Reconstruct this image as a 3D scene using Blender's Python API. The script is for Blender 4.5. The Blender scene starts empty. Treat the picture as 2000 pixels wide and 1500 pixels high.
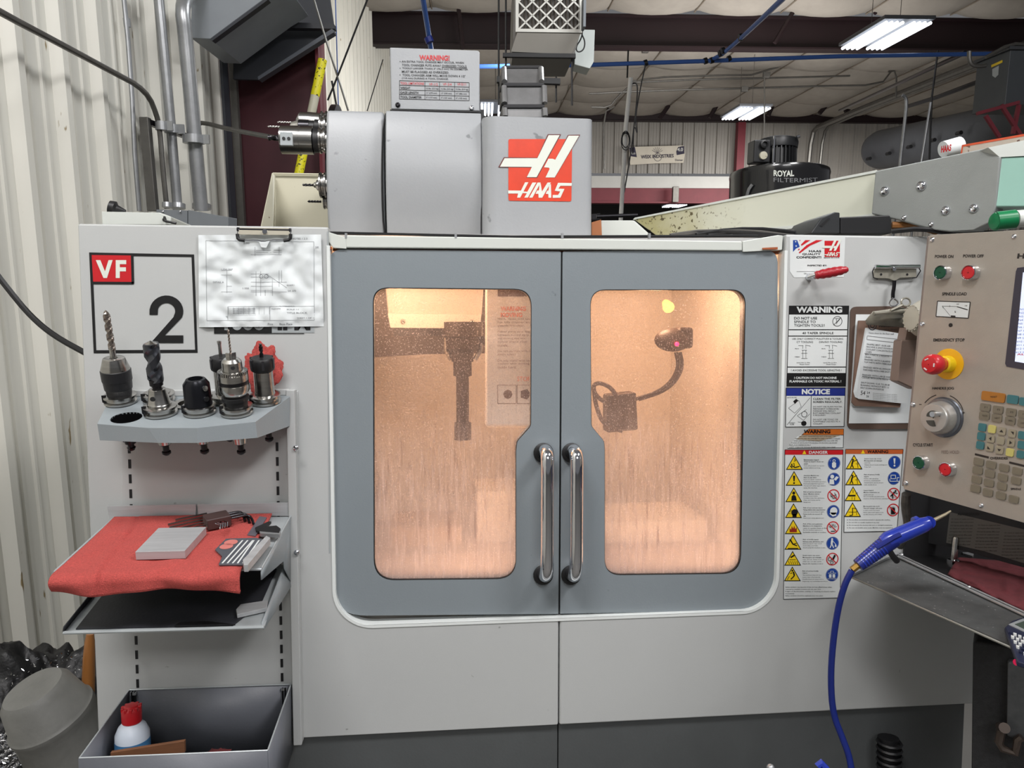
import bpy, math, random
from mathutils import Vector, Matrix, noise
from mathutils.geometry import tessellate_polygon
random.seed(7)
S = bpy.context.scene
# ------------------------------------------------------------------ camera
YAW, PITCH, F = math.radians(5.5), math.radians(3.97), 1443.0
CAM = Vector((0, -1.65, 1.42))
cd = bpy.data.cameras.new('camera'); cam = bpy.data.objects.new('camera', cd); S.collection.objects.link(cam)
cam.matrix_world = Matrix.Translation(CAM) @ Matrix.Rotation(-YAW, 4, 'Z') @ Matrix.Rotation(math.pi/2-PITCH, 4, 'X')
cd.sensor_width = 36; cd.lens = F/2000*36; cd.clip_start = .02; cd.clip_end = 200
S.camera = cam
R3 = cam.matrix_world.to_3x3()
# ------------------------------------------------------------------ world, exposure
W = bpy.data.worlds.new('world'); S.world = W; W.use_nodes = True
bg = W.node_tree.nodes['Background']; bg.inputs[0].default_value = (.95, .96, 1, 1); bg.inputs[1].default_value = .17
S.view_settings.view_transform = 'Standard'; S.view_settings.look = 'None'; S.view_settings.gamma = 1
S.view_settings.exposure = -0.13
def area(name, loc, target, sx, sy, power, col=(1, 1, 1)):
    l = bpy.data.lights.new(name, 'AREA'); l.shape = 'RECTANGLE'; l.size = sx; l.size_y = sy; l.energy = power; l.color = col
    o = bpy.data.objects.new(name, l); S.collection.objects.link(o); o.location = loc
    o.rotation_euler = (Vector(target)-Vector(loc)).to_track_quat('-Z', 'Y').to_euler(); return o
# area lights for unseen shop fixtures, with added fills in the bays ahead
area('unseen_shop_light', (-.9, -2.0, 4.2), (-.5, 0, 1.0), 1.2, .6, 84, (1, .98, .98))
area('unseen_shop_light', (2.3, -1.9, 4.2), (.8, 0, 1.0), 1.2, .6, 104, (1, .98, .98))
area('unseen_shop_light', (.6, -6.0, 4.5), (.6, 0, 1.2), 2.4, .9, 112, (1, .985, .98))  # unseen broad fill from behind the camera
area('unseen_shop_light', (1.8, 2.6, 4.6), (.2, 1.4, .5), 1.3, .7, 60, (.95, .98, 1))
area('unseen_shop_light', (4.5, 9.0, 3.2), (5, 14, 6), 3.0, 3.0, 250, (1, .97, .94))  # added up-light that brightens the ceiling insulation
area('unseen_shop_light', (8.5, 13.5, 5.0), (8, 16, 0), 3.0, 3.0, 520, (1, .97, .93))  # added fill that brightens the back wall
area('unseen_shop_light', (1.2, 7.0, 4.4), (-1.6, 8.6, 2.6), 1.3, .7, 90, (1, .98, .96))  # added fill that brightens the far left wall
# ------------------------------------------------------------------ helpers: projection
def ray(px, py): return (R3 @ Vector(((px-1000)/F, -(py-750)/F, -1)))
def P(px, py, Y=0.0):
    d = ray(px, py); return CAM + d*((Y-CAM.y)/d.y)
def D(px, py, t): return CAM + ray(px, py)*t
X3, Y3, Z3 = Vector((1, 0, 0)), Vector((0, 1, 0)), Vector((0, 0, 1))
class Fr:
    def __init__(s, o, ex, ey):
        s.o = Vector(o); s.ex = Vector(ex).normalized(); e = Vector(ey); s.ey = (e-s.ex*e.dot(s.ex)).normalized(); s.n = s.ex.cross(s.ey)
    def hit(s, px, py, off=0.0):
        d = ray(px, py); o = s.o+s.n*off; return CAM + d*((o-CAM).dot(s.n)/d.dot(s.n))
    def uv(s, px, py, off=0.0):
        v = s.hit(px, py, off)-s.o; return Vector((v.dot(s.ex), v.dot(s.ey)))
    def w(s, a, b, off=0.0): return s.o+s.ex*a+s.ey*b+s.n*off
    def mpp(s, px, py):
        return (s.hit(px, py-3)-s.hit(px, py+3)).length/6
def vert_frame(p0, p1):
    d = p1-p0; return Fr(p0, (d.x, d.y, 0), Z3)
MF = Fr((0, 0, 0), X3, Z3)                       # the machine's front sheet
def MFy(Y): return Fr((0, Y, 0), X3, Z3)
# the building's own axes (the machine stands a little askew in it)
bd = (R3 @ Vector((-55/F, 239/F, -1))).normalized()
bu = (R3 @ Vector((0, 1, -(F/8712.0)))); bu = -(R3 @ Vector((0, -8712/F, -1))); bu = (bu-bd*bu.dot(bd)).normalized()
br = bd.cross(bu).normalized()
BM = Matrix(((br.x, bd.x, bu.x, CAM.x), (br.y, bd.y, bu.y, CAM.y), (br.z, bd.z, bu.z, CAM.z), (0, 0, 0, 1)))
def Bp(u, w, h): return CAM+br*u+bd*w+bu*h
def BW(px, py, w):
    d = ray(px, py); return CAM+d*(w/d.dot(bd))
def BU(px, py, u):
    d = ray(px, py); return CAM+d*(u/d.dot(br))
def hB(px, py, w): return (BW(px, py, w)-CAM).dot(bu)
def uB(px, py, w): return (BW(px, py, w)-CAM).dot(br)
def BF(w): return Fr(CAM+bd*w, br, bu)
# ------------------------------------------------------------------ helpers: materials
def lin(c):
    return tuple(((x/255)/12.92 if x/255 <= .04045 else ((x/255+.055)/1.055)**2.4) for x in c)+(1,)
MATS = {}
def mat(name, col, rough=.5, metal=0.0, var=0.0, vs=6.0, bump=0.0, bs=200.0, emit=0.0, stretch=(1, 1, 1), col2=None, spots=None, coat=0.0, spec=.5, mask=None):
    m = bpy.data.materials.new(name); m.use_nodes = True; N = m.node_tree.nodes; L = m.node_tree.links
    b = N['Principled BSDF']; b.inputs['Roughness'].default_value = rough; b.inputs['Metallic'].default_value = metal
    b.inputs['Specular IOR Level'].default_value = spec; b.inputs['Coat Weight'].default_value = coat
    c = lin(col); b.inputs['Base Color'].default_value = c
    need = var or bump or spots; mk = None
    if need:
        tc = N.new('ShaderNodeTexCoord'); mp = N.new('ShaderNodeMapping'); mp.inputs['Scale'].default_value = stretch
        L.new(tc.outputs['Object'], mp.inputs[0])
    last = None
    if mask:
        sx = N.new('ShaderNodeSeparateXYZ'); L.new(tc.outputs['Object'], sx.inputs[0]); mk = N.new('ShaderNodeMapRange'); mk.inputs[1].default_value = mask[0]; mk.inputs[2].default_value = mask[1]; L.new(sx.outputs[0], mk.inputs[0])
    def masked(o):
        if not mk: return o
        q = N.new('ShaderNodeMath'); q.operation = 'MULTIPLY'; L.new(o, q.inputs[0]); L.new(mk.outputs[0], q.inputs[1]); return q.outputs[0]
    if var:
        n = N.new('ShaderNodeTexNoise'); n.inputs['Scale'].default_value = vs; n.inputs['Detail'].default_value = 6; n.inputs['Roughness'].default_value = .6
        L.new(mp.outputs[0], n.inputs[0]); mr = N.new('ShaderNodeMapRange'); mr.inputs[1].default_value = .3; mr.inputs[2].default_value = .7
        L.new(n.outputs[0], mr.inputs[0]); mx = N.new('ShaderNodeMix'); mx.data_type = 'RGBA'
        if mk:
            iv = N.new('ShaderNodeMath'); iv.operation = 'SUBTRACT'; iv.inputs[0].default_value = 1; L.new(mr.outputs[0], iv.inputs[1]); mq = masked(iv.outputs[0]); iw = N.new('ShaderNodeMath'); iw.operation = 'SUBTRACT'; iw.inputs[0].default_value = 1; L.new(mq, iw.inputs[1]); L.new(iw.outputs[0], mx.inputs[0])
        else: L.new(mr.outputs[0], mx.inputs[0])
        c2 = lin(col2) if col2 else tuple(x*(1-var) for x in c[:3])+(1,)
        mx.inputs[6].default_value = c2 if not col2 else c2; mx.inputs[7].default_value = c
        last = mx.outputs[2]; L.new(last, b.inputs['Base Color'])
    if spots:
        sc, thr, sco = spots
        n = N.new('ShaderNodeTexNoise'); n.inputs['Scale'].default_value = sc; n.inputs['Detail'].default_value = 3
        L.new(mp.outputs[0], n.inputs[0]); mr = N.new('ShaderNodeMapRange'); mr.inputs[1].default_value = thr; mr.inputs[2].default_value = thr+.04
        L.new(n.outputs[0], mr.inputs[0]); mx = N.new('ShaderNodeMix'); mx.data_type = 'RGBA'; L.new(masked(mr.outputs[0]), mx.inputs[0])
        if last: L.new(last, mx.inputs[6])
        else: mx.inputs[6].default_value = c
        mx.inputs[7].default_value = lin(sco); L.new(mx.outputs[2], b.inputs['Base Color'])
    if bump:
        n = N.new('ShaderNodeTexNoise'); n.inputs['Scale'].default_value = bs; n.inputs['Detail'].default_value = 3; L.new(mp.outputs[0], n.inputs[0])
        bp = N.new('ShaderNodeBump'); bp.inputs['Strength'].default_value = bump; bp.inputs['Distance'].default_value = .002
        L.new(n.outputs[0], bp.inputs['Height']); L.new(bp.outputs[0], b.inputs['Normal'])
    if emit:
        b.inputs['Emission Color'].default_value = c; b.inputs['Emission Strength'].default_value = emit
    MATS[name] = m; return m
WHITE = mat('white_enamel', (188, 190, 189), .42, var=.05, vs=2.2, bump=.05, bs=300, spots=(34, .735, (140, 140, 138)))
GREY = mat('grey_enamel', (134, 142, 147), .36, var=.07, vs=2.0, bump=.08, bs=260, spots=(45, .75, (108, 114, 120)))
COVER = mat('cover_grey_paint', (161, 164, 167), .36, var=.08, vs=3.0, bump=.1, bs=180, spots=(22, .72, (120, 124, 126)))
BASEG = mat('base_dark_grey', (86, 89, 90), .5, var=.2, vs=4, bump=.15)
RACKG = mat('rack_grey_paint', (150, 158, 162), .4, var=.06, vs=8, bump=.1, bs=300)
LTGREY = mat('light_grey_metal', (176, 182, 184), .35, .2, var=.12, vs=10)
DKTRAY = mat('tray_dark_lining', (40, 41, 47), .55, var=.3, vs=9, bump=.2)
BLACK = mat('black_rubber', (22, 22, 24), .45)
BLKP = mat('black_print', (12, 12, 14), .45)
CHROME = mat('chrome', (225, 226, 230), .08, 1)
STEEL = mat('machined_steel', (190, 188, 184), .22, 1, var=.25, vs=30, stretch=(1, 1, 6))
DKSTEEL = mat('oxide_steel', (58, 57, 60), .28, .85, var=.3, vs=25)
BRSTEEL = mat('brushed_steel', (176, 168, 158), .36, .35, var=.12, vs=14, bump=.1, bs=500)
ALU = mat('milled_aluminium', (196, 198, 200), .35, .3, var=.22, vs=90, stretch=(.08, 1, 1))
PAPER = mat('paper', (224, 229, 230), .7, var=.03, vs=7)
STICK = mat('sticker_white', (216, 220, 219), .4)
RED = mat('print_red', (196, 24, 34), .4); ORED = mat('logo_orange_red', (222, 62, 26), .38, var=.15, vs=25)
BLUE = mat('print_blue', (26, 66, 150), .4); NAVY = mat('print_navy', (30, 46, 130), .4)
YEL = mat('print_yellow', (240, 206, 30), .4); ORANGE = mat('print_orange', (212, 112, 34), .45, var=.12, vs=40); CREAMP = mat('logo_cream', (222, 226, 216), .4)
MAROON = mat('maroon_primer', (74, 24, 34), .6, var=.25, vs=2.5)
MAROON2 = mat('maroon_paint_light', (124, 42, 54), .55, var=.2, vs=4)
GALV = mat('galvanised_conduit', (176, 178, 180), .34, .6, var=.25, vs=14)
GALVD = mat('dull_conduit', (112, 110, 106), .4, .6, var=.25, vs=14)
BPIPE = mat('blue_pipe_paint', (66, 104, 178), .35)
DKSHEET = mat('dark_sheet_metal', (52, 55, 62), .55, var=.25, vs=3)
GSHEET = mat('grey_sheet_metal', (126, 131, 136), .5, var=.12, vs=3)
CREAM = mat('cream_paint', (206, 202, 180), .45, var=.06, vs=3, spots=(60, .7, (120, 100, 70)))
CLOTH = mat('red_terry', (206, 88, 82), .95, var=.38, vs=380, bump=1.0, bs=700)
YTAPE = mat('yellow_tape', (232, 222, 30), .45, spots=(70, .60, (30, 30, 20)))
GREEN = mat('green_plastic', (18, 120, 72), .3); KRED = mat('red_plastic', (196, 32, 40), .28); KGRN = mat('dark_green_plastic', (14, 74, 50), .3)
MINT = mat('mint_paint', (150, 190, 176), .35, var=.08, vs=5)
# ------------------------------------------------------------------ helpers: meshes
class B:
    def __init__(s): s.v = []; s.f = []
    def add(s, vs, fs):
        k = len(s.v); s.v += [Vector(v) for v in vs]; s.f += [tuple(i+k for i in f) for f in fs]; return s
    def box(s, c, ax, ay, az):
        c = Vector(c); vs = [c+ax*i+ay*j+az*k for k in (-1, 1) for j in (-1, 1) for i in (-1, 1)]
        return s.add(vs, [(0, 2, 3, 1), (4, 5, 7, 6), (0, 1, 5, 4), (2, 6, 7, 3), (0, 4, 6, 2), (1, 3, 7, 5)])
    def aab(s, a, b):
        a = Vector(a); b = Vector(b); c = (a+b)/2; h = (b-a)/2
        return s.box(c, X3*abs(h.x), Y3*abs(h.y), Z3*abs(h.z))
    def prism(s, loops, fr, front, back):
        """loops: 2D lists (outer, holes...) in the frame; solid between the two offsets"""
        l3 = [[Vector((p[0], p[1], 0)) for p in l] for l in loops]; tri = tessellate_polygon(l3)
        flat = [p for l in loops for p in l]; n = len(flat)
        vs = [fr.w(p[0], p[1], front) for p in flat]
        if front == back:
            return s.add(vs, [s._o(t, flat) for t in tri])
        vs += [fr.w(p[0], p[1], back) for p in flat]
        fs = [s._o(t, flat) for t in tri]+[tuple(i+n for i in reversed(s._o(t, flat))) for t in tri]
        k = 0
        for l in loops:
            m = len(l)
            ar = sum(l[i][0]*l[(i+1) % m][1]-l[(i+1) % m][0]*l[i][1] for i in range(m))
            outer = (l is loops[0])
            for i in range(m):
                a, b = k+i, k+(i+1) % m
                fs.append((a, a+n, b+n, b) if ((ar > 0) == outer) else (a, b, b+n, a+n))
            k += m
        return s.add(vs, fs)
    def _o(s, t, flat):
        a, b, c = (flat[i] for i in t)
        return tuple(t) if (b[0]-a[0])*(c[1]-a[1])-(b[1]-a[1])*(c[0]-a[0]) > 0 else tuple(reversed(t))
    def px(s, fr, pts, front=.0006, back=None, holes=()):
        loops = [[fr.uv(p[0], p[1], front) for p in pts]]+[[fr.uv(p[0], p[1], front) for p in h] for h in holes]
        return s.prism(loops, fr, front, front if back is None else back)
    def disc(s, fr, px, py, r, front=.0006, n=24, a=1.0, hole=0):
        c = fr.uv(px, py, front); k = fr.mpp(px, py)*r
        L = [[(c[0]+k*math.cos(t*2*math.pi/n)*a, c[1]+k*math.sin(t*2*math.pi/n)) for t in range(n)]]
        if hole: L.append([(c[0]+k*hole*math.cos(t*2*math.pi/n)*a, c[1]+k*hole*math.sin(t*2*math.pi/n)) for t in range(n)])
        return s.prism(L, fr, front, front)
    def ring(s, c, axu, axv, n=16):
        return [c+axu*math.cos(2*math.pi*i/n)+axv*math.sin(2*math.pi*i/n) for i in range(n)]
    def lathe(s, p, d, prof, n=24, cap=True):
        p = Vector(p); d = Vector(d).normalized(); u = d.orthogonal().normalized(); v = d.cross(u)
        vs = []; fs = []
        for (t, r) in prof: vs += s.ring(p+d*t, u*r, v*r, n)
        for k in range(len(prof)-1):
            for i in range(n):
                a, b = k*n+i, k*n+(i+1) % n; fs.append((a, b, b+n, a+n))
        if cap: fs.append(tuple(reversed(range(n)))); fs.append(tuple(range((len(prof)-1)*n, len(prof)*n)))
        return s.add(vs, fs)
    def cyl(s, a, b, r, r2=None, n=20):
        a = Vector(a); b = Vector(b); return s.lathe(a, b-a, [(0, r), ((b-a).length, r if r2 is None else r2)], n)
    def tube(s, path, r, n=10, closed=False, smooth=0):
        path = [Vector(p) for p in path]
        for _ in range(smooth):
            q = [path[0]]
            for a, b in zip(path, path[1:]): q += [a.lerp(b, .25), a.lerp(b, .75)]
            path = q+[path[-1]]
        rr = r if callable(r) else (lambda t: r)
        u = None; vs = []; m = len(path)
        for i, p in enumerate(path):
            d = (path[min(i+1, m-1)]-path[max(i-1, 0)]).normalized()
            if u is None: u = d.orthogonal().normalized()
            u = (u-d*u.dot(d)).normalized(); v = d.cross(u); k = rr(i/(m-1)); vs += s.ring(p, u*k, v*k, n)
        fs = [(k*n+i, k*n+(i+1) % n, (k+1)*n+(i+1) % n, (k+1)*n+i) for k in range(m-1) for i in range(n)]
        fs.append(tuple(reversed(range(n)))); fs.append(tuple(range((m-1)*n, m*n)))
        return s.add(vs, fs)
    def sphere(s, c, r, n=14, sc=(1, 1, 1)):
        prof = [(-math.cos(math.pi*i/n)*r, max(1e-5, math.sin(math.pi*i/n)*r)) for i in range(n+1)]
        k = len(s.v); s.lathe(c, Z3, prof, 2*n, False)
        c = Vector(c)
        for i in range(k, len(s.v)): q = s.v[i]-c; s.v[i] = c+Vector((q.x*sc[0], q.y*sc[1], q.z*sc[2]))
        return s
    def strip(s, fr, a, b, wpx, front=.0008):
        """a thin flat line between two pixels of the frame"""
        p, q = fr.uv(a[0], a[1], front), fr.uv(b[0], b[1], front); d = (q-p).normalized(); nn = Vector((-d.y, d.x))*(fr.mpp(*a)*wpx/2)
        return s.prism([[p+nn, p-nn, q-nn, q+nn]], fr, front, front)
    def grid(s, fn, nu, nv):
        vs = [fn(i/nu, j/nv) for j in range(nv+1) for i in range(nu+1)]
        fs = [(j*(nu+1)+i, j*(nu+1)+i+1, (j+1)*(nu+1)+i+1, (j+1)*(nu+1)+i) for j in range(nv) for i in range(nu)]
        return s.add(vs, fs)
    def obj(s, name, m, parent=None, ang=35, bevel=0, seg=2, label=None, solid=0, kind=None, fix=False):
        me = bpy.data.meshes.new(name); org = Vector((0, 0, 0))
        if parent is None and s.v:
            lo = Vector([min(v[i] for v in s.v) for i in range(3)]); hi = Vector([max(v[i] for v in s.v) for i in range(3)])
            org = Vector(((lo.x+hi.x)/2, (lo.y+hi.y)/2, lo.z))
        me.from_pydata([v-org for v in s.v], [], s.f); me.update()
        if fix:
            import bmesh
            bm = bmesh.new(); bm.from_mesh(me); bmesh.ops.recalc_face_normals(bm, faces=bm.faces); bm.to_mesh(me); bm.free()
        me.materials.append(m); me.shade_smooth(); me.set_sharp_from_angle(angle=math.radians(ang))
        o = bpy.data.objects.new(name, me); S.collection.objects.link(o)
        o.location = org
        if parent is not None:
            o.parent = parent; o.matrix_parent_inverse = WM[parent.name].inverted()
            WM[o.name] = Matrix.Identity(4)
        else: WM[o.name] = Matrix.Translation(org)
        if bevel:
            b = o.modifiers.new('bevel', 'BEVEL'); b.width = bevel; b.segments = seg; b.limit_method = 'ANGLE'; b.angle_limit = math.radians(40); b.harden_normals = True
        if solid:
            b = o.modifiers.new('solid', 'SOLIDIFY'); b.thickness = solid
        if label: o['label'] = label
        if kind: o['kind'] = kind
        return o
WM = {}
def tag(o, label, cat, group=None):
    o['label'] = label; o['category'] = cat
    if group: o['group'] = group
    return o
def thing(name, loc, label, cat, group=None):
    o = bpy.data.objects.new(name, None); S.collection.objects.link(o); o.location = loc; o.empty_display_size = .05
    WM[o.name] = Matrix.Translation(Vector(loc)); return tag(o, label, cat, group)
def struct(o): o['kind'] = 'structure'; return o
def arc(cx, cy, r, a0, a1, n=8): return [(cx+r*math.cos(math.radians(a0+(a1-a0)*i/n)), cy+r*math.sin(math.radians(a0+(a1-a0)*i/n))) for i in range(n+1)]
def rpoly(pts, rad, n=6):
    """round the corners of a polygon (any 2D units)"""
    out = []; m = len(pts)
    for i in range(m):
        p = Vector(pts[i]); r = rad[i] if isinstance(rad, (list, tuple)) else rad
        if r <= 0: out.append(tuple(p)); continue
        a = (Vector(pts[i-1])-p); b = (Vector(pts[(i+1) % m])-p)
        la, lb = a.length, b.length; a.normalize(); b.normalize()
        ang = a.angle(b); t = min(r/math.tan(ang/2), la*.49, lb*.49)
        for k in range(n+1):
            x = k/n; q = p+a*t*(1-x)**2+b*t*x**2; out.append(tuple(q))
    return out
TC = {}
def glyphs(st, bold):
    k = (st, bold)
    if k not in TC:
        c = bpy.data.curves.new('t', 'FONT'); c.body = st; c.resolution_u = 2 if len(st) > 12 else 4; c.offset = bold; c.fill_mode = 'FRONT'
        o = bpy.data.objects.new('t', c); S.collection.objects.link(o)
        me = bpy.data.meshes.new_from_object(o.evaluated_get(bpy.context.evaluated_depsgraph_get()))
        vs = [v.co.copy() for v in me.vertices]; fs = [tuple(p.vertices) for p in me.polygons]
        bpy.data.objects.remove(o); bpy.data.curves.remove(c); bpy.data.meshes.remove(me)
        x0 = min(v.x for v in vs); x1 = max(v.x for v in vs); y0 = min(v.y for v in vs); y1 = max(v.y for v in vs)
        TC[k] = ([((v.x-x0)/(x1-x0), (v.y-y0)/(y1-y0)) for v in vs], fs)
    return TC[k]
def text(b, fr, st, x0, x1, ymid, h, off=.0012, bold=.0, slope=0.0, mirror=False, shear=0.0):
    """flat lettering fitted between two pixel columns, at a pixel height"""
    vs, fs = glyphs(st, bold); p0 = fr.uv(x0, ymid, off); p1 = fr.uv(x1, ymid+slope*(x1-x0), off); hh = fr.mpp(x0, ymid)*h
    d = (p1-p0); dn = d.normalized(); up = Vector((-dn.y, dn.x))
    out = []
    for x, y in vs:
        if mirror: x = 1-x
        q = p0+d*x+up*(y-.5)*hh+dn*(shear*(y-.5)*hh); out.append(fr.w(q.x, q.y, off))
    b.add(out, fs); return b
def para(b, fr, rows, x0, y0, cw, h, pitch, off=.0012, bold=0.0, slope=0.0):
    for i, st in enumerate(rows):
        if st.strip(): text(b, fr, st, x0, x0+cw*len(st), y0+i*pitch, h, off, bold, slope)
    return b
def pxrect(x0, y0, x1, y1): return [(x0, y0), (x0, y1), (x1, y1), (x1, y0)]
def screw(fr, px, py, r, parent, m=None, off=0.0, name='screw'):
    c = fr.hit(px, py, off); k = fr.mpp(px, py)*r
    b = B(); b.lathe(c, fr.n, [(0, k*1.0), (k*.25, k), (k*.6, k*.75), (k*.72, k*.42), (k*.4, k*.36), (k*.38, .0001)], 12, False)
    return b.obj(name, m or CHROME, parent)
# ================================================================== THE SETTING
def corr(name, fr_pt, w0, w1, h0, h1, pitch, dep, m, vfun):
    """corrugated panel: major rib every pitch, two minor ribs between"""
    prof = []; w = w0
    while w < w1:
        for t, d in ((0, 0), (.07, dep), (.20, dep), (.27, 0), (.44, 0), (.46, dep*.2), (.51, dep*.2), (.53, 0), (.72, 0), (.74, dep*.2), (.79, dep*.2), (.81, 0)):
            prof.append((w+t*pitch, d))
        w += pitch
    b = B(); vs = [vfun(a, d, h) for h in (h0, h1) for a, d in prof]; n = len(prof)
    b.add(vs, [(i, i+1, n+i+1, n+i) for i in range(n-1)])
    return struct(b.obj(name, m, None, 20))
WALLM = mat('cream_wall_sheet', (230, 228, 218), .4, var=.08, vs=3, stretch=(1, 1, .25), spots=(26, .71, (150, 132, 96)), spec=.4)
WALLB = mat('back_wall_sheet', (150, 146, 140), .5, var=.1, vs=2)
UW = -1.72
corr('wall_left', None, -1.4, 20.3, -1.75, 4.6, .305, .042, WALLM, lambda a, d, h: Bp(UW+d, a, h))
corr('wall_back', None, -1.72, 22, 2.33, 4.3, .305, .05, WALLB, lambda a, d, h: Bp(a, 20.3-d, h))
corr('wall_back', None, 7.1, 22, -1.75, 2.33, .305, .05, WALLB, lambda a, d, h: Bp(a, 20.3-d, h))
HEADER = mat('white_header', (196, 196, 192), .5, var=.05)
HY = lambda y: hB(1300, y, 20.2)
struct(B().box(Bp(2.7, 20.2, (HY(345)+HY(368))/2), br*4.42, bd*.1, bu*(HY(345)-HY(368))/2).obj('trim_1', HEADER))
struct(B().box(Bp(2.7, 20.25, (HY(368)+HY(396))/2), br*4.42, bd*.1, bu*(HY(368)-HY(396))/2).obj('trim_2', MAROON2))
struct(B().box(Bp(2.7, 20.1, HY(397)), br*4.42, bd*.2, bu*.02).obj('trim_3', MAROON2))
struct(B().box(Bp(7, 31, .5), br*12, bd*.1, bu*2.6).obj('wall_far', mat('far_room_dark', (52, 50, 50), .8)))
FLM = mat('floor_concrete', (112, 110, 106), .6, var=.2, vs=2)
fl = B(); fl.add([(-6, -8, 0), (26, -8, 0), (26, 34, -.2), (-6, 34, -.2)], [(0, 1, 2, 3)]); struct(fl.obj('floor', FLM))
# quilted insulation ceiling, in sagging bays between the purlins
CEILM = mat('insulation_ceiling', (164, 157, 148), .85, var=.15, vs=4, bump=.5, bs=30)
cb = B(); H0 = 3.86
def ceil_bay(w0, w1):
    for iu in range(18):
        for iw in range(int((w1-w0)/1.55)+1):
            a0 = UW-.4+iu*1.35; c0 = w0+iw*1.55; c1 = min(c0+1.55, w1)
            cb.grid(lambda s, t: Bp(a0+s*1.35, c0+t*(c1-c0), H0-.17*(math.sin(math.pi*s)**.6*.75+.25)*math.sin(math.pi*t)**.5), 6, 6)
ceil_bay(2.0, 12.2); ceil_bay(12.5, 20.4); ceil_bay(20.6, 30.9)
struct(cb.obj('ceiling', CEILM, None, 30))
# seams of the quilt: dark tape lines
sb = B()
for k in range(1, 7): sb.tube([Bp(UW, 12.4+k*1.55-1.55+.01, H0-.005), Bp(22, 12.4+k*1.55-1.54, H0-.005)], .016, 5)
for k in range(17): sb.tube([Bp(UW-.4+k*1.35, 2.2, H0-.05), Bp(UW-.4+k*1.35, 12.1, H0-.05)], .013, 5).tube([Bp(UW-.4+k*1.35, 12.6, H0-.05), Bp(UW-.4+k*1.35, 20.3, H0-.05)], .013, 5)
struct(sb.obj('trim_4', mat('seam_tape', (120, 110, 98), .8)))
# rafters
def rafter(name, w, ptop, pbot, u0, u1, m, dep=.16):
    h1 = hB(1300, 511-ptop, w); h0 = hB(1300, 511-pbot, w)
    b = B(); b.box(Bp((u0+u1)/2, w, (h0+h1)/2), br*((u1-u0)/2), bd*.012, bu*((h1-h0)/2))
    for h in (h0, h1): b.box(Bp((u0+u1)/2, w, h), br*((u1-u0)/2), bd*dep*.5, bu*.012)
    return struct(b.obj(name, m, None, 30))
MARD = mat('maroon_dark', (30, 10, 15), .6, var=.2, vs=2)
rafter('trim_5', 12.3, 511-34, 511-95, UW, 16, MARD, .24)
rafter('trim_6', 20.0, 511-214, 511-237, UW, 22, MARD)
# back column and braces
struct(B().box(BW(1444.5, 300, 20.05), br*.1, bd*.1, bu*1.2).obj('trim_7', MAROON2))
for a in (((1566, -6, 12), (1513, 84, 12)), ((1747, -12, 12), (1708, 26, 12)), ((893, -8, 11.8), (904, 96, 11.8)), ((1306, 206, 19), (1288, 232, 19)), ((1402, 202, 19), (1386, 230, 19)), ((1512, 200, 19), (1500, 226, 19)), ((1190, 212, 19), (1178, 236, 19)), ((1622, 196, 19), (1600, 222, 19)), ((1682, 196, 19), (1650, 218, 19))):
    struct(B().tube([BW(*a[0]), BW(*a[1])], a[0][2]*.0028, 6).obj('trim_8', MARD))
# near frame column at the left wall: web, flange, haunch
wc = 5.06; uf = (648-945)/F*wc
struct(B().box(Bp((UW+uf)/2, wc, 1.0), br*((uf-UW)/2), bd*.008, bu*2.9).obj('trim_9', MAROON))
struct(B().box(Bp(uf, wc, 1.0), br*.010, bd*.10, bu*2.9).obj('trim_10', MAROON2))
struct(B().box(BW(462, 255, 4.98), br*.022, bd*.02, bu*.66).obj('trim_11', GALVD))
struct(B().box(BW(445, 260, 4.8), br*.008, bd*.05, bu*.72).obj('trim_12', DKSHEET))
# overhead sheet metal guards at the column
hb = thing('sheet_metal_guard', BW(550, 100, 4.85), 'dark grey sheet metal guard fixed across the top of the maroon column', 'metal guard')
f = BF(4.85)
B().px(f, [(455, -30), (455, 155), (505, 156), (652, 63), (652, 52), (640, -30)], 0, -.03).obj('guard_plate', DKSHEET, hb, bevel=.003)
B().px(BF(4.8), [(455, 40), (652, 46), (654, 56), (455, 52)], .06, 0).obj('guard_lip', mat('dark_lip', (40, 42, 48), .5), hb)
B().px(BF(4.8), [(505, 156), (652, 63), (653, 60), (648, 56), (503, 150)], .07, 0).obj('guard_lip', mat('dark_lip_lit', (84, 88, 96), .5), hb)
screw(BF(4.84), 545, 54, 4, hb, CHROME, 0, 'bolt')
hb = thing('duct_hood', BW(420, 30, 4.2), 'light grey sheet metal hood at the top left above the conduits', 'duct')
f = BF(4.2)
B().px(f, [(374, -30), (372, 74), (411, 76), (520, -5), (560, -30)], 0, -.5).obj('hood_panel', mat('hood_grey', (150, 156, 162), .5, var=.1), hb, bevel=.004)
B().px(f, [(411, 76), (520, -5), (524, -1), (414, 80)], .03, -.02).obj('hood_lip', DKSHEET, hb)
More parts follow.
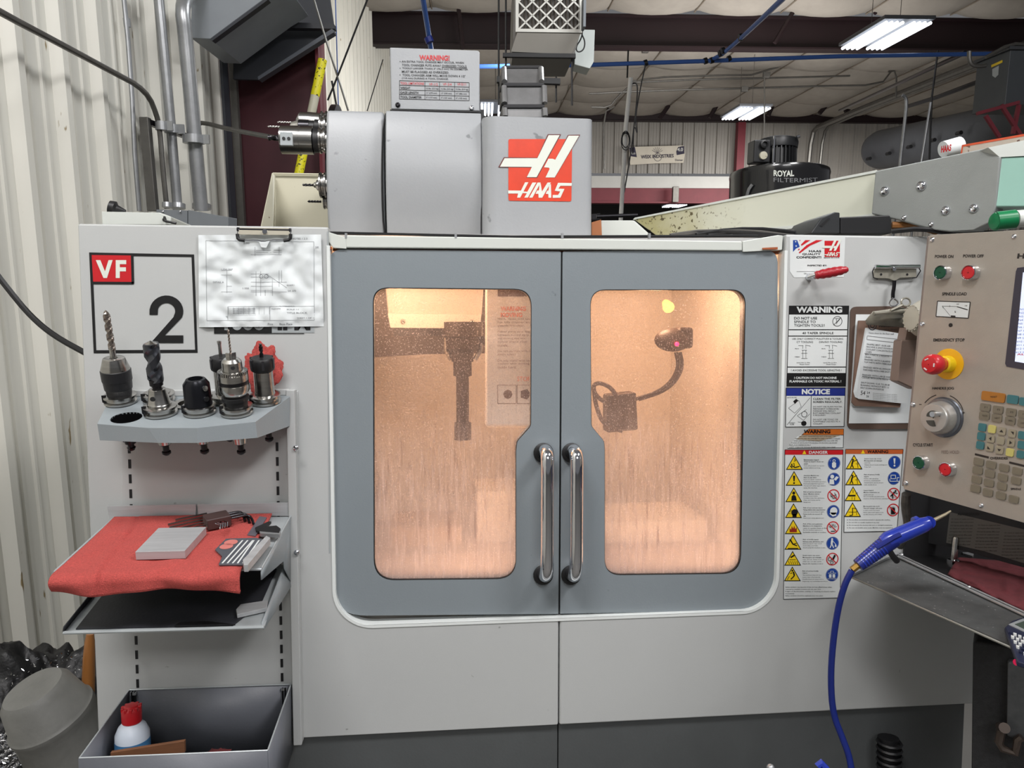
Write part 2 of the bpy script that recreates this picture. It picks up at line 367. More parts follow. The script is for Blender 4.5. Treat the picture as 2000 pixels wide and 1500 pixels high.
# electrical conduits on the left wall
def pipe(name, path, r, m, label, cat, group=None, sm=0, n=10, parent=None):
    o = B().tube(path, r, n, smooth=sm).obj(name, m, parent)
    return tag(o, label, cat, group) if parent is None else o
pipe('conduit', [BU(x, y, UW+.16) for x, y in ((-60, -12), (0, 24), (120, 87), (230, 146), (268, 166), (292, 190), (305, 222), (312, 250), (318, 330), (326, 408))], .0125, GALVD, 'thin steel conduit sloping down the cream wall then bending down beside the others', 'conduit', None, 1)
c = pipe('conduit', [BU(x, y, UW+.05) for x, y in ((241, -12), (250, 80), (258, 190), (263, 300), (272, 412))], .011, GALV, 'thin steel conduit running straight up the cream wall, leftmost of the uprights', 'conduit')
B().tube([BU(247, 36, UW+.05), BU(249, 53, UW+.05)], .016, 10).obj('coupling', GALV, c)
pipe('conduit', [BU(x, y, UW+.17) for x, y in ((309, -12), (320, 100), (334, 250), (347, 410))], .0235, GALV, 'mid-sized steel conduit standing upright, middle one above the grey junction box', 'conduit', None, 0, 16)
pipe('conduit', [BU(x, y, UW+.26) for x, y in ((384, -25), (362, -8), (356, 22), (361, 60), (374, 200), (393, 412))], .035, GALV, 'thick steel conduit with a bent top, rightmost above the grey junction box', 'conduit', None, 1, 18)
pipe('conduit', [BU(x, y, UW+.06) for x, y in ((282, 250), (290, 330), (300, 410))], .010, GALVD, 'dull thin conduit hidden behind the strut post', 'conduit')
pipe('conduit', [BW(386, 262, 4.3), BW(387, 243, 4.3), BW(396, 239, 4.3), BW(450, 253, 4.2), BW(562, 274, 3.6)], .012, GALVD, 'thin conduit crossing in front of the maroon column to the tool holders', 'conduit', None, 1)
t = thing('pipe_support', BU(285, 410, UW+.05), 'galvanised strut post and crossbar clamping the conduits to the wall', 'strut frame')
B().px(Fr(BU(280, 300, UW+.1), br, bu), [(271, 228), (288, 228), (305, 412), (287, 412)], 0, -.04).obj('post', GALVD, t, bevel=.003)
B().tube([BU(288, 238, UW+.12), BU(395, 278, UW+.2)], .018, 4).obj('crossbar', DKSTEEL, t)
for x, y, u, k in ((316, 246, UW+.17, .03), (336, 252, UW+.18, .036), (378, 272, UW+.27, .052)):
    B().cyl(BU(x, y, u)-bu*.02, BU(x, y, u)+bu*.02, k, None, 12).obj('clamp', GALV, t)
    B().box(BU(x, y, u)+br*k*1.2, br*.016, bd*.008, bu*.022).obj('clamp_ear', GALV, t)
t = thing('junction_box', BU(370, 437, UW+.2), 'long grey junction box on the wall where the conduits end', 'junction box')
for a, bq in ((305, 366), (367, 446)):
    B().px(BF(3.45), [(a, 409 if a < 350 else 410), (bq, 411 if a < 350 else 424), (bq, 445), (a, 445)], 0, -.12).obj('box_section', GSHEET, t, bevel=.002)
for x in (318, 352): screw(BF(3.44), x, 413, 2.2, t, CHROME)
for x, y, k in ((326, 405, .022), (348, 407, .034), (394, 408, .048)):
    B().cyl(BU(x, y, UW+.2), BU(x, y-9, UW+.2), k, None, 14).obj('connector', GALV, t)
# leaning pole with yellow tape
t = thing('marked_pole', BW(580, 345, 4.5), 'cream pole with yellow tape at both ends leaning by the maroon column', 'pole')
p0, p1 = BW(581, 352, 4.6), BW(630, 117, 4.7)
B().tube([p0.lerp(p1, t_) for t_ in (.22, .70)], .026, 14).obj('pole', CREAM, t); B().tube([p0, p0+(p0-p1)*((p0.z)/(p1.z-p0.z))], .026, 14).obj('pole', CREAM, t)
B().tube([p0, p0.lerp(p1, .22)], .0268, 14).obj('tape', YTAPE, t); B().tube([p0.lerp(p1, .70), p1], .0268, 14).obj('tape', YTAPE, t)
# loose cables above the machine
for i, (a, m, lb) in enumerate(((((611, -8), (640, 90), (663, 160), (680, 216)), GALVD, 'pale cable hanging at a slant from the roof beside the guard'), (((721, -10), (690, 70), (657, 155), (640, 196)), BLACK, 'black cable crossing the pale cable above the tool changer'), (((648, 158), (654, 190), (659, 216)), BLACK, 'short black cable end behind the grey tool changer cover'), (((748, 116), (733, 165), (717, 217)), BLACK, 'thin black cable in front of the ribbed far wall'))):
    pipe('hanging_cable', [BW(x, y, 4.4 if i < 3 else 6) for x, y in a], .006 if i < 3 else .004, m, lb, 'cable', None, 1, 6)
pipe('airline', [BW(655, -8, 5.2), BW(658, 100, 5.2), BW(661, 216, 5.2)], .004, BPIPE, 'thin blue air line running down the column edge', 'air line')
# blue compressed air pipes
t = thing('air_pipe', BW(1400, 120, 9), 'blue compressed air pipe running across the shop under the rafter', 'pipe')
B().tube([BW(930, 130, 9), BW(1160, 126.5, 9), BW(1400, 118.5, 9), BW(1640, 110, 9), BW(1965, 104.5, 9)], .024, 10).obj('pipe_run', BPIPE, t)
B().tube([BW(1391, 116, 9), BW(1412, 105, 8.8), BW(1448, 74, 7.6), BW(1535, -8, 5.6)], .022, 10).obj('pipe_branch', BPIPE, t)
for x, y, w in ((1378, 119, 9), (1390, 118, 9), (1407, 104, 8.8), (1412, 99, 8.6), (1447, 73, 7.6), (1261, 123, 9), (1424, 115, 9)):
    B().cyl(BW(x-3, y+1, w), BW(x+3, y-1, w), .036, None, 12).obj('fitting', BLACK, t)
t = thing('air_pipe', BW(835, 90, 6.5), 'short blue air pipe dropping behind the tool changer warning box', 'pipe')
B().tube([BW(825, -8, 6), BW(838, 72, 6.4), BW(842, 98, 6.5)], .021, 10).obj('pipe_run', BPIPE, t)
B().cyl(BW(836, 73, 6.38), BW(840, 83, 6.38), .034, None, 12).obj('fitting', NAVY, t)
# hoses and rods hanging in the far bay
pipe('drop_post', [BW(1232, 152, 9), BW(1222, 250, 9), BW(1213, 420, 9), BW(1175, 1000, 9)], .026, mat('white_conduit', (225, 225, 222), .3, 0), 'pale upright drop pipe in front of the banner', 'pipe')
pipe('drop_rod', [BW(1227, 98, 9), BW(1225, 152, 9)], .010, BLACK, 'dark threaded rod hanging above the pale drop pipe', 'rod')
pipe('wire_run', [BW(x, y, 9) for x, y in ((1232, 165), (1242, 161), (1246, 172), (1241, 225), (1232, 300), (1219, 376))], .008, BLACK, 'black hose drooping beside the pale drop pipe', 'hose', None, 2, 6)
pipe('wire_run', [BW(x, y, 9) for x, y in ((1261, 126), (1250, 175), (1240, 235), (1246, 266), (1238, 240), (1236, 300))], .007, BLACK, 'thin black air hose hanging from the blue pipe clamp', 'hose', None, 2, 6)
b = B()
for k, r in ((0, 10), (1, 9), (2, 11)): b.tube([BW(1222+math.cos(a*.5)*r*.8, 272+k*2+math.sin(a*.5)*r*1.6, 8.9) for a in range(14)], .006, 5)
tag(b.obj('hose_coil', BLACK), 'coiled black hose hung on the pale drop pipe', 'hose')
for i, (a, lb) in enumerate(((((1155, 209), (1190, 210), (1205, 190), (1232, 166), (1262, 152), (1400, 147), (1490, 146), (1600, 88)), 'thin conduit bending along the far ceiling to a box'), (((1240, 161), (1360, 155), (1520, 152), (1660, 148)), 'thin conduit crossing the ceiling behind the small light'), (((1150, 183), (1300, 176), (1440, 173), (1600, 168), (1720, 166), (1740, 140)), 'thin low conduit crossing the ceiling near the back rafter'), (((1180, 330), (1178, 220), (1200, 208)), 'thin conduit riser on the back wall beside the logo cover'), (((1750, 192), (1751, 138), (1735, 140)), 'short conduit drop with a hook above the round duct'))):
    pipe('ceiling_conduit', [BW(x, y, 15) for x, y in a], .018, GALVD, lb, 'conduit', None, 1, 6)
for x, y, lb in ((1260, 98, 'small beam clamp box under the rafter left of the air hose'), (1497, 146, 'small electrical box where a thin conduit turns down'), (1237, 162, 'small electrical box at the top of the pale drop pipe'), (1454, 174, 'small electrical box above the small hanging light')):
    tag(B().box(BW(x, y, 14), br*.06, bd*.04, bu*.045).obj('electrical_box', GALVD, None, bevel=.008), lb, 'electrical box')
pipe('hanger_rod', [BW(1493, 150, 14), BW(1493, 270, 14)], .012, GALVD, 'thin rod hanging down to the black motor', 'rod', None, 0, 6)
# big cable tray / conduit pair at right
t = thing('conduit_rack', Bp(8.6, 16, 3.3), 'pair of grey conduits running along the far ceiling to the wall', 'conduit')
B().tube([Bp(8.45, 19.6, 2.2), Bp(8.45, 19.5, 3.25), Bp(8.5, 19.2, 3.4), Bp(8.6, 12.0, 3.4)], .06, 8, smooth=1).obj('conduit_pipe', GALVD, t)
B().tube([Bp(8.75, 19.6, 2.2), Bp(8.75, 19.5, 3.25), Bp(8.8, 19.2, 3.45), Bp(8.9, 12.0, 3.45)], .04, 8, smooth=1).obj('conduit_pipe', GALVD, t)
pipe('ceiling_conduit', [BW(1640, 216, 16), BW(1885, 103, 10)], .03, DKSTEEL, 'dark straight pipe above the conduit pair', 'pipe')
pipe('ceiling_conduit', [BW(1775, 207, 12), BW(1830, 190, 11), BW(1915, 158, 10)], .03, BLACK, 'black sagging pipe ending at the hanging heater', 'pipe')
pipe('drop_post', [BW(1762, 186, 10), BW(1768, 189, 10), BW(1771, 200, 10), BW(1767, 240, 10), BW(1757, 325, 10), BW(1700, 900, 10)], .022, GALV, 'steel drop pipe with a bent top left of the twin drops', 'pipe', None, 1)
pipe('drop_post', [BW(1818, 200, 10), BW(1799, 318, 10), BW(1720, 900, 10)], .016, GALV, 'bright straight drop pipe beside the black drop cable', 'pipe')
pipe('drop_cable', [BW(1832, 98, 10), BW(1820, 190, 10), BW(1815, 316, 10)], .012, BLACK, 'black drop cable left of the hanging heater', 'cable')
# round duct
t = thing('round_duct', BW(1850, 300, 12), 'long dark grey round duct hanging across the upper right', 'duct')
p0, p1 = BW(1722, 292, 14), BW(2110, 226, 9.4); dd = (p1-p0).normalized()
DUCT = mat('dark_duct', (66, 68, 72), .6, var=.2, vs=3)
b = B(); r = .35
b.lathe(p0-dd*r, dd, [(0, .01), (.03, r*.35), (.1, r*.68), (.2, r*.9), (.35, r), (.35+(p1-p0).length, r)], 32); b.obj('duct_tube', DUCT, t, 40)
for x, y, w in ((1697, 310, 13.9), (1735, 300, 13.3), (1776, 287, 12.7), (1822, 274, 12.0), (1873, 260, 11.3)):
    b = B(); c = BW(x, y, w-.33); b.lathe(c+bd*.05, -bd, [(0, .03), (.10, .03)], 10); b.obj('outlet', BLACK, t)
# hanging light fixtures
EM = mat('lamp_tube', (240, 246, 255), .5, emit=3.2)
def fixture(u, w, h, label, wd=.62, ln=1.15):
    t = thing('hanging_light', Bp(u, w, h), label, 'light', 'shop lights under the ceiling')
    B().box(Bp(u, w, h+.05), br*wd/2, bd*ln/2, bu*.022).obj('housing', mat('lamp_housing', (92, 94, 98), .5) if 'lamp_housing' not in MATS else MATS['lamp_housing'], t, bevel=.01)
    for s in (-1, 1):
        for k in range(4):
            x = u+s*(wd*.27)+(k-1.5)*.066
            B().tube([Bp(x, w-ln*.47, h-.005), Bp(x, w+ln*.47, h-.005)], .019, 8).obj('lamp_tube', EM, t)
    for s in (-1, 1): B().tube([Bp(u, w+s*ln*.3, h+.08), Bp(u, w+s*ln*.3, H0)], .004, 5).obj('hanging_wire', GALVD, t)
fixture(uB(1727, 67, 9.65), 9.65, hB(1727, 67, 9.65)-.02, 'large twin lit lamp fixture hanging at the upper right')
fixture(uB(1456, 222, 14.6), 14.6, hB(1456, 222, 14.6), 'small lit lamp fixture hanging above the black motor')
fixture(uB(1317, 402, 25), 25, hB(1317, 402, 25), 'lit lamp seen low in the far room under the maroon girt')
fixture(uB(968, 214, 15), 15, hB(968, 214, 15), 'lit lamp just showing left of the cable chain')
tag(B().box(BW(1319, 380, 19.8), br*.08, bd*.06, bu*.2).obj('wall_bracket', GALVD, None, bevel=.01), 'grey bracket on the maroon girt under the banner', 'bracket')
# banner
t = thing('banner', BW(1283, 322, 20), 'white cloth banner with dark printing on the back wall', 'banner')
f = BF(20.0)
b = B(); q = [(1229, 287), (1336, 284), (1338, 300), (1335, 318), (1281, 319), (1231, 322), (1229, 305)]
b.px(f, q, 0, -.03); b.obj('cloth', mat('banner_cloth', (205, 198, 184), .8, var=.08), t)
b = B(); b.px(f, [(1229, 288), (1240, 287), (1244, 307), (1231, 305)], .01); b.px(f, [(1325, 287), (1336, 285), (1337, 300), (1322, 303), (1321, 296)], .01)
text(b, f, 'WEIX INDUSTRIES', 1252, 1316, 306.5, 7, .012, .02, -.04); text(b, f, 'Dorner', 1319, 1334, 312.5, 4, .012, .01)
for a in range(7): b.strip(f, (1284, 300), (1284+math.cos(.5+a*.35)*12, 300-math.sin(.5+a*.35)*13), .5, .012)
b.disc(f, 1285, 307, 8, .012, 20, 1, .92); b.obj('lettering', mat('banner_ink', (44, 40, 62), .7), t)
b = B(); text(b, f, '4.0', 1323, 1334, 292, 7, .014, .03); text(b, f, 'Haas', 1231, 1241, 299, 5, .014); b.obj('lettering', HEADER, t)
# air cleaner
t = thing('air_cleaner', BW(1070, 100, 5.6), 'ceiling-hung air cleaner with a diamond-grille filter facing the room', 'air cleaner')
f = BF(5.6); SH = mat('cleaner_sheet', (176, 172, 164), .4, .1, var=.06)
B().px(f, [(1000, 112), (1004, -40), (1137, -40), (1135, 60), (1120, 112)], -.03, -.6).obj('housing', mat('cleaner_side', (130, 126, 120), .5, var=.1), t, bevel=.004)
b = B(); b.add([BW(1010, 64, 5.55), BW(1134, 66, 5.55), BW(1116, 106, 5.6), BW(998, 101, 5.6), BW(1010, 64, 5.9), BW(1134, 66, 5.9), BW(1116, 106, 5.9), BW(998, 101, 5.9)], [(0, 3, 2, 1), (4, 5, 6, 7), (0, 4, 7, 3), (1, 2, 6, 5), (3, 7, 6, 2)])
b.obj('lower_cowl', SH, t, fix=True)
b = B(); fr_o = [(1007, -40), (1007, 62), (1137, 64), (1137, -40)]; b.px(f, fr_o, .03, 0, [[(1013, -36), (1132, -36), (1132, 57), (1013, 56)]]); b.obj('filter_frame', mat('filter_card', (222, 220, 212), .6), t)
b = B()
for k in range(-3, 6):
    x = 1013+k*27
    for s in (1, -1):
        a, c2 = (x, 57), (x+s*93, -36)
        if s == -1: a, c2 = (x+54, 57), (x+54-93, -36)
        xs = sorted([(a[0], a[1]), (c2[0], c2[1])])
        (xa, ya), (xb, yb) = xs
        if xb < 1013 or xa > 1132: continue
        m_ = (yb-ya)/(xb-xa)
        if xa < 1013: ya += (1013-xa)*m_; xa = 1013
        if xb > 1132: yb += (1132-xb)*m_; xb = 1132
        b.strip(f, (xa, ya), (xb, yb), 3.2, .028)
b.obj('filter_grille', MATS['filter_card'], t)
b = B()
for k in range(16): b.box(f.hit(1017+k*7.4, 10, -.03), br*.0035, bd*.025, bu*.19)
b.obj('filter_pleats', mat('filter_pleat', (74, 66, 58), .9), t)
b = B().px(f, pxrect(1010, -38, 1134, 60), -.05, -.06); b.obj('filter_media', mat('filter_back', (30, 27, 25), .9), t)
B().box(BW(1140, 27, 5.5), br*.01, bd*.05, bu*.10).obj('switch_box', GSHEET, t, bevel=.004)
t = thing('control_box', BW(1140, 120, 5.9), 'pale box hanging right of the air cleaner with a looped wire', 'electrical box')
B().px(BF(5.9), [(1124, 57), (1162, 58), (1160, 120), (1152, 134), (1122, 126)], 0, -.2).obj('box_body', mat('pale_box', (206, 212, 208), .45), t, bevel=.004)
B().tube([BW(x, y, 5.7) for x, y in ((1138, 56), (1136, 75), (1124, 92), (1128, 103), (1140, 98), (1143, 82), (1137, 68))], .005, 6, smooth=2).obj('wire', BLACK, t)
for a, lb in ((((982, 108), (1124, 110), 4.0, .02), 'black strut bar under the air cleaner'), (((970, 156), (1094, 160), 6.2, .028), 'lower black strut bar behind the cable chain')):
    tag(B().tube([BW(a[0][0], a[0][1], 5.6), BW(a[1][0], a[1][1], 5.6)], a[3], 4).obj('strut_bar', BLACK), lb, 'strut')
for x, y0, y1, lb in ((974, -8, 205, 'thin black rod hanging left of the cable chain'), (988, 0, 132, 'second black rod carrying the strut bar under the air cleaner'), (1117, 98, 206, 'threaded rod behind the pale box'), (1086, 150, 200, 'short threaded rod right of the cable chain')):
    tag(B().tube([BW(x, y0, 5.65), BW(x, y1, 5.65)], .007, 6).obj('hanger_rod', BLACK), lb, 'rod')
# unit heater at the upper right with its maroon bracket
t = thing('unit_heater', Bp(4.5, 6.1, 1.27), 'dark grey hanging heater box on a maroon bracket at the upper right edge', 'heater')
HT = mat('heater_grey', (70, 74, 78), .5, var=.15)
ux = uB(1968, 150, 6); hw = .20; ht_, hb_ = hB(1972, 97, 6), hB(1963, 205, 6)
B().box(Bp(ux+.45, 6.0+hw, (ht_+hb_)/2), br*.45, bd*hw, bu*(ht_-hb_)/2).obj('casing', HT, t, bevel=.006)
B().box(Bp(ux+.45, 6.0+hw, ht_+.01), br*.47, bd*(hw+.02), bu*.012).obj('casing_lid', mat('heater_lid', (60, 62, 66), .5), t)
fh = Fr(Bp(ux, 6, 1.5), -bd, bu)
B().px(fh, [(1936, 127), (1958, 117), (1958, 122), (1936, 132)], .002).obj('caution_label', YEL, t)
B().px(fh, [(1938, 135), (1951, 128), (1950, 146), (1944, 152), (1938, 148)], .002).obj('data_label', LTGREY, t)
for a in (((1908, 222), (1990, 200)), ((1955, 205), (2010, 290)), ((1925, 226), (1952, 268)), ((1990, 205), (1978, 262))):
    B().tube([BW(a[0][0], a[0][1], 5.95), BW(a[1][0], a[1][1], 5.95)], .018, 4).obj('bracket_bar', MAROON2, t)
B().tube([BW(x, y, 6) for x, y in ((1893, 100), (1893, 118), (1898, 128), (1912, 130), (1925, 128))], .016, 8, smooth=1).obj('gas_pipe', GALVD, t)
B().tube([BW(x, y, 6) for x, y in ((1925, 112), (1975, 85), (2010, 88))], .014, 8, smooth=1).obj('gas_pipe', GALVD, t)
# mist collector: black drum with a finned motor
t = thing('mist_collector', BW(1521, 384, 3.9), 'black drum mist collector with a finned motor on top, white lettering', 'mist collector')
dm = 3.9; cx = BW(1521, 350, dm); rr = 91/F*dm; BLG = mat('black_gloss', (24, 24, 26), .22, coat=.5); BLM = mat('motor_black', (34, 35, 37), .4, var=.2)
zt = Vector((cx.x, cx.y, BW(1521, 336, dm).z))
b = B(); b.lathe(zt-Z3*.42, Z3, [(0, rr), (.385, rr), (.40, rr*1.012), (.415, rr*1.0), (.42, rr*.96)], 64); b.obj('drum', BLG, t)
B().cyl((cx.x, cx.y, 0), (cx.x, cx.y, zt.z-.42), .05, None, 16).obj('stand_post', GALVD, t)
mt = Vector((cx.x-.012, cx.y, zt.z-.005)); rm = 34/F*dm
b = B(); b.lathe(mt, Z3, [(0, rm*1.02), (.012, rm*.86), (.115, rm*.86), (.12, rm*1.08), (.15, rm*1.12), (.165, rm*1.08), (.175, rm*.8)], 36)
b.obj('motor', BLM, t)
for k in range(28):
    a = 2*math.pi*k/28; d_ = Vector((math.cos(a), math.sin(a), 0)); B().box(mt+Z3*.066+d_*rm*.93, d_*rm*.12, d_.cross(Z3)*.0028, Z3*.052).obj('fin', BLM, t)
B().box(BW(1482, 298, dm-.1), br*.043, bd*.05, bu*.055).obj('terminal_box', BLM, t, bevel=.008)
c = BW(1491, 282, dm-.15); B().lathe(c, -bd, [(0, .02), (.02, .02), (.022, .012), (.01, .011)], 16).obj('cable_gland', BLM, t)
c = BW(1490, 304, dm-.15); B().lathe(c, -bd, [(0, .02), (.012, .019), (.014, .001)], 16).obj('plug', CREAM, t)
B().box(BW(1511, 292, dm-rm), br*.004, bd*.004, bu*.065).obj('tie_rod', CHROME, t)
B().tube([BW(1556, 268, dm-.08), BW(1562, 266, dm-.08)], .008, 8).obj('eye_bolt', CHROME, t)
b = B()
def onDrum(px, py):
    d = ray(px, py); o = CAM-Vector((cx.x, cx.y, 0)); A = d.x**2+d.y**2; Bq = 2*(o.x*d.x+o.y*d.y); Cq = o.x**2+o.y**2-(rr*1.003)**2
    return CAM+d*((-Bq-math.sqrt(max(0, Bq*Bq-4*A*Cq)))/(2*A))
def dtext(b, st, x0, x1, y, h, bold):
    vs, fs = glyphs(st, bold); b.add([onDrum(x0+(x1-x0)*vx, y+(.5-vy)*h-(vx-.5)**2*4) for vx, vy in vs], fs)
dtext(b, 'ROYAL', 1511, 1551, 339, 12, .03); b.obj('lettering', CREAMP, t)
b = B(); dtext(b, 'FILTERMIST', 1511, 1597, 352, 8.5, .0); b.obj('lettering', mat('outline_grey', (120, 122, 124), .4), t)
b = B(); b.tube([onDrum(1457, 384)-bd*.01, onDrum(1460, 370)-bd*.02, onDrum(1467, 361)-bd*.015], .008, 6); b.obj('latch', GALV, t)
# dark shelf glimpsed under the girt, behind the logo cover
tag(B().px(BF(9.5), [(1155, 418), (1173, 416), (1175, 428), (1155, 430)], 0, -.1).obj('pipe_flange', DKSTEEL, None, bevel=.01), 'dark metal block right of the logo cover at its foot', 'metal block')
pipe('rail', [BW(1165, 423, 6), BW(1245, 420, 6)], .016, DKSTEEL, 'dark horizontal rail behind the white sloping arm', 'rail')
# ================================================================== THE MILLING MACHINE
XL = MF.uv(166, 800)[0]; ZT = MF.uv(400, 440)[1]; ZB = MF.uv(1000, 1421)[1]; XR = 1.42
XM = MF.uv(1092, 1300)[0]; ZT2 = ZT
mill = thing('milling_machine', (XL+1.1, .6, 0), 'large white and grey machining centre with two windowed sliding doors', 'machine')
def U(px, py, Y=0.0): return tuple(MFy(Y).uv(px, py))
xo0 = MF.uv(649, 900)[0]; xo1 = MF.uv(1524, 900)[0]; zo = MF.uv(1092, 1209)[1]; ro = .085
TH = .034
# left and right halves of the front sheet, opening with round lower corners
L = [(XL, ZT), (XL, ZB), (XM-.0012, ZB), (XM-.0012, zo), (xo0+ro, zo)]+[(xo0+ro-ro*math.sin(a), zo+ro-ro*math.cos(a)) for a in [math.pi/2*k/10 for k in range(1, 11)]]+[(xo0, ZT)]
B().prism([L], MF, 0, -TH).obj('front_sheet', WHITE, mill, bevel=.004)
L = [(XM+.0012, zo), (XM+.0012, ZB), (XR, ZB), (XR, ZT-.003), (xo1, ZT-.003)]+[(xo1-ro+ro*math.cos(a), zo+ro-ro*math.sin(a)) for a in [math.pi/2*k/10 for k in range(0, 11)]]
B().prism([L], MF, 0, -TH).obj('front_sheet', WHITE, mill, bevel=.004)
# rim around the opening, its upward-lit brightness painted as a paler white
rim = [(xo0, ZT-.04), (xo0-.006, ZT-.04)]
def ucurve(off, n=12):
    r = ro+off
    return [(xo0-off, ZT-.04)]+[(xo0+ro-r*math.cos(a), zo+ro-r*math.sin(a)) for a in [math.pi/2*k/n for k in range(n+1)]]+[(xo1-ro+r*math.sin(a), zo+ro-r*math.cos(a)) for a in [math.pi/2*k/n for k in range(n+1)]]+[(xo1+off, ZT-.04)]
B().prism([ucurve(.0045)+list(reversed(ucurve(-.003)))], MF, .002, -TH).obj('opening_rim', mat('rim_lit_white', (226, 230, 228), .3), mill, bevel=.0015)
# side, back and roof sheets
zr = ZT-.004
B().aab((XL, TH, ZB), (XL+.002, 1.5, ZT)).obj('side_sheet', WHITE, mill)
B().aab((XR-.002, TH, ZB), (XR, 1.5, ZT)).obj('side_sheet', WHITE, mill)
# base
zb0 = 0.06
B().aab((XL+.03, .012, zb0), (XM-.001, .05, ZB-.002)).obj('base_panel', BASEG, mill, bevel=.002)
B().aab((XM+.001, .012, zb0), (MF.uv(1888, 1450)[0], .05, ZB-.002)).obj('base_panel', BASEG, mill, bevel=.002)
B().aab((XL+.05, .05, 0), (XR-.3, 1.4, ZB)).obj('base_body', BASEG, mill)
B().tube([P(1735, 1440, -.02), P(1737, 1520, -.03), P(1737, 1600, -.03)], .024, 14).obj('hose_stub', BLACK, mill)
b = B()
for k in range(9): b.tube([P(1737, 1450+k*12, -.03)+X3*.026*math.cos(a*math.pi/6)+Y3*.026*math.sin(a*math.pi/6) for a in range(13)], .004, 5)
b.obj('hose_rib', BLACK, mill, kind='stuff')
# header over the doors: fascia between two angled cheeks
HD = mat('header_white', (208, 212, 206), .38, var=.04, vs=3)
fh_ = MFy(.01)
B().px(fh_, [(675, 459), (1450, 471), (1450, 490), (675, 484)], .004, -.02).obj('header_rail', HD, mill, bevel=.003)
B().px(MFy(.006), [(618, 452), (642, 453), (676, 464), (677, 486), (650, 484), (640, 470)], 0, -.03).obj('header_cheek', HD, mill, bevel=.002)
B().px(MFy(.006), [(1450, 471), (1520, 459), (1530, 460), (1528, 488), (1451, 492)], 0, -.03).obj('header_cheek', HD, mill, bevel=.002)
B().px(MFy(.03), [(650, 482), (1525, 484), (1525, 496), (650, 490)], 0, -.02).obj('header_gap', mat('coppery_strip', (150, 84, 50), .5, .4), mill)  # coppery strip filling the gap above the doors
for x0, x1 in ((641, 648), (1490, 1519)):
    B().px(MFy(.004), [(x0, 484), (x1, 482.5), (x1, 487), (x0, 487)], .004, 0).obj('rust_patch', mat('rust', (176, 90, 46), .6, var=.4, vs=60) if 'rust' not in MATS else MATS['rust'], mill)
b = B(); b.tube([P(640, 455, .03), P(1000, 463, .03), P(1480, 461, .03)], .0035, 6); b.obj('gasket', BLACK, mill)
for x in (676, 890, 1098, 1268): B().box(P(x, 461, .01), X3*.0025, Y3*.004, Z3*.006).obj('clip', GALV, mill)
B().aab((xo0-.02, .06, zr-.03), (xo1+.02, .07, zr+.0)).obj('roof_edge', WHITE, mill)
# corner bevel line of the left panel
B().strip(MF, (640, 452), (644, 1080), 2.2, .0012).obj('panel_seam', LTGREY, mill)
# ---------------- doors
def door(outer, orad, hole, hrad, side):
    Y = .012
    f = MFy(Y)
    o2 = [tuple(f.uv(*p)) for p in outer]; h2 = [tuple(f.uv(*p)) for p in hole]
    o2 = rpoly(o2, orad, 10); h2 = rpoly(h2, hrad, 8)
    d = B().prism([o2, h2], f, 0, -.03).obj('sliding_door', GREY, mill, bevel=.011, seg=5, fix=True)
    # polished edge and pane
    cx_ = sum(p[0] for p in h2)/len(h2); cz = sum(p[1] for p in h2)/len(h2)
    inn = [((p[0]-cx_)*.996+cx_, (p[1]-cz)*.998+cz) for p in h2]
    out = [((p[0]-cx_)*1.004+cx_, (p[1]-cz)*1.0025+cz) for p in h2]
    B().prism([out, inn], f, .0, -.01).obj('window_seal', BLACK if side < 0 else BLACK, d)
    B().prism([out], f, -.006, -.012).obj('window_pane', PANE, d)
    return d
m = bpy.data.materials.new('wet_pane'); m.use_nodes = True; N = m.node_tree.nodes; Lk = m.node_tree.links; PANE = m
N.remove(N['Principled BSDF']); outn = N['Material Output']
tc = N.new('ShaderNodeTexCoord')
def noi(scale, st, detail=4, rough=.6):
    mp = N.new('ShaderNodeMapping'); mp.inputs['Scale'].default_value = st; Lk.new(tc.outputs['Object'], mp.inputs[0])
    n = N.new('ShaderNodeTexNoise'); n.inputs['Scale'].default_value = scale; n.inputs['Detail'].default_value = detail; n.inputs['Roughness'].default_value = rough; Lk.new(mp.outputs[0], n.inputs[0]); return n.outputs[0]
def mth(op, a, b_, clamp=False):
    n = N.new('ShaderNodeMath'); n.operation = op; n.use_clamp = clamp
    for i, x in enumerate((a, b_)):
        if isinstance(x, (int, float)): n.inputs[i].default_value = x
        else: Lk.new(x, n.inputs[i])
    return n.outputs[0]
def rng(x, a, b_, c=0, d=1):
    n = N.new('ShaderNodeMapRange'); Lk.new(x, n.inputs[0])
    for i, v in enumerate((a, b_, c, d)): n.inputs[i+1].default_value = v
    return n.outputs[0]
sep = N.new('ShaderNodeSeparateXYZ'); Lk.new(tc.outputs['Object'], sep.inputs[0]); zz = sep.outputs[2]
wavy = noi(5, (1, 1, 1), 2); wz = mth('ADD', zz, mth('MULTIPLY', wavy, .25))
low = rng(wz, 1.40, 1.20)                    # the lower half runs with coolant
streak = rng(noi(150, (1, 1, .07), 3, .7), .50, .72)
dots = rng(noi(330, (1, 1, .8), 2, .5), .615, .66)
film = rng(noi(7, (1, 1, .6), 5), .3, .7)
fac = mth('ADD', mth('ADD', .03, mth('MULTIPLY', film, .09)), mth('ADD', mth('MULTIPLY', mth('MULTIPLY', streak, low), .38), mth('MULTIPLY', dots, .34)), True)
fac = mth('ADD', fac, mth('MULTIPLY', rng(wz, 1.36, 1.0), .40), True)
tr = N.new('ShaderNodeBsdfTransparent'); cm_ = N.new('ShaderNodeMix'); cm_.data_type = 'RGBA'; cm_.inputs[6].default_value = (.97, .95, .94, 1); cm_.inputs[7].default_value = (.34, .24, .23, 1)
dst = rng(noi(110, (1, 1, .06), 3, .7), .56, .70); spk = rng(noi(420, (1, 1, 1), 2, .5), .60, .66)
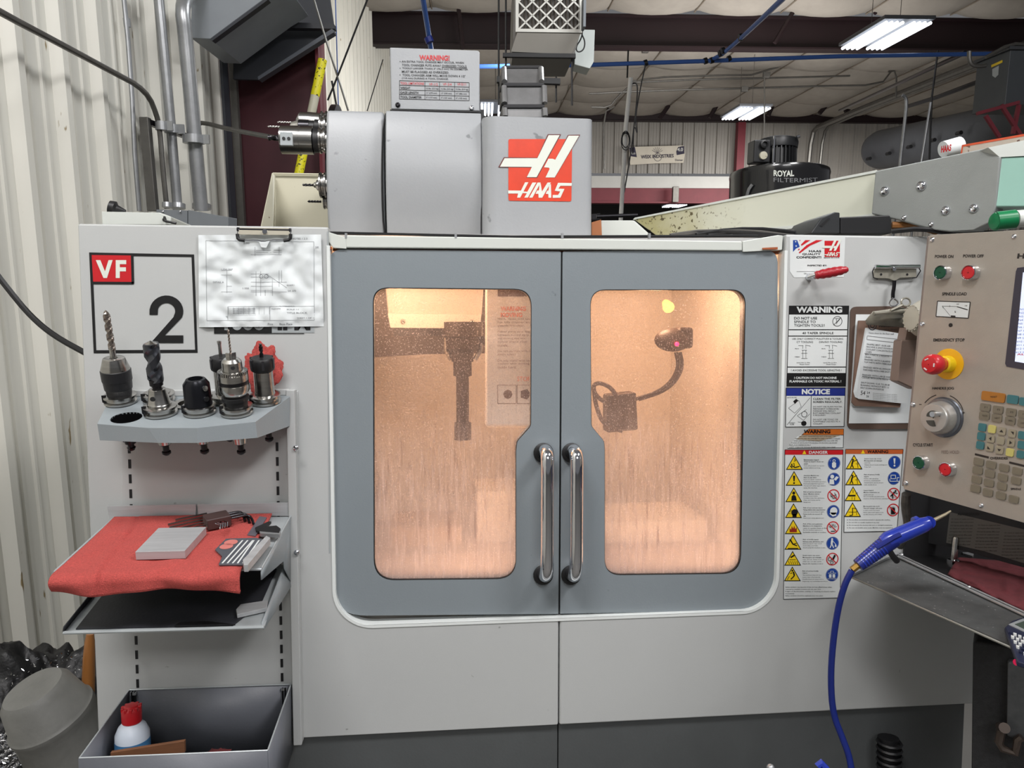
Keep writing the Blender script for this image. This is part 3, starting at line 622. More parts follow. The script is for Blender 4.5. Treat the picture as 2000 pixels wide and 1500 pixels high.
Lk.new(mth('ADD', mth('MULTIPLY', mth('MULTIPLY', dst, low), .75), mth('MULTIPLY', spk, .22), True), cm_.inputs[0]); Lk.new(cm_.outputs[2], tr.inputs[0])
tl = N.new('ShaderNodeBsdfTranslucent'); tl.inputs[0].default_value = (.93, .88, .86, 1)
df = N.new('ShaderNodeBsdfDiffuse'); df.inputs[0].default_value = (.62, .56, .60, 1)
m1 = N.new('ShaderNodeMixShader'); m1.inputs[0].default_value = .38; Lk.new(tl.outputs[0], m1.inputs[1]); Lk.new(df.outputs[0], m1.inputs[2])
m2 = N.new('ShaderNodeMixShader'); Lk.new(fac, m2.inputs[0]); Lk.new(tr.outputs[0], m2.inputs[1]); Lk.new(m1.outputs[0], m2.inputs[2])
gl = N.new('ShaderNodeBsdfGlossy'); gl.inputs['Roughness'].default_value = .12
bp = N.new('ShaderNodeBump'); bp.inputs['Strength'].default_value = .35; bp.inputs['Distance'].default_value = .001; Lk.new(mth('ADD', mth('MULTIPLY', streak, low), dots), bp.inputs['Height']); Lk.new(bp.outputs[0], gl.inputs['Normal'])
m3 = N.new('ShaderNodeMixShader'); m3.inputs[0].default_value = .05; Lk.new(m2.outputs[0], m3.inputs[1]); Lk.new(gl.outputs[0], m3.inputs[2]); Lk.new(m3.outputs[0], outn.inputs[0])
dl = door([(643, 487), (643, 1203), (1090.5, 1199), (1095.5, 491)], [.03, .085, .001, .004], [(729, 562), (731, 1133), (1008, 1130), (1008, 880), (1010, 862), (1037, 832), (1038, 565)], [.034, .05, .046, .02, .02, .02, .04], -1)
drr = door([(1099, 491), (1094, 1199), (1519, 1191), (1519, 489)], [.004, .001, .085, .03], [(1153, 566), (1155, 832), (1180, 862), (1181, 880), (1181, 1123), (1446, 1120), (1456, 566)], [.036, .02, .02, .02, .04, .046, .036], 1)
dl['label'] = 'left grey sliding door with notched window'; drr['label'] = 'right grey sliding door with notched window'
B().px(MFy(.02), [(1090, 492), (1103, 492), (1099, 1205), (1086, 1205)], 0, -.02).obj('door_seal', BLACK, mill)
for px, par, s in ((1066, dl, -1), (1123, drr, 1)):
    x1 = px+ (4 if s < 0 else 6)
    pts = [P(px, 884, .012), P(px, 880, -.012), P(px, 882, -.035), P(px+1, 890, -.052), P(px+2, 910, -.056), P(px+3, 1000, -.056), P(px+3, 1098, -.056), P(px+2, 1114, -.052), P(px+1, 1124, -.035), P(px, 1124, -.012), P(px, 1122, .012)]
    xm = pts[5].x; pts = [Vector((xm, p.y, p.z)) for p in pts]
    h = B().tube(pts, .0150, 18, smooth=2).obj('handle', CHROME, par)
    for p in (pts[0], pts[-1]):
        B().lathe((xm, .010, p.z), -Y3, [(0, .023), (.004, .023), (.006, .020), (.0062, .0145)], 20, False).obj('handle_grommet', BLACK, h)
# ---------------- inside of the enclosure
IN = mat('interior_white', (222, 216, 208), .5, var=.08, vs=2.5)
x0, x1 = xo0-.05, xo1+.05; zf = zo-.12; zc_ = zr-.004; YB = 1.0
B().aab((x0, YB, zf), (x1, YB+.02, zc_)).obj('inner_back', IN, mill)
B().aab((x0-.01, .05, zf), (x0, YB, zc_)).obj('inner_side', IN, mill); B().aab((x1, .05, zf), (x1+.01, YB, zc_)).obj('inner_side', IN, mill)
B().aab((x0, .05, zf-.01), (x1, YB, zf)).obj('inner_floor', IN, mill); B().aab((x0, .075, zc_), (x1, YB+.02, zc_+.004)).obj('warm_light_lid', IN, mill)  # lid added to hold in the warm light; the enclosure is open-topped
B().aab((x0, .046, zf), (x1, .052, zo+.03)).obj('leak_blocker', IN, mill)  # unseen strip added to block warm light leaking under the doors
# spindle head cover, seen through the left window
HC = mat('head_cover', (196, 186, 176), .5, var=.08)
B().px(MFy(.42), [(752, 556), (945, 556), (941, 616), (758, 616)], 0, -.35).obj('spindle_head', HC, mill, bevel=.004)
B().px(MFy(.40), [(757, 612), (940, 614), (938, 642), (762, 640)], 0, -.02).obj('head_flange', mat('head_flange_paint', (214, 206, 196), .5), mill, bevel=.002)
B().aab(P(770, 640, .42), P(900, 655, .7)).obj('head_underside', DKSTEEL, mill)
SPD = mat('spindle_dark', (40, 30, 26), .45, .2)
for x, y in ((787, 628), (922, 629)): screw(MFy(.399), x, y, 5, mill, STEEL)
c = P(903, 650, .42)
b = B(); b.lathe(c+Z3*.03, -Z3, [(0, .055), (.04, .055), (.045, .048), (.075, .045), (.08, .032), (.095, .032), (.1, .02)], 24); b.obj('spindle_nose', SPD, mill)
b = B(); b.lathe(c-Z3*.06, -Z3, [(0, .031), (.02, .031), (.022, .026), (.06, .026), (.062, .018), (.19, .018), (.192, .024), (.24, .024)], 20); b.obj('spindle_tool', SPD, mill)
for dx in (-.045, .05): B().tube([c+X3*dx+Z3*.03, c+X3*dx-Z3*.05, c+X3*dx*.7-Z3*.075], .007, 8).obj('coolant_nozzle', STEEL, mill)
B().tube([c+X3*.05-Z3*.02, c+X3*.12-Z3*.025, c+X3*.2-Z3*.03], .012, 8).obj('air_nozzle', DKSTEEL, mill)
# dark plate painting in the shade behind the spindle head
B().px(MFy(.6), [(700, 500), (952, 500), (952, 690), (830, 692), (700, 700)], 0, -.03).obj('rear_shadow_plate', mat('rear_shade_brown', (70, 58, 52), .6), mill)
# instruction plate on the inner guard
ig = MFy(.20)
B().px(ig, pxrect(948, 556, 1092, 836), 0, -.02).obj('inner_guard', IN, mill, bevel=.01)
b = B(); b.px(ig, pxrect(972, 564, 1050, 579), .001)
para(b, ig, ['Never open until spindle', 'has fully stopped and', 'guards are clear.'], 972, 623, 3.1, 5, 6.6); para(b, ig, ['Never place your fingers', 'between moving parts or', 'any moving machine', 'member when working', 'inside.'], 972, 648, 3.0, 5, 6.6)
para(b, ig, ['Do not operate with the', 'doors open.'], 972, 686, 3.0, 5, 6.8); para(b, ig, ['Do not stand next to', 'machine when working', 'inside here.'], 972, 704, 3.1, 5, 6.6)
for x in (972, 1010):
    for e in (((x, 752), (x+36, 752)), ((x+36, 752), (x+36, 788)), ((x+36, 788), (x, 788)), ((x, 788), (x, 752))): b.strip(ig, e[0], e[1], 1, .001)
b.disc(ig, 992, 770, 9, .001, 8); b.disc(ig, 1026, 770, 11, .001, 5)
b.obj('plate_lettering', mat('faded_ink', (92, 70, 62), .7), mill)
b = B(); para(b, ig, ['WARNING', 'MOVING'], 978, 603, 7, 9, 12, .001, .03); text(b, ig, 'STOP', 1010, 1036, 740, 9); b.obj('plate_lettering', mat('faded_red', (226, 120, 90), .7), mill)
# work light, camera arm and junction box in the right window
wl = P(1312, 590, .55)
B().lathe(wl+Y3*.06, (Vector((0, -1, -.5))), [(0, .012), (.03, .018), (.035, .018)], 20).obj('work_lamp', mat('warm_lamp', (255, 190, 110), .5, emit=1.6), mill)
cm = P(1314, 664, .4)
b = B(); b.sphere(cm, .042, 10, (1.25, 1, .8)); b.obj('camera_head', mat('probe_brown', (46, 30, 26), .5), mill)
B().box(cm+X3*.03+Z3*.006, X3*.022, Y3*.03, Z3*.03).obj('camera_cap', MATS['probe_brown'], mill, bevel=.01)
B().sphere(P(1322, 672, .352), .006, 8).obj('indicator_light', mat('red_led', (255, 20, 60), .4, emit=12), mill)
for o_ in (0, 8): B().tube([P(x+o_, y, .4) for x, y in ((1320, 688), (1326, 715), (1312, 745), (1285, 766), (1240, 780))], .0055, 10, smooth=2).obj('flexible_hose', MATS['probe_brown'], mill)
BXM = mat('box_brown', (60, 46, 42), .55, var=.1)
B().px(MFy(.34), [(1186, 772), (1243, 766), (1247, 840), (1186, 846)], 0, -.06).obj('relay_box', BXM, mill, bevel=.006)
for pts in (((1188, 790), (1162, 772), (1158, 752), (1172, 747), (1192, 756), (1204, 772), (1200, 790)), ((1160, 760), (1163, 790), (1178, 830), (1215, 842))):
    B().tube([P(x, y, .33) for x, y in pts], .006, 8, smooth=2).obj('flexible_hose', BXM, mill)
# table, vise and work piece low in the left window
B().aab(P(700, 1085, .45), P(1500, 1150, .85)).obj('work_table', mat('table_brown', (120, 104, 100), .5, .2), mill, bevel=.005)
B().aab(P(760, 1030, .5), P(900, 1090, .7)).obj('vise_body', mat('vise_grey', (150, 132, 120), .45, .2), mill, bevel=.006)
B().aab(P(930, 960, .55), P(1080, 1040, .75)).obj('vise_jaw', IN, mill, bevel=.006)
B().aab(P(1180, 1020, .5), P(1330, 1090, .75)).obj('vise_body', IN, mill, bevel=.006)
def plight(p, e, r=.06, col=(1, .59, .35)):  # warm points: one by the lamp, the rest added to light the interior
    l = bpy.data.lights.new('unseen_warm_light', 'POINT'); l.energy = e*.66; l.color = col; l.shadow_soft_size = r
    o = bpy.data.objects.new('unseen_warm_light', l); S.collection.objects.link(o); o.location = p
plight(wl-Y3*.12-X3*.1, 6.5, .05); plight(Vector((xo0+.14, .16, zc_-.08)), 7.5, .06); plight(Vector(((x0+x1)/2+.1, .30, zc_-.05)), 5.0, .06); plight(Vector(((x0+x1)/2-.2, .2, zf+.12)), 4.2, .08); plight(Vector((x1-.2, .2, zf+.12)), 3.6, .08)
# ---------------- logo drawing
def logo(fr, X0, Y0, s, sy, off, parent, redm, wm, outline=True):
    """square badge with the slanted H; X0,Y0 = corner in pixels, s = pixels per unit of 1/10 px of the big one"""
    def T(x, y): return (X0+x*s, Y0+y*sy)
    b = B(); sq = rpoly([T(330, 215), T(330, 1420), T(1560, 1435), T(1575, 215)], [s*40]*4, 4)
    b.px(fr, sq, off); b.obj('badge_red', redm, parent)
    H1 = [(1115, 140), (895, 590), (255, 590), (165, 755), (790, 760), (690, 960), (880, 960), (1330, 140)]
    H2 = [(1505, 150), (1245, 620), (1195, 600), (1112, 600), (1025, 768), (1120, 775), (1135, 800), (1055, 965), (1235, 965), (1710, 150)]
    if outline:
        b = B()
        for Hh, g in ((H1, ((-18, -18), (0, -10), (-14, -20), (-34, 12), (0, 14), (-10, 10), (10, 14), (30, -18))), (H2, None)):
            if g is None:
                g = [(-12, -16)]+[(0, 0)]*7+[(6, 4), (24, -20)]
            b.px(fr, [T(x+a, y+c_) for (x, y), (a, c_) in zip(Hh, g)], off+.0004)
        b.obj('badge_outline', mat('badge_brown', (104, 50, 48), .5) if 'badge_brown' not in MATS else MATS['badge_brown'], parent)
    b = B()
    b.px(fr, [T(*p) for p in H1], off+.0008); b.px(fr, [T(*p) for p in H2], off+.0008)
    for pl in ([(325, 1220), (325, 1280), (520, 1280), (500, 1360), (560, 1360), (720, 1060), (655, 1060), (575, 1222)],
               [(620, 1240), (700, 1245), (800, 1065), (875, 1065), (710, 1360), (640, 1360), (690, 1275), (610, 1272)],
               [(900, 1065), (960, 1065), (800, 1360), (735, 1360)],
               [(960, 1075), (985, 1240), (1095, 1065), (1160, 1065), (990, 1362), (920, 1362), (915, 1285), (860, 1285), (890, 1220), (925, 1220), (935, 1110)],
               [(1160, 1095), (1168, 1362), (1112, 1362), (1110, 1290), (1060, 1285), (1085, 1222), (1112, 1222), (1125, 1110)],
               [(1300, 1070), (1570, 1075), (1565, 1130), (1345, 1128), (1305, 1185), (1425, 1190), (1345, 1362), (1195, 1365), (1195, 1308), (1300, 1308), (1340, 1240), (1235, 1225)]):
        b.px(fr, [T(*p) for p in pl], off+.0008)
    b.obj('badge_letters', wm, parent)
# ---------------- above the enclosure: logo cover, tool changer
lc = thing('column_cover', P(1052, 463, .3), 'grey sheet cover carrying the big red H badge on top of the machine', 'machine cover')
fl_ = MFy(.16)
a0 = fl_.uv(943, 350)[0]; a1 = fl_.uv(1158, 350)[0]; zt_ = fl_.uv(1050, 229)[1]; zb_ = fl_.uv(1050, 470)[1]
top = Fr((0, 0, 0), X3, Y3)
B().prism([rpoly([(a0, .16), (a1, .16), (a1, .62), (a0, .62)], [.035, .02, .01, .01], 8)], top, zt_, zb_).obj('cover_shell', COVER, lc, bevel=.006, fix=True)
logo(fl_, 960, 250, .1, .1, .0012, lc, ORED, CREAMP)
B().box(P(941, 290, .3), X3*.004, Y3*.03, Z3*.09).obj('gap_strip', BLACK, lc)
B().tube([P(941, 300, .2), P(942, 455, .2)], .004, 6).obj('gap_strip', BLACK, lc)
tcg = thing('tool_changer', P(790, 463, .3), 'grey side-mounted tool changer with a rounded two-piece cover on top of the machine', 'tool changer')
def cover(pxl, pxr, ytop, ybot, Y, depth, bul, name, curve_side=0):
    f = MFy(Y); xa = f.uv(pxl, 350)[0]; xb = f.uv(pxr, 350)[0]; zt = f.uv(800, ytop)[1]; zb = f.uv(800, ybot)[1]; h = zt-zb
    def prof(x):
        n = 16; q = []
        for i in range(n+1):
            t = i/n; q.append(Vector((x+(curve_side*math.sin(math.pi*t)), Y-bul*math.sin(math.pi*min(1, t*1.0))**.8*.9, zb+h*t)))
        q.append(Vector((x, Y+depth, zt+.004))); q.append(Vector((x, Y+depth, zb))); return q
    A = prof(xa); C_ = prof(xb); n = len(A); b = B()
    b.add(A+C_, [(i, i+n, (i+1) % n+n, (i+1) % n) for i in range(n)]+[tuple(range(n)), tuple(range(2*n-1, n-1, -1))])
    return b.obj(name, COVER, tcg, bevel=.008 if name == 'carousel_cover' else .004, seg=3, fix=True), xa, xb
o1, xa, xb = cover(640, 752, 219, 470, .26, .5, .03, 'carousel_cover')
o2, xa2, xb2 = cover(755, 940, 217, 470, .22, .5, .035, 'arm_cover')
B().tube([P(753.5, 222, .23)]+[P(750-4*math.sin(math.pi*k/8), 222+k*30, .23) for k in range(1, 8)]+[P(753, 468, .23)], .0025, 6).obj('cover_joint', BLACK, tcg)
wb = B().px(MFy(.24), [(761, 92), (934, 98), (937, 102), (937, 217), (764, 213)], 0, -.10).obj('warning_box', COVER, tcg, bevel=.003)
fw = MFy(.24)
b = B(); text(b, fw, 'WARNING!', 819, 878, 112.5, 10.5, .001, .035, .015); 
text(b, fw, 'TOOL LIMITATIONS', 782, 828, 162.5, 5, .001, .01, .02)
for x, st in ((838, 'VF-1/2'), (865, 'VF-3/4'), (893, 'VF-5/11')): text(b, fw, st, x, x+17, 164.5, 5, .001, 0, .02)
b.obj('red_lettering', RED, wb)
b = B()
for i, (st, x0_, x1_) in enumerate((('AN EXTRA TOOL CHANGE MAY OCCUR, WHEN', 784.5, 906), ('TOOL CHANGER PUTS AWAY OVERSIZED TOOLS.', 785, 912), ('TOOLS LARGER THAN 3" (76.2 mm) IN DIAMETER', 785.5, 914), ('MUST BE FLAGGED AS OVERSIZED.', 785, 877), ('TOOL CHANGER ARM WILL MOVE DOWN 4 1/2"', 786, 909), ('(114 mm) DURING A TOOL CHANGE.', 785, 876))):
    text(b, fw, st, x0_, x1_, 120.2+i*6.5, 4.3, .001, .012, .022)
    if i % 2 == 0: b.disc(fw, 781.5, 120.2+i*6.5, .9, .001, 8)
b.strip(fw, (863, 131.8), (912, 132.8), .7)
for k in range(5): b.strip(fw, (780, 157.3+k*9), (916.5, 161.3+k*8.8), .9)
for x in (780.3, 830, 858.5, 888, 916.3): b.strip(fw, (x, 157.5+(x-780)*.03), (x, 193+(x-780)*.027), .9)
for k, st in enumerate(('WEIGHT', 'GAGE LENGTH', 'TOOL DIAMETER')): text(b, fw, st, 782, 782+len(st)*3.2, 171.7+k*8.8, 4.6, .001, .02, .02)
for k, row in enumerate((('12 lbs. (5.5 kg)', '12 lbs. (5.5 kg)', '12 lbs. (5.5 kg)'), ('11" (279 mm)', '13" (330 mm)', '16" (406 mm)'), ('5" (127 mm)', '5" (127 mm)', '6" (152 mm)'))):
    for j, st in enumerate(row): text(b, fw, st, 832.5+j*29, 832.5+j*29+(24 if k == 0 else 21), 173+k*8.8+j*.7, 4, .001, .015, .02)
b.obj('black_lettering', BLKP, wb)
for x, y, m_ in ((777, 205, DKSTEEL), (921, 210.5, CHROME)): screw(fw, x, y, 5, tcg, m_, .001)
B().px(MFy(.235), [(762, 213.5), (937, 217.5), (937, 219.5), (762, 215.5)], .001, -.05).obj('cover_joint', BLACK, tcg)
# carousel face and the tool holders it carries
fc = P(641, 340, .42)
B().cyl((xa-.012, .5, fc.z), (xa+.004, .5, fc.z), .20, None, 40).obj('carousel_disc', DKSTEEL, tcg)
def drill(b, p, d, R, Ln, turns, flute=.45, n=14, tip=True, steps=40):
    p = Vector(p); d = Vector(d).normalized(); u = d.orthogonal().normalized(); v = d.cross(u); vs = []; fs = []
    for k in range(steps+1):
        t = k/steps; a0_ = t*turns*2*math.pi
        for i in range(n):
            a = 2*math.pi*i/n; q = max(0, math.cos(2*a))**.7; r = R*(1-flute*q)
            if tip and t > .93: r *= max(.05, (1-t)/.07)
            aa = a+a0_; vs.append(p+d*(Ln*t)+u*(r*math.cos(aa))+v*(r*math.sin(aa)))
    fs = [(k*n+i, k*n+(i+1) % n, (k+1)*n+(i+1) % n, (k+1)*n+i) for k in range(steps) for i in range(n)]
    fs.append(tuple(range(steps*n, steps*n+n))); b.add(vs, fs); return b
FL = [(-.001, .0225), (0, .0315), (.004, .0315), (.006, .027), (.010, .027), (.012, .0315), (.016, .0315), (.018, .024)]
def sideholder(px, py, Y, kind, label, k=1.0):
    t = thing('tool_holder', P(px, py, Y), label, 'tool holder', 'tool holders in the tool changer')
    o = P(px, py, Y); d = -X3
    B().lathe(o, d, [(a*k, r*k) for a, r in [(-.02, .022)]+FL], 32).obj('flange', STEEL, t)
    if kind == 'bore':
        B().lathe(o+d*.017, d, [(0, .029), (.012, .03), (.014, .026)], 28).obj('collar', BLACK, t)
        B().lathe(o+d*.031, d, [(0, .034), (.030, .034), (.0305, .033), (.0315, .033), (.032, .034), (.078, .034), (.079, .030)], 36).obj('head', STEEL, t)
        B().box(o+d*.09-Y3*.031-Z3*.006, X3*.015, Y3*.005, Z3*.016).obj('insert_plate', LTGREY, t, bevel=.001)
        for s_ in (-.006, .006): B().cyl(o+d*(.090+s_)-Y3*.0355-Z3*.006, o+d*(.090+s_)-Y3*.038-Z3*.006, .004, None, 12).obj('set_screw', BLACK, t)
        b = B(); drill(b, o+d*.108+Z3*.004, d, .007, .035, .5); b.obj('end_mill', DKSTEEL, t)
    elif kind == 'chuck':
        B().lathe(o+d*.017, d, [(0, .02), (.012, .021), (.014, .017), (.03, .017)], 24).obj('neck', BLACK, t)
        B().lathe(o+d*.044, d, [(0, .019), (.026, .019), (.027, .0175)], 24).obj('sleeve', DKSTEEL, t)
        B().lathe(o+d*.071, d, [(0, .018), (.018, .013), (.022, .006)], 24).obj('jaw', STEEL, t)
        b = B(); drill(b, o+d*.09, d, .0026, .062, 4); b.obj('drill_bit', STEEL, t)
    elif kind == 'big':
        B().lathe(o+d*.017, d, [(0, .026), (.03, .028), (.055, .028), (.06, .02), (.066, .01)], 28).obj('body', STEEL, t)
        b = B(); drill(b, o+d*.08, d, .0024, .055, 4); b.obj('drill_bit', STEEL, t)
    elif kind == 'small':
        B().lathe(o+d*.017, d, [(0, .012), (.006, .013), (.010, .007), (.014, .006)], 20).obj('nut', STEEL, t)
        b = B(); drill(b, o+d*.03, d, .0032, .03, 1.6); b.obj('end_mill', DKSTEEL, t)
    elif kind == 'bit':
        b = B(); drill(b, o+d*.016, d, .003, .035, 2.5); b.obj('drill_bit', DKSTEEL, t)
sideholder(640, 241, .44, 'big', 'silver holder with the highest fine drill bit in the carousel')
sideholder(638, 250, .36, 'chuck', 'black sleeved drill chuck pointing left, just above the boring head')
sideholder(637, 275, .27, 'bore', 'polished cylindrical holder with two set screws, largest in the carousel')
sideholder(638, 362, .27, 'small', 'stubby holder with a short end mill in front of the cream chute')
t_ = sideholder(640, 394, .30, 'bit', 'lowest holder in the carousel, only its dark drill bit clearly seen', .6)
# cable chain
ch = thing('cable_chain', P(1025, 228, .5), 'grey jointed cable carrier chain rising behind the badge cover', 'cable chain')
LK = mat('chain_plastic', (128, 128, 128), .35, .3, var=.25, vs=20); LKD = mat('chain_dark', (60, 60, 62), .5)
for i, (y0, y1, x0_, x1_, Yn, Yb) in enumerate(((132, 165, 984, 1056, .78, .72), (167, 207, 984, 1062, .70, .68), (209, 232, 985, 1063, .66, .66))):
    A = [P(x0_, y0, Yn), P(x1_, y0, Yn), P(x1_+1, y1, Yb), P(x0_+1, y1, Yb)]; bk = [q+Y3*.10 for q in A]
    l_ = B().add(A+bk, [(0, 3, 2, 1), (4, 5, 6, 7), (0, 1, 5, 4), (2, 3, 7, 6), (1, 2, 6, 5), (0, 4, 7, 3)]).obj('chain_link', LK, ch, bevel=.006, fix=True)
    for s_ in (0, 1):
        q0 = A[s_]; q1 = A[3-s_]; B().tube([q0+Y3*(-.008)+Z3*-.006, q1+Y3*(-.008)+Z3*.006], .009, 8).obj('side_plate', LK, l_)
    B().tube([A[0]-Y3*.004, A[1]-Y3*.004], .005, 6).obj('hinge_pin', LKD, l_); B().tube([A[3]-Y3*.004, A[2]-Y3*.004], .004, 6).obj('hinge_pin', LKD, l_)
    B().box((A[0]+A[3])/2+Y3*.05-X3*.004, X3*.003, Y3*.05, Z3*.02).obj('link_side', LKD, l_)
B().aab(P(990, 232, .72), (P(1060, 232, .72)+Vector((0, .08, 0))).to_tuple()[:2]+(zc_,)).obj('chain_mount', LKD, ch)
# cream chip chute behind the tool changer
t = thing('chip_chute', P(580, 440, .8), 'cream sheet metal chute standing behind the left cabinet top', 'chute')
B().px(MFy(.85), [(533, 339), (645, 341), (650, 900), (520, 900)], 0, -.01).obj('back_plate', CREAM, t)
b = B(); b.add([P(533, 338, .62), P(538, 345, .84), P(528, 900, .84), P(415, 900, .62)], [(0, 3, 2, 1)]); b.obj('side_wing', CREAM, t, solid=.003)
B().tube([P(533, 339, .84), P(645, 341, .84)], .003, 6).obj('rolled_edge', CREAM, t)
# flat white lid on the cabinet's left end
t = thing('cabinet_lid', P(265, 436, .1), 'flat white box lying on top of the left cabinet end', 'cover')
f = MFy(.1)
B().px(f, [(197, 413), (312, 415), (334, 423), (334, 440), (199, 440)], 0, -.28).obj('lid_shell', HD, t, bevel=.003)
B().lathe(P(214, 405, .16), Vector((1, .1, -.25)), [(0, .016), (.012, .017), (.016, .010), (.035, .004)], 16).obj('knob', BLACK, t)
B().tube([P(321, 424, .098), P(324, 432, .09), P(344, 436, .09)], .003, 6).obj('cord', BLACK, t); B().disc(f, 321, 429, 4, .001, 12).obj('cord_hole', BLACK, t)
# sloping arm carrying the control pendant
arm = thing('pendant_arm', P(1500, 440, .3), 'long off-white sloping arm rising right with a grey bolted end plate', 'support arm')
fa = vert_frame(P(1240, 440, .62), P(1705, 400, .12))
ARM = mat('arm_white', (206, 208, 192), .4, var=.05); 
STAIN = mat('arm_stained', (206, 208, 192), .42, var=1, vs=3.2, col2=(160, 150, 88), spots=(95, .60, (92, 84, 58)), mask=(P(1460, 430, .35).x, P(1370, 430, .4).x))
B().px(fa, [(1236, 427), (1712, 335), (1712, 418), (1600, 439), (1446, 452), (1290, 466)], 0, -.12).obj('arm_beam', STAIN, arm, bevel=.002)
B().px(fa, [(1446, 449), (1600, 436), (1712, 415), (1712, 421), (1600, 442), (1440, 456)], .004, -.02).obj('arm_lip', HD, arm)
B().px(fa, [(1240, 425), (1712, 332), (1712, 337), (1236, 429)], .004, -.02).obj('arm_lip', HD, arm)
fe = vert_frame(P(1705, 400, .10), P(1950, 380, -.14))
PL = mat('end_plate_grey', (150, 154, 152), .45, .1, var=.06, vs=12, bump=.15, bs=400)
B().px(fe, [(1709, 334), (1935, 287), (1954, 306), (1945, 402), (1931, 436), (1905, 449), (1850, 452), (1815, 448), (1745, 428), (1701, 418)], .004, -.04).obj('end_plate', PL, arm, bevel=.004)
for x, y, r in ((1728, 373, 9), (1800, 363, 10), (1847, 411, 9), (1902, 407, 9), (1766, 425, 5), (1819, 438, 5)): screw(fe, x, y, r, arm, CHROME, .004, 'bolt')
fm = vert_frame(P(1952, 380, -.14), P(2100, 380, -.16))
B().px(fm, [(1953, 307), (1930, 288), (2060, 262), (2080, 300)], .002, -.3).obj('arm_cap', HD, arm)
B().px(fm, [(1953, 306), (2100, 300), (2100, 405), (1943, 405)], .0, -.3).obj('arm_housing', MINT, arm, bevel=.006)
B().px(vert_frame(P(1172, 440, .5), P(1280, 440, .5)), [(1172, 430), (1240, 430), (1280, 466), (1172, 466)], 0, -.2).obj('arm_foot', HD, arm, bevel=.006)
B().px(MFy(.5), [(1156, 434), (1174, 429), (1176, 468), (1156, 468)], 0, -.1).obj('foot_gasket', mat('tan_gasket', (176, 112, 72), .7), arm)
B().cyl(P(1945, 432, -.22), P(1982, 428, -.23), .0192, .0192, 24).obj('green_cap', GREEN, arm); B().cyl(P(1982, 428, -.23), P(2080, 420, -.24), .0175, None, 20).obj('cap_pipe', HD, arm)
B().lathe(P(1945, 432, -.22), -X3, [(0, .0192), (.004, .016), (.006, .008)], 24).obj('green_cap', GREEN, arm)
t = thing('cable_bundle', P(1450, 460, .2), 'tangle of black and grey cables under the sloping arm', 'cables')
for k in range(9):
    y = 452+random.random()*10; x = 1290+random.random()*160
    B().tube([P(x, y+6, .14), P(x+70, y-2+random.uniform(-4, 3), .16), P(x+150, y+random.uniform(-6, 4), .14), P(x+240, 462, .12)], .0045, 6, smooth=1).obj('cable', BLACK if k % 3 else GALVD, t)
t = thing('cable_chute', P(1640, 450, .05), 'black wedge-shaped cable guide sitting on the right cabinet top', 'cable guide')
BKP = mat('black_plastic_soft', (40, 42, 44), .45, var=.15)
B().px(MFy(.03), [(1583, 456), (1604, 425), (1630, 414), (1641, 415), (1641, 456)], 0, -.14).obj('guide_end', BKP, t, bevel=.003)
B().px(MFy(.03), [(1641, 424), (1738, 420), (1742, 428), (1742, 456), (1641, 456)], -.005, -.12).obj('guide_body', BLACK, t, bevel=.003)
B().px(MFy(.03), [(1601, 441), (1618, 425), (1622, 427), (1606, 443)], .001).obj('slot', BLACK, t)
b = B(); b.tube([P(1742, 452, .02), P(1800, 446, -.02), P(1860, 456, -.03), P(1960, 455, -.1)], .006, 8, smooth=1); b.obj('cable', BLACK, t)
b = B(); b.tube([P(1742, 440, .06), P(1790, 440, .04), P(1830, 452, .04)], .009, 8, smooth=1); b.obj('cable', mat('amber_hose', (160, 108, 60), .4), t)
# boxes lying on the arm
t = thing('printed_carton', P(1930, 300, .3), 'white carton with orange edges lying behind the arm end plate', 'carton')
fk = vert_frame(P(1878, 290, .25), P(2000, 275, .1)); CT = mat('carton_print', (214, 200, 186), .7, var=.12, vs=20, spots=(40, .6, (120, 90, 80)))
B().px(fk, [(1879, 284), (2060, 252), (2060, 425), (1876, 425)], 0, -.12).obj('carton_body', CT, t, bevel=.002)
b = B(); b.strip(fk, (1879, 285), (2050, 255), 4, .001); b.strip(fk, (1880, 284), (1877, 304), 3, .001); b.obj('orange_edge', mat('carton_orange', (226, 96, 60), .5), t)
t = thing('rolled_poster', P(1860, 300, .3), 'curled red and white printed sheet beside the orange-edged carton', 'printed sheet')
b = B(); b.lathe(P(1842, 292, .3), (P(1880, 283, .3)-P(1842, 292, .3)), [(0, .022), (.05, .024)], 20); b.obj('roll', PAPER, t)
b = B(); text(b, fk, 'HAAS', 1838, 1858, 292, 13, .02, .05, -.2); b.obj('lettering', RED, t)
# ================================================================== PRINT ON THE MACHINE
bx = B()
e5 = 2.6
f0 = MF
o_ = [(174, 493), (183, 690), (386, 689), (379, 497)]; i_ = [(180, 499), (188, 684), (381, 683), (374, 502)]
vf = B().px(f0, o_, .0008, None, [i_]).obj('model_sticker', BLKP, mill)
B().px(f0, [(179, 498), (182, 551), (257, 551), (256, 499)], .001).obj('red_field', RED, vf)
b = B(); b.strip(f0, (258, 497), (259.5, 554), 5, .0012); b.strip(f0, (181, 552.5), (261, 553), 5, .0012)
two = [(292, 615), (292, 604)]+[(325+33*math.cos(math.radians(a)), 608-31*math.sin(math.radians(a))) for a in range(172, -36, -13)]+[(322, 655), (358, 655), (358, 670), (294, 670), (339, 619)]+[(325+17*math.cos(math.radians(a)), 608-16*math.sin(math.radians(a))) for a in range(-30, 176, 13)]+[(308, 615)]
b.px(f0, two, .0012); b.obj('black_lettering', BLKP, vf)
b = B(); b.px(f0, [(187, 508), (202, 543), (209, 543), (220, 508), (212, 508), (205, 530), (196, 508)], .0016)
b.px(f0, [(226, 508), (226, 543), (234, 543), (234, 530), (246, 530), (246, 522), (234, 522), (234, 516), (246.5, 516), (246.5, 508)], .0016)
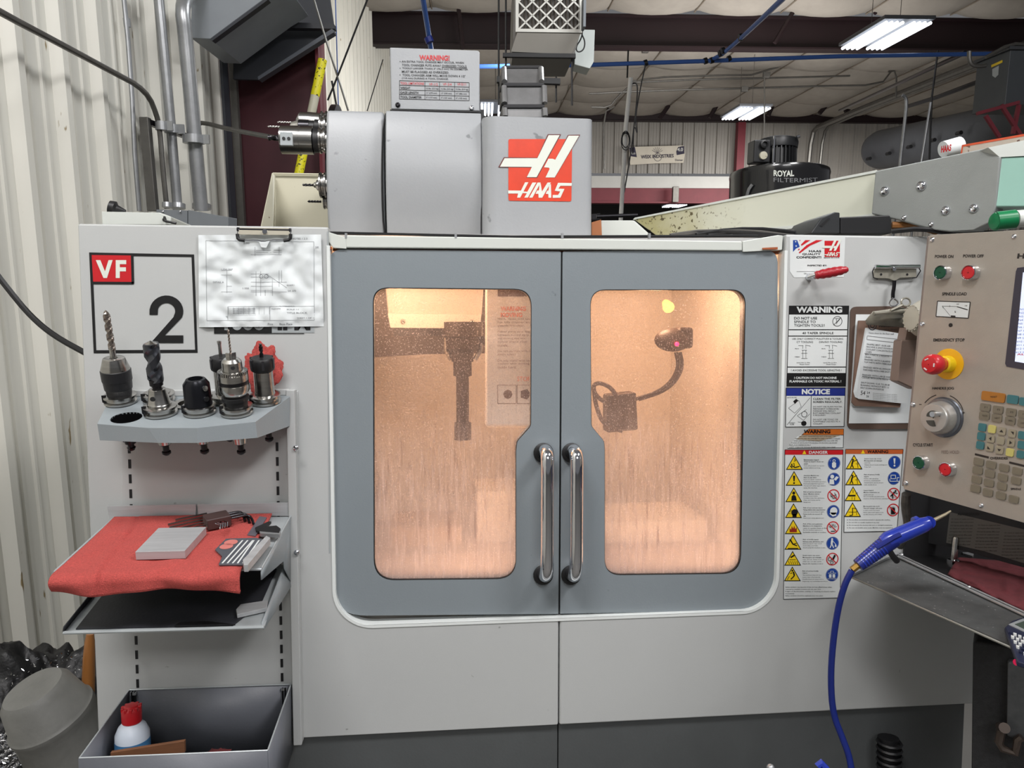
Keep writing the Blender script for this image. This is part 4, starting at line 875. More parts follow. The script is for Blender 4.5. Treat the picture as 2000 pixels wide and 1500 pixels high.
b.obj('white_lettering', CREAMP, vf)
st = B().px(f0, [(418, 612), (418, 651), (531, 651), (531, 612)], .0008).obj('speed_sticker', BLKP, mill)
B().px(f0, [(531, 612), (531, 650), (614, 650), (614, 612)], .0008).obj('sticker_field', LTGREY, st)
b = B(); text(b, f0, '1000', 438, 516, 631, 28, .0014, .03); b.obj('grey_lettering', LTGREY, st)
b = B(); text(b, f0, 'IPM', 542, 606, 631, 28, .0014, .05); b.strip(f0, (418, 651), (594, 651.5), 1.4, .0014); b.obj('black_lettering', BLKP, st)

def sheet(name, pts, m=STICK, off=.0006, label=None):
    return B().px(f0, pts, off).obj(name, m, mill, label=label)
def frame_lines(b, pts, w=1.2, off=.0012):
    for k in range(len(pts)): b.strip(f0, pts[k], pts[(k+1) % len(pts)], w, off)
# quality sticker
q = sheet('quality_sticker', [(1542.5, 463), (1542.5, 530), (1551, 542), (1648, 541), (1651, 462)])
b = B(); b.px(f0, [(1549, 469), (1549, 492), (1555, 485), (1562, 482), (1557, 469)], .001); b.obj('blue_field', BLUE, q)
b = B()
for (x, y, r) in ((1554, 472, 2), (1555, 480.5, 2.2)):
    b.px(f0, [(x+r*(1 if k % 2 == 0 else .42)*math.sin(math.pi*k/5), y-r*(1 if k % 2 == 0 else .42)*math.cos(math.pi*k/5)) for k in range(10)], .0014)
b.obj('star_print', CREAMP, q)
b = B(); b.px(f0, [(1561, 469), (1562, 471), (1564, 469)], .001); b.px(f0, [(1564, 478), (1566, 480), (1583, 469), (1573, 469)], .001)
b.px(f0, [(1558, 488), (1560, 489), (1562, 487), (1561, 485)], .001); b.px(f0, [(1560, 493), (1562, 495), (1582, 480), (1607, 469), (1594, 469), (1575, 479)], .001)
b.obj('stripe_print', RED, q)
b = B(); text(b, f0, 'HAAS', 1580, 1604, 490.5, 4.2, .001, .03); text(b, f0, 'QUALITY', 1567, 1603, 496.5, 4.2, .001, .03); text(b, f0, 'CONFIDENT!', 1555.5, 1604, 502.5, 4.4, .001, .03)
text(b, f0, 'INSPECTED BY:', 1577, 1615, 518.5, 3, .001, .03); text(b, f0, 'MADE IN U.S.A.', 1609.5, 1640, 503.5, 2, .001, .01); b.strip(f0, (1556, 530.5), (1600, 530.5), .7); text(b, f0, 'QUALITY', 1570, 1592, 534.5, 3, .001)
b.obj('black_lettering', BLKP, q)
logo(f0, 1602.5, 464.5, .0242, .0263, .001, q, RED, CREAMP, False)
# spindle warning sticker
q = sheet('warning_sticker', [(1541, 597), (1536, 755), (1652, 755), (1658.5, 597)], BLKP)
b = B()
for y0, y1 in ((614.5, 643), (645, 655.5), (657.5, 716), (718, 728.5)):
    a = lambda y: 1542-(y-597)*.031; c_ = lambda y: 1656.5-(y-597)*.038
    b.px(f0, [(a(y0), y0), (a(y1), y1), (c_(y1), y1), (c_(y0), y0)], .001)
b.obj('white_field', STICK, q)
b = B(); text(b, f0, 'WARNING', 1555.5, 1645, 604.8, 12, .001, .045); text(b, f0, '! CAUTION DO NOT MACHINE', 1551, 1634, 738, 4.6, .001, .03); text(b, f0, 'FLAMMABLE OR TOXIC MATERIAL !', 1542, 1643, 744.8, 4.6, .001, .03); b.obj('white_lettering', STICK, q)
b = B(); text(b, f0, 'DO NOT USE', 1551, 1596, 621.5, 5, .0014, .015); text(b, f0, 'SPINDLE TO', 1551, 1593, 628.5, 5, .0014, .005); text(b, f0, 'TIGHTEN TOOLS!!', 1551, 1611, 635.5, 5, .0014, .005)
text(b, f0, '40 TAPER SPINDLE', 1567, 1628, 650.5, 4.4, .0014, .01); text(b, f0, 'USE ONLY CORRECT PULLSTUDS & TOOLING', 1547, 1647, 661.7, 3, .0014, .005)
text(b, f0, 'CT TOOLING', 1556, 1588, 668, 3.6, .0014, .0); text(b, f0, 'DIN/ISO TOOLING', 1600, 1645, 668, 3.6, .0014, .0)
text(b, f0, '! AVOID EXCESSIVE TOOL LENGTHS !', 1545, 1644, 723.3, 3.8, .0014, .005)
b.disc(f0, 1635.5, 627.5, 10, .0014, 28, 1, .9); b.strip(f0, (1628, 635), (1643, 620), 1, .0014); b.strip(f0, (1630, 622), (1641, 622), .8, .0014); b.strip(f0, (1634, 622), (1634, 633), .8, .0014); b.strip(f0, (1634, 631), (1640, 624), .8, .0014)
for x in (1571, 1623):
    for e in (((x-3, 675), (x-3, 681)), ((x+3, 675), (x+3, 681)), ((x-5, 684), (x+5, 684)), ((x-3, 684), (x-3, 700)), ((x+3, 684), (x+3, 700)), ((x-6, 690), (x+6, 690)), ((x-6, 700), (x+6, 700)), ((x-12, 675), (x-2, 675)), ((x+2, 674), (x+12, 676))): b.strip(f0, e[0], e[1], .6, .0014)
    text(b, f0, 'THREAD', x-19, x-9, 697, 2, .0014); text(b, f0, '.990 IN', x-19, x-11, 681, 2, .0014); text(b, f0, 'HAAS PIN 22-7594', x-15, x+11, 708.5, 2, .0014); text(b, f0, 'PN20-7556A', x-9, x+10, 712, 2, .0014)
b.obj('black_lettering', BLKP, q)
# notice sticker
q = sheet('notice_sticker', [(1535.5, 757), (1534, 835), (1649, 833.5), (1652, 757)])
b = B(); b.px(f0, [(1535.5, 757), (1535.2, 773), (1651, 773), (1651.5, 757)], .001); b.obj('blue_field', NAVY, q)
b = B(); text(b, f0, 'NOTICE', 1566, 1621, 765, 10.5, .0014, .05); b.obj('white_lettering', STICK, q)
b = B(); frame_lines(b, [(1535.5, 757.5), (1534.3, 834), (1648.5, 833), (1651, 757.5)]); b.strip(f0, (1584.5, 773), (1583.5, 834), 1.2)
text(b, f0, 'CLEAN THE FILTER', 1588, 1642, 779, 4, .001, .015); text(b, f0, 'SCREEN REGULARLY.', 1588, 1645, 785, 4, .001, .015)
for k, (st_, x1_) in enumerate((('DO NOT USE PLAIN WATER,', 1645), ('PERMANENT CORROSION', 1638), ('DAMAGE WILL RESULT.', 1633), ('RUST INHIBITING COOLANT', 1642), ('IS REQUIRED.', 1613), None or (' ', 1), ('DO NOT USE TOXIC OR', 1637), ('FLAMMABLE LIQUIDS AS A', 1641), ('COOLANT.', 1607))):
    if st_.strip(): text(b, f0, st_, 1588, x1_, 794.5+k*4.15, 2.9, .001)
text(b, f0, 'GATE FILTER', 1537, 1556, 776.5, 2, .001, .01); text(b, f0, 'BASKET', 1542, 1553, 826, 2, .001, .01); text(b, f0, 'FILTER', 1543, 1551, 829, 2, .001, .01)
b.strip(f0, (1537, 830), (1582, 777), .8); b.px(f0, [(1549, 784), (1555, 779), (1559, 782), (1553, 789)], .001); b.disc(f0, 1570, 827, 5, .001, 14, 1.1)
for e in (((1540, 797), (1560, 782)), ((1540, 797), (1552, 807)), ((1552, 807), (1565, 794)), ((1565, 794), (1560, 782)), ((1557, 812), (1575, 800)), ((1557, 812), (1569, 821)), ((1569, 821), (1582, 808)), ((1558, 824), (1568, 825))): b.strip(f0, *e, .7)
b.disc(f0, 1571, 809, 6, .001, 18, 1, .85); b.obj('black_lettering', BLKP, q)
# torn warning sticker
q = sheet('torn_warning_sticker', [(1580, 837.5), (1568, 848), (1558, 852), (1548, 862), (1542, 870), (1538, 876), (1646.5, 874.5), (1648, 837.5)], label='torn orange warning sticker')
b = B(); b.px(f0, [(1580, 837.5), (1566, 849), (1647.5, 849), (1648, 837.5)], .001); b.obj('orange_field', ORANGE, q)
b = B(); b.px(f0, [(1566, 849), (1556, 858), (1600, 862), (1640, 851), (1640, 849)], .001); b.obj('stain', mat('old_glue', (190, 174, 150), .8, var=.2, vs=60), q)
b = B(); text(b, f0, 'WARNING', 1570, 1622, 843, 7.5, .0014, .05); frame_lines(b, [(1580, 837.8), (1566, 849.5), (1647.5, 849.5), (1647.8, 837.8)], .8); b.strip(f0, (1647.5, 849), (1646.8, 874.5), 1); b.strip(f0, (1538, 875.5), (1647, 874.5), .9)
for k, (x0_, x1_, st_) in enumerate(((1560, 1632, 'AND SAFETY WINDOWS MAY NOT STOP EVERY TYPE'), (1553, 1641, 'WINDOWS MAY BECOME BRITTLE AND LOSE EFFECTIVENESS'), (1550, 1636, 'WHEN EXPOSED TO MACHINE COOLANTS AND OILS OVER TIME'), (1546, 1635, 'IF SIGNS OF DISCOLORATION CRAZING OR CRACKING ARE FOUND'), (1542, 1584, 'REPLACE IMMEDIATELY'), (1541, 1632, 'SAFETY WINDOWS SHOULD BE REPLACED EVERY TWO YEARS'))):
    text(b, f0, st_, x0_, x1_, 852.5+k*4.2, 2.3, .0016)
b.obj('black_lettering', BLKP, q)
# pictogram stickers
PICT = [0]
def tri(q, cx, cy, kind):
    s = 16.5
    o = [(cx, cy-s*.92), (cx-s, cy+s*.82), (cx+s, cy+s*.82)]; i = [(cx, cy-s*.74), (cx-s*.84, cy+s*.72), (cx+s*.84, cy+s*.72)]
    p = B().px(f0, o, .0012).obj('hazard_triangle', BLKP, q)
    b = B(); b.px(f0, i, .0016); y_ = b.obj('hazard_field', YEL, q)
    b = B(); z = .002
    def T(*pts): return [(cx+x, cy+y) for x, y in pts]
    def ln(x0, y0, x1, y1, w=1.3): b.strip(f0, (cx+x0, cy+y0), (cx+x1, cy+y1), w, z)
    if kind == 'bang': b.px(f0, T((-2.2, -6), (-1, 5), (1, 5), (2.2, -6)), z); b.disc(f0, cx, cy+8.5, 1.9, z, 10)
    elif kind == 'shock': ln(0, -8, 3, -5); ln(3, -5, -1, -3); ln(-6, 5, 1, 9, 2); ln(1, 9, 10, 7, 2); ln(-1, 0, 0, 7, 1.5); ln(-8, 6, -4, 10, 2); b.disc(f0, cx-5, cy+3, 1.6, z, 8)
    elif kind == 'person': b.disc(f0, cx, cy-4, 3, z, 12); b.px(f0, T((-5, 11), (-4, 2), (0, -1), (4, 2), (6, 11)), z)
    elif kind == 'head': b.disc(f0, cx+2, cy+3, 6.5, z, 16); b.px(f0, T((-2, 6), (-2, 12), (6, 12), (6, 6)), z); ln(-9, 0, -5, 2, .8); ln(-9, 5, -6, 5, .8); ln(-6, -2, -3, 0, .8)
    elif kind == 'fire': b.px(f0, T((-7, 10), (-7, 2), (-4, 5), (-3, -2), (0, 3), (2, -3), (4, 4), (7, 0), (7, 10)), z)
    elif kind == 'slip': ln(-10, 11, 10, 11, 1.4); ln(-4, -4, 0, 3, 2.6); ln(0, 3, 8, 6, 2); ln(0, 3, 7, 1, 1.6); b.disc(f0, cx-5, cy-5, 2, z, 10)
    elif kind == 'hand': ln(-4, -2, 4, -7, 3); ln(-6, 2, 6, 2, 1); [ln(-8+k*4, 5, -6+k*4, 11, 1) for k in range(5)]
    elif kind == 'fall': b.disc(f0, cx, cy-7, 2, z, 10); ln(2, -5, 4, 3, 3); ln(4, 3, -3, 10, 2.2); ln(0, -3, -4, -1, 1.4); ln(-10, 11, -6, 4, 1)
    elif kind == 'caught': b.disc(f0, cx-2, cy-5, 2, z, 10); ln(-2, -3, -4, 4, 3); ln(-4, 4, -1, 11, 1.8); ln(-4, 4, -7, 11, 1.8); ln(-1, -2, 6, -5, 1.4); ln(6, -6, 8, 11, .9); ln(3, 3, 9, 3, .8)
    elif kind == 'crush': ln(-9, 3, 5, 3, 3); ln(0, -8, 0, -2, 1); ln(5, 0, 9, -3, 1); ln(-2, 6, -2, 11, 1); ln(3, 6, 3, 11, 1)
    elif kind == 'cut': ln(0, -4, 0, 10, 1.6); ln(0, -4, 8, -2, 1); ln(0, 10, -6, 11, 1.6); ln(-8, 4, 8, 4, .8); ln(8, -2, 8, 10, .8)
    b.obj('hazard_symbol', (mat('fire_print', (150, 40, 20), .4) if 'fire_print' not in MATS else MATS['fire_print']) if kind == 'fire' else BLKP, q)
def circ(q, cx, cy, kind):
    z = .002
    if kind[0] == 'B':
        b = B(); b.disc(f0, cx, cy, 12.6, .0010, 30, 1, .93); b.obj('ring_print', BLUE, q)
        b = B(); b.disc(f0, cx, cy, 11.3, .0012, 30); b.obj('mandatory_disc', BLUE, q); b = B(); col = STICK
    else:
        b = B(); col = BLKP
    def ln(x0, y0, x1, y1, w=1.3): b.strip(f0, (cx+x0, cy+y0), (cx+x1, cy+y1), w, z)
    def T(*pts): return [(cx+x, cy+y) for x, y in pts]
    k = kind[1:]
    if k == 'bang': b.px(f0, T((-2, -8), (-1, 3), (1, 3), (2, -8)), z); b.disc(f0, cx, cy+6.5, 2, z, 10)
    elif k == 'lock': b.px(f0, T((-4, -1), (-4, 7), (0, 10), (4, 7), (4, -1), (0, -3)), z); b.disc(f0, cx, cy-5, 3, z, 14, 1, .6); ln(-8, -5, -6, -5, .8)
    elif k == 'read': b.disc(f0, cx-3, cy-5, 4, z, 14); b.px(f0, T((-9, 10), (-8, 0), (0, 0), (1, 10)), z); b.px(f0, T((0, 0), (5, -6), (10, -4), (4, 3)), z)
    elif k == 'ear': b.disc(f0, cx+1, cy-1, 7.5, z, 16); b.px(f0, T((-6, 2), (-7, 5), (-1, 10), (6, 8), (6, 2)), z)
    elif k == 'sweep': b.disc(f0, cx-1, cy-8, 2, z, 10); ln(-1, -6, -2, 2, 4); ln(-2, 2, -5, 9, 2); ln(-1, 2, 2, 9, 2); ln(1, -4, 6, 2, 1); b.px(f0, T((5, 2), (4, 7), (8, 7), (7, 2)), z)
    elif k == 'box': ln(-8, -3, 8, -3, .9); b.px(f0, T((-6, -1), (-6, 6), (-1, 6), (-1, -1)), z); b.px(f0, T((1, -1), (1, 6), (6, 6), (6, -1)), z); ln(-8, 8, 8, 8, .9); ln(-3, -7, 3, -7, .8); ln(-3, -7, -3, -3, .8); ln(3, -7, 3, -3, .8)
    elif k == 'vise': [ln(*a) for a in ((-6, -6, 3, -6), (-6, -6, -6, 1), (3, -6, 3, 1), (-6, 1, 3, 1), (-8, 6, 10, 6), (6, -1, 6, 6), (6, -1, 10, -1), (-8, 1, -8, 6))]
    elif k == 'hand': b.px(f0, T((-4, 8), (-4, -4), (-3, -7), (-2, -3), (-1, -8), (0, -3), (1, -8), (2, -3), (3, -7), (4, -3), (4, 8)), z)
    elif k == 'kick': b.disc(f0, cx+4, cy-6, 2, z, 10); ln(2, -4, -2, 1, 3.4); ln(-2, 1, -1, 9, 2); ln(-2, 1, -6, 4, 2); ln(3, -3, 8, -1, 1.4)
    elif k == 'cuff': b.disc(f0, cx-5, cy, 4, z, 14, 1, .7); b.disc(f0, cx-1, cy+7, 3.4, z, 14, 1, .7); b.px(f0, T((-1, 1), (2, 3), (7, -7), (4, -9)), z)
    elif k == 'burst': [ln(math.cos(a)*3, -math.sin(a)*3, math.cos(a)*8, -math.sin(a)*8, 1) for a in (.3, .8, 1.3, 1.8, 2.3, 2.9)]; ln(-4, 7, 4, 7, 1.4)
    elif k == 'skull': ln(-6, 2, 6, -2, 1); ln(-6, -2, 0, 6, 1); b.disc(f0, cx-3, cy-3, 1.4, z, 8); ln(2, -6, 7, 4, 1); ln(-2, 5, 5, 5, 1)
    b.obj('symbol_print', col, q)
    if kind[0] == 'R':
        b = B(); b.disc(f0, cx, cy, 12.4, .0010, 30, 1, .84); b.strip(f0, (cx-7.5, cy-7.5), (cx+7.5, cy+7.5), 1.8, .0024); b.obj('prohibition_ring', RED, q)
q = sheet('danger_sticker', [(1533, 878), (1530, 1171), (1641, 1168), (1647, 878)], label='tall danger sticker with yellow triangles')
b = B(); b.px(f0, [(1533, 879), (1532.8, 888), (1646.5, 888), (1646.8, 879)], .001); b.obj('red_field', RED, q)
b = B(); text(b, f0, 'DANGER', 1580, 1617, 883.5, 6, .0014, .03); b.obj('white_lettering', STICK, q)
b = B(); b.px(f0, [(1571, 879.5), (1567, 887), (1575, 887)], .0014); b.obj('small_triangle', YEL, q)
rows = [('shock', 'Block', 904, ['Electrocution hazard.', 'Death by electric shock can', 'occur.', 'Turn off and lock out system', 'power before servicing.']),
 ('bang', 'Bread', 935, ['Automatic Machine may', 'start at any time.', 'Injury or death could be', 'caused by unattended operation.', 'Read and understand operator', 'manual and safety signs before', 'using this machine.']),
 ('person', 'Rskull', 967, ['Risk of serious physical', 'injury. Machine cannot', 'protect from toxins.', 'Coolant mist, fine particles,', 'chips, and fumes can be', 'dangerous.']),
 ('head', 'Bear', 998, ['Risk of eye and ear injury.', 'Flying debris into unprotected', 'eyes can cause loss of sight.', 'Noise levels can exceed 70', 'dBA.', 'Must wear safety glasses and']),
 ('fire', 'Rburst', 1029.5, ['Risk of fire and explosion.', 'Machine is not designed to', 'resist or contain blasts or fire.', 'Do not machine explosive or', 'flammable materials or coolants.']),
 ('slip', 'Bsweep', 1060, ['Risk of bodily injury.', 'Serious cuts, abrasions, and', 'physical injury may result', 'from slips and falls.', 'Avoid using the machine in wet,']),
 ('hand', 'Rcuff', 1091, ['Severe injury can occur.', 'Moving parts can entangle,', 'trap, and cut. Sharp tools or', 'chips can cut skin easily.', 'Ensure the machine is not in']),
 ('fall', 'Bbox', 1121.5, ['Risk of serious bodily', 'injury.', 'The enclosure may not stop', 'every type of projectile.', 'Double-check job setup before', 'beginning any machining operations.'])]
b = B()
for kd, ck, y, ls in rows:
    sh = (y-904)*.012
    tri(q, 1551.5-sh*1.5, y, kd); circ(q, 1629-sh*1.5, y+1, ck)
    for k, l_ in enumerate(ls): text(b, f0, l_, 1570-sh, 1570-sh+len(l_)*1.42, y-6+k*4.0, 2.6 if k < 2 else 2.2, .0012, .01 if k < 2 else .0)
for k, l_ in enumerate(('Safety windows may become brittle and lose effectiveness when', 'exposed to machine coolants and oils over time.', 'If signs of discoloration, crazing, or cracking are found, replace', 'immediately.', 'Safety windows should be replaced every two years.')):
    text(b, f0, l_, 1534, 1534+len(l_)*1.48, 1147+k*4.2, 2.5, .0012, .005)
frame_lines(b, [(1533, 878.5), (1530.3, 1170.5), (1641, 1167.5), (1646.8, 878.5)], 1); b.obj('black_lettering', BLKP, q)
q = sheet('orange_warning_sticker', [(1651.5, 877), (1648, 1040), (1752, 1037.5), (1764.5, 877)], label='shorter orange-headed warning sticker')
b = B(); b.px(f0, [(1651.5, 877.5), (1651.2, 886.5), (1763.5, 886.5), (1764.2, 877.5)], .001); b.obj('orange_field', mat('header_orange', (190, 92, 44), .4), q)
b = B(); b.px(f0, [(1685.5, 878.5), (1681.5, 886), (1689.5, 886)], .0014); b.obj('small_triangle', YEL, q)
b = B(); text(b, f0, 'WARNING', 1694, 1735, 882, 6, .0014, .03)
rows = [('caught', 'Bbang', 903, ['Severe injury can occur.', 'Moving parts can entangle', 'and trap.', 'Always secure loose clothing and', 'long hair.']), ('caught', 'Bvise', 934, ['Risk of serious bodily', 'injury.', 'Follow safe clamping', 'practices. Inadequately', 'clamped parts can be thrown', 'with deadly force.']),
 ('crush', 'Rkick', 965, ['Impact hazard.', 'Machine components can', 'crush and cut.', 'Do not handle any part of the', 'machine during automatic operation.']), ('cut', 'Rhand', 996, ['Moving parts can crush.', 'The tool changer will move', 'in and crush your hand.', 'Never place your hand on the', 'spindle and press ATC FWD.'])]
for kd, ck, y, ls in rows:
    sh = (y-904)*.03
    tri(q, 1668-sh, y, kd); circ(q, 1747-sh, y, ck)
    for k, l_ in enumerate(ls): text(b, f0, l_, 1688-sh*.6, 1688-sh*.6+len(l_)*1.4, y-7+k*4.0, 2.6 if k < 2 else 2.2, .0012, .008 if k < 2 else 0)
for k, l_ in enumerate(('Do not allow untrained personnel to operate this machine.', 'Do not alter or modify machine in any way.', 'Do not operate this machine with worn or damaged components.', 'No user serviceable parts inside. Machine must be repaired or')):
    b.disc(f0, 1655, 1015.5+k*5.2, .8, .0012, 8); text(b, f0, l_, 1658, 1658+len(l_)*1.42, 1015.5+k*5.2, 2.5, .0012, .005)
frame_lines(b, [(1651.5, 877.5), (1648.3, 1039.5), (1752, 1037), (1764.2, 877.5)], 1); b.obj('black_lettering', BLKP, q)
# red-handled lever
lv = B().lathe(P(1580, 541, 0), -Y3, [(0, .009), (.018, .008), (.03, .007), (.034, .002)], 18).obj('lever', CHROME, mill, label='small red-handled lever')
B().tube([P(1578, 541, -.025), P(1598, 535, -.04)], .0045, 10).obj('lever_rod', CHROME, lv)
b = B(); p0, p1 = P(1592, 538, -.04), P(1656, 526, -.055)
b.tube([p0.lerp(p1, t_) for t_ in [k/16 for k in range(17)]], lambda t: (.0075+.0035*math.sin(math.pi*min(1, t*1.1))**.5+.0008*math.sin(t*34)) if t < .97 else .005, 16); b.obj('lever_grip', mat('red_grip', (164, 30, 42), .35), lv)
# ================================================================== PAPERS AND CLIPBOARDS
t = thing('drawing_sheet', P(510, 638, -.006), 'wrinkled white drawing sheet hanging from a clip right of the VF 2 mark', 'paper')
def wr(a, b_): 
    v = Vector((a*4, b_*3, 3)); return .010*abs(noise.noise(v*1.3))+.006*noise.noise(v*3.1)+.012*(1-b_)*a*(.3)
def qm(q, s, t_):
    a = Vector(q[0]).lerp(Vector(q[1]), s); c_ = Vector(q[3]).lerp(Vector(q[2]), s); return a.lerp(c_, t_)
QP = [(387.5, 459), (627, 458), (632.5, 637.5), (388.5, 639)]
def pp(s, t_, e=0.0):
    q_ = qm(QP, s, t_); return f0.hit(q_.x, q_.y, .003+.9*wr(s, t_)+e)
b = B(); b.grid(lambda s, t_: pp(s, t_), 48, 40); b.obj('sheet', PAPER, t, 60)
b = B()
def pl(x0, y0, x1, y1, w=.5):
    """a drawn line on the wrinkled sheet, pixel ends"""
    n = max(2, int(abs(x1-x0)+abs(y1-y0))//6); d = Vector((x1-x0, y1-y0)).normalized(); nn = Vector((-d.y, d.x))*w/2; vs = []
    for k in range(n+1):
        x = x0+(x1-x0)*k/n; y = y0+(y1-y0)*k/n; s = (x-388)/242; t_ = (y-459)/180
        for sg in (-1, 1): q_ = Vector((x, y))+nn*sg; vs.append(f0.hit(q_.x, q_.y, .0038+.9*wr(s, t_)))
    b.add(vs, [(2*k, 2*k+1, 2*k+3, 2*k+2) for k in range(n)])
def ptx(st_, x0, x1, y, h):
    vs, fs = glyphs(st_, 0); o = []
    for vx, vy in vs:
        x = x0+(x1-x0)*vx; y_ = y+(.5-vy)*h; o.append(f0.hit(x, y_, .0038+.9*wr((x-388)/242, (y_-459)/180)))
    b.add(o, fs)
for e in ((402, 470, 613, 472), (402, 470, 404, 626), (404, 626, 614, 625), (613, 472, 614, 625), (445, 599, 614, 598), (445, 599, 445, 625), (527, 599, 527, 625), (498, 482, 498, 500), (545, 482, 545, 497), (500, 489, 550, 489), (500, 493, 550, 493), (490, 497, 550, 497), (432, 528, 453, 528), (432, 537, 453, 537), (443, 528, 443, 572), (443, 559, 453, 559), (432, 570, 453, 570), (490, 535, 525, 535), (490, 541, 527, 541), (490, 551, 560, 551), (490, 559, 532, 559), (490, 567, 532, 567), (490, 570, 560, 570), (500, 530, 500, 578), (532, 545, 532, 578), (545, 528, 545, 560), (550, 528, 550, 552), (520, 535, 560, 562), (509, 530, 509, 578), (518, 566, 518, 578)): pl(*e)
for k in range(5): pl(446, 603+k*3, 500, 603+k*3, .35)
for k in range(9): pl(446+k*10, 600, 446+k*10, 614, .35)
for k in range(4): ptx('REV DESCRIPTION DATE APPR', 455, 498, 602.5+k*3, 1.8)
for st_, x0_, x1_, y, h in (('ALL DIMENSIONS IN', 545, 575, 598, 2), ('UNLESS NOTED', 530, 548, 603, 2.4), ('SCALE 1:1', 560, 583, 604.5, 3), ('DETAIL A', 416, 437, 551, 3), ('1.250', 474, 486, 563, 3), ('2X .375', 562, 578, 568, 3), ('1.750 REF', 432, 455, 526, 2.5), ('SEE NOTE 2', 560, 575, 557, 2.5), ('NOTES 1 2 3', 570, 600, 466, 3.5), ('Pins', 523, 533, 633, 4), ('Base Plate', 546, 571, 633, 4), ('2.00', 475, 487, 475, 3), ('3/10', 616, 622, 483, 4), ('TITLE BLOCK', 560, 600, 611, 3), ('SHEET 1 OF 1', 580, 612, 621, 2.5)): ptx(st_, x0_, x1_, y, h)
b.disc(f0, 510, 540, 4, .012, 12, 1, .8); b.disc(f0, 520, 540, 4, .012, 12, 1, .8)
b.obj('drawing_lines', mat('pencil_ink', (96, 98, 104), .8), t)
t = thing('board_clip', P(515, 470, -.01), 'wide chrome clip with black rubber tips holding the drawing sheet', 'clip')
fc_ = MFy(-.014)
B().px(fc_, [(467, 444), (465, 458), (566, 459), (564, 445)], .006, 0).obj('clip_plate', mat('clip_bright', (214, 208, 190), .25, .35), t, bevel=.0015)
B().tube([P(463, 448, -.016), P(569, 450, -.016)], .0045, 10).obj('clip_roll', DKSTEEL, t)
B().cyl(P(517, 452, -.02), P(517, 452, -.024), .005, None, 14).obj('rivet', CHROME, t)
B().tube([P(x, y, -.024) for x, y in ((464, 452), (463, 460), (466, 469), (478, 470), (500, 469), (514, 472), (528, 469), (552, 469), (564, 469), (568, 462), (567, 452))], .0014, 8, smooth=1).obj('wire_lever', CHROME, t)
for a in (((463.5, 457), (465, 468), (478, 470)), ((567.5, 457), (567, 468), (554, 470))): B().tube([P(x, y, -.024) for x, y in a], .0038, 8, smooth=1).obj('rubber_tip', BLACK, t)
B().px(fc_, [(505, 470), (510, 483), (520, 484), (527, 470)], -.002, -.004).obj('clip_tongue', PAPER, t)
# right-hand clip and clipboards
BRN = mat('hardboard', (92, 74, 64), .6, var=.2, vs=20); BRN2 = mat('hardboard_light', (124, 98, 84), .6, var=.15, vs=20)
t = thing('clipboard', P(1720, 840, -.004), 'large brown clipboard with a blank white sheet hanging behind the smaller one', 'clipboard')
B().px(f0, rpoly([(1662, 599), (1655, 838), (1812, 838), (1812, 597)], 12, 4), .004, .001).obj('board', BRN, t)
B().px(f0, [(1672, 614), (1658, 827), (1812, 826), (1812, 614)], .0052, .0045).obj('sheet', PAPER, t)
t = thing('clipboard', P(1715, 793, -.02), 'smaller brown clipboard with a handwritten notes pad clipped on top', 'clipboard')
fq = MFy(-.016)
B().px(fq, rpoly([(1677, 626), (1664, 786), (1670, 793), (1758, 796), (1785, 650), (1785, 626)], 2, 2), .0, -.004).obj('board', BRN2, t)
for k in range(4):
    B().px(fq, rpoly([(1692-k*.6, 640), (1673-k*2, 765), (1676-k*2, 779-k), (1773-k*3, 789-k*.6), (1779-k, 655)], 2, 2), .0012*(4-k), .0012*(3-k)+.0002).obj('note_sheet', PAPER, t)
b = B(); fz = .0054
for k, l_ in enumerate(('SHAPES BEST 10.00 AM', 'MACHINE IS SHUT DOWN FOR', 'COOLANT CONCENTRATE PARTS IN', 'CHIPS', 'BIN 3 PARTS 2 NIGHTS', 'DRAIN', 'FINISHED WITH 3 ALARMS', 'TOP PARTS WITH CARE DONE IN', '', 'FINISHED WITH ALUMINUM 1', 'THROWED WITH CARE SHUT OFF', '', 'FINISHED WITH LARGE INSERTS', 'COOLER WITH SOME PARTS', '', 'SHUT DOWN 10.45 TO 30.18', 'RUNNING WITHOUT BITS 1.6', 'SHUT DOWN ON PURPOSE')):
    if l_: text(b, fq, l_, 1693-k*.75, 1693-k*.75+len(l_)*2.3, 672+k*5, 3.2, fz, 0, .09)
text(b, fq, '54', 1681, 1690, 767, 8, fz, 0, .1); text(b, fq, '24', 1693, 1699, 767, 4, fz); text(b, fq, '26', 1692, 1697, 774, 4, fz)
for k in range(5): text(b, fq, 'Domestic Aluminum Shapes and Plate', 1705, 1752, 768+k*3.2, 1.8, fz, .0, .07)
text(b, fq, 'Aluminum', 1716, 1752, 636, 6, fz, .04); text(b, fq, 'Innovative Alloys', 1716, 1751, 644, 4, fz, 0); text(b, fq, 'Notes sheet for the floor staff', 1697, 1746, 650, 3, fz, 0, .05)
for e in (((1694, 656), (1768, 664)), ((1693, 663), (1767, 671)), ((1694, 656), (1693, 663)), ((1688, 690), (1760, 697)), ((1684, 735), (1760, 743))): b.strip(fq, e[0], e[1], .6, fz)
b.disc(fq, 1704, 636, 9, fz, 20, 1, .8); b.disc(fq, 1704, 636, 5, fz, 16, 1, .6); b.obj('lettering', mat('note_ink', (60, 60, 66), .8), t)
gl_ = mat('worn_nickel', (184, 180, 166), .32, .45, var=.35, vs=40)
cl = B(); cl.add([P(1692, 634, -.026), P(1690, 626, -.030), P(1705, 608, -.044), P(1765, 600, -.044), P(1782, 618, -.030), P(1780, 640, -.026)], [(0, 1, 4, 5), (1, 2, 3, 4)]); cl.obj('spring_clip', gl_, t, solid=.0015)
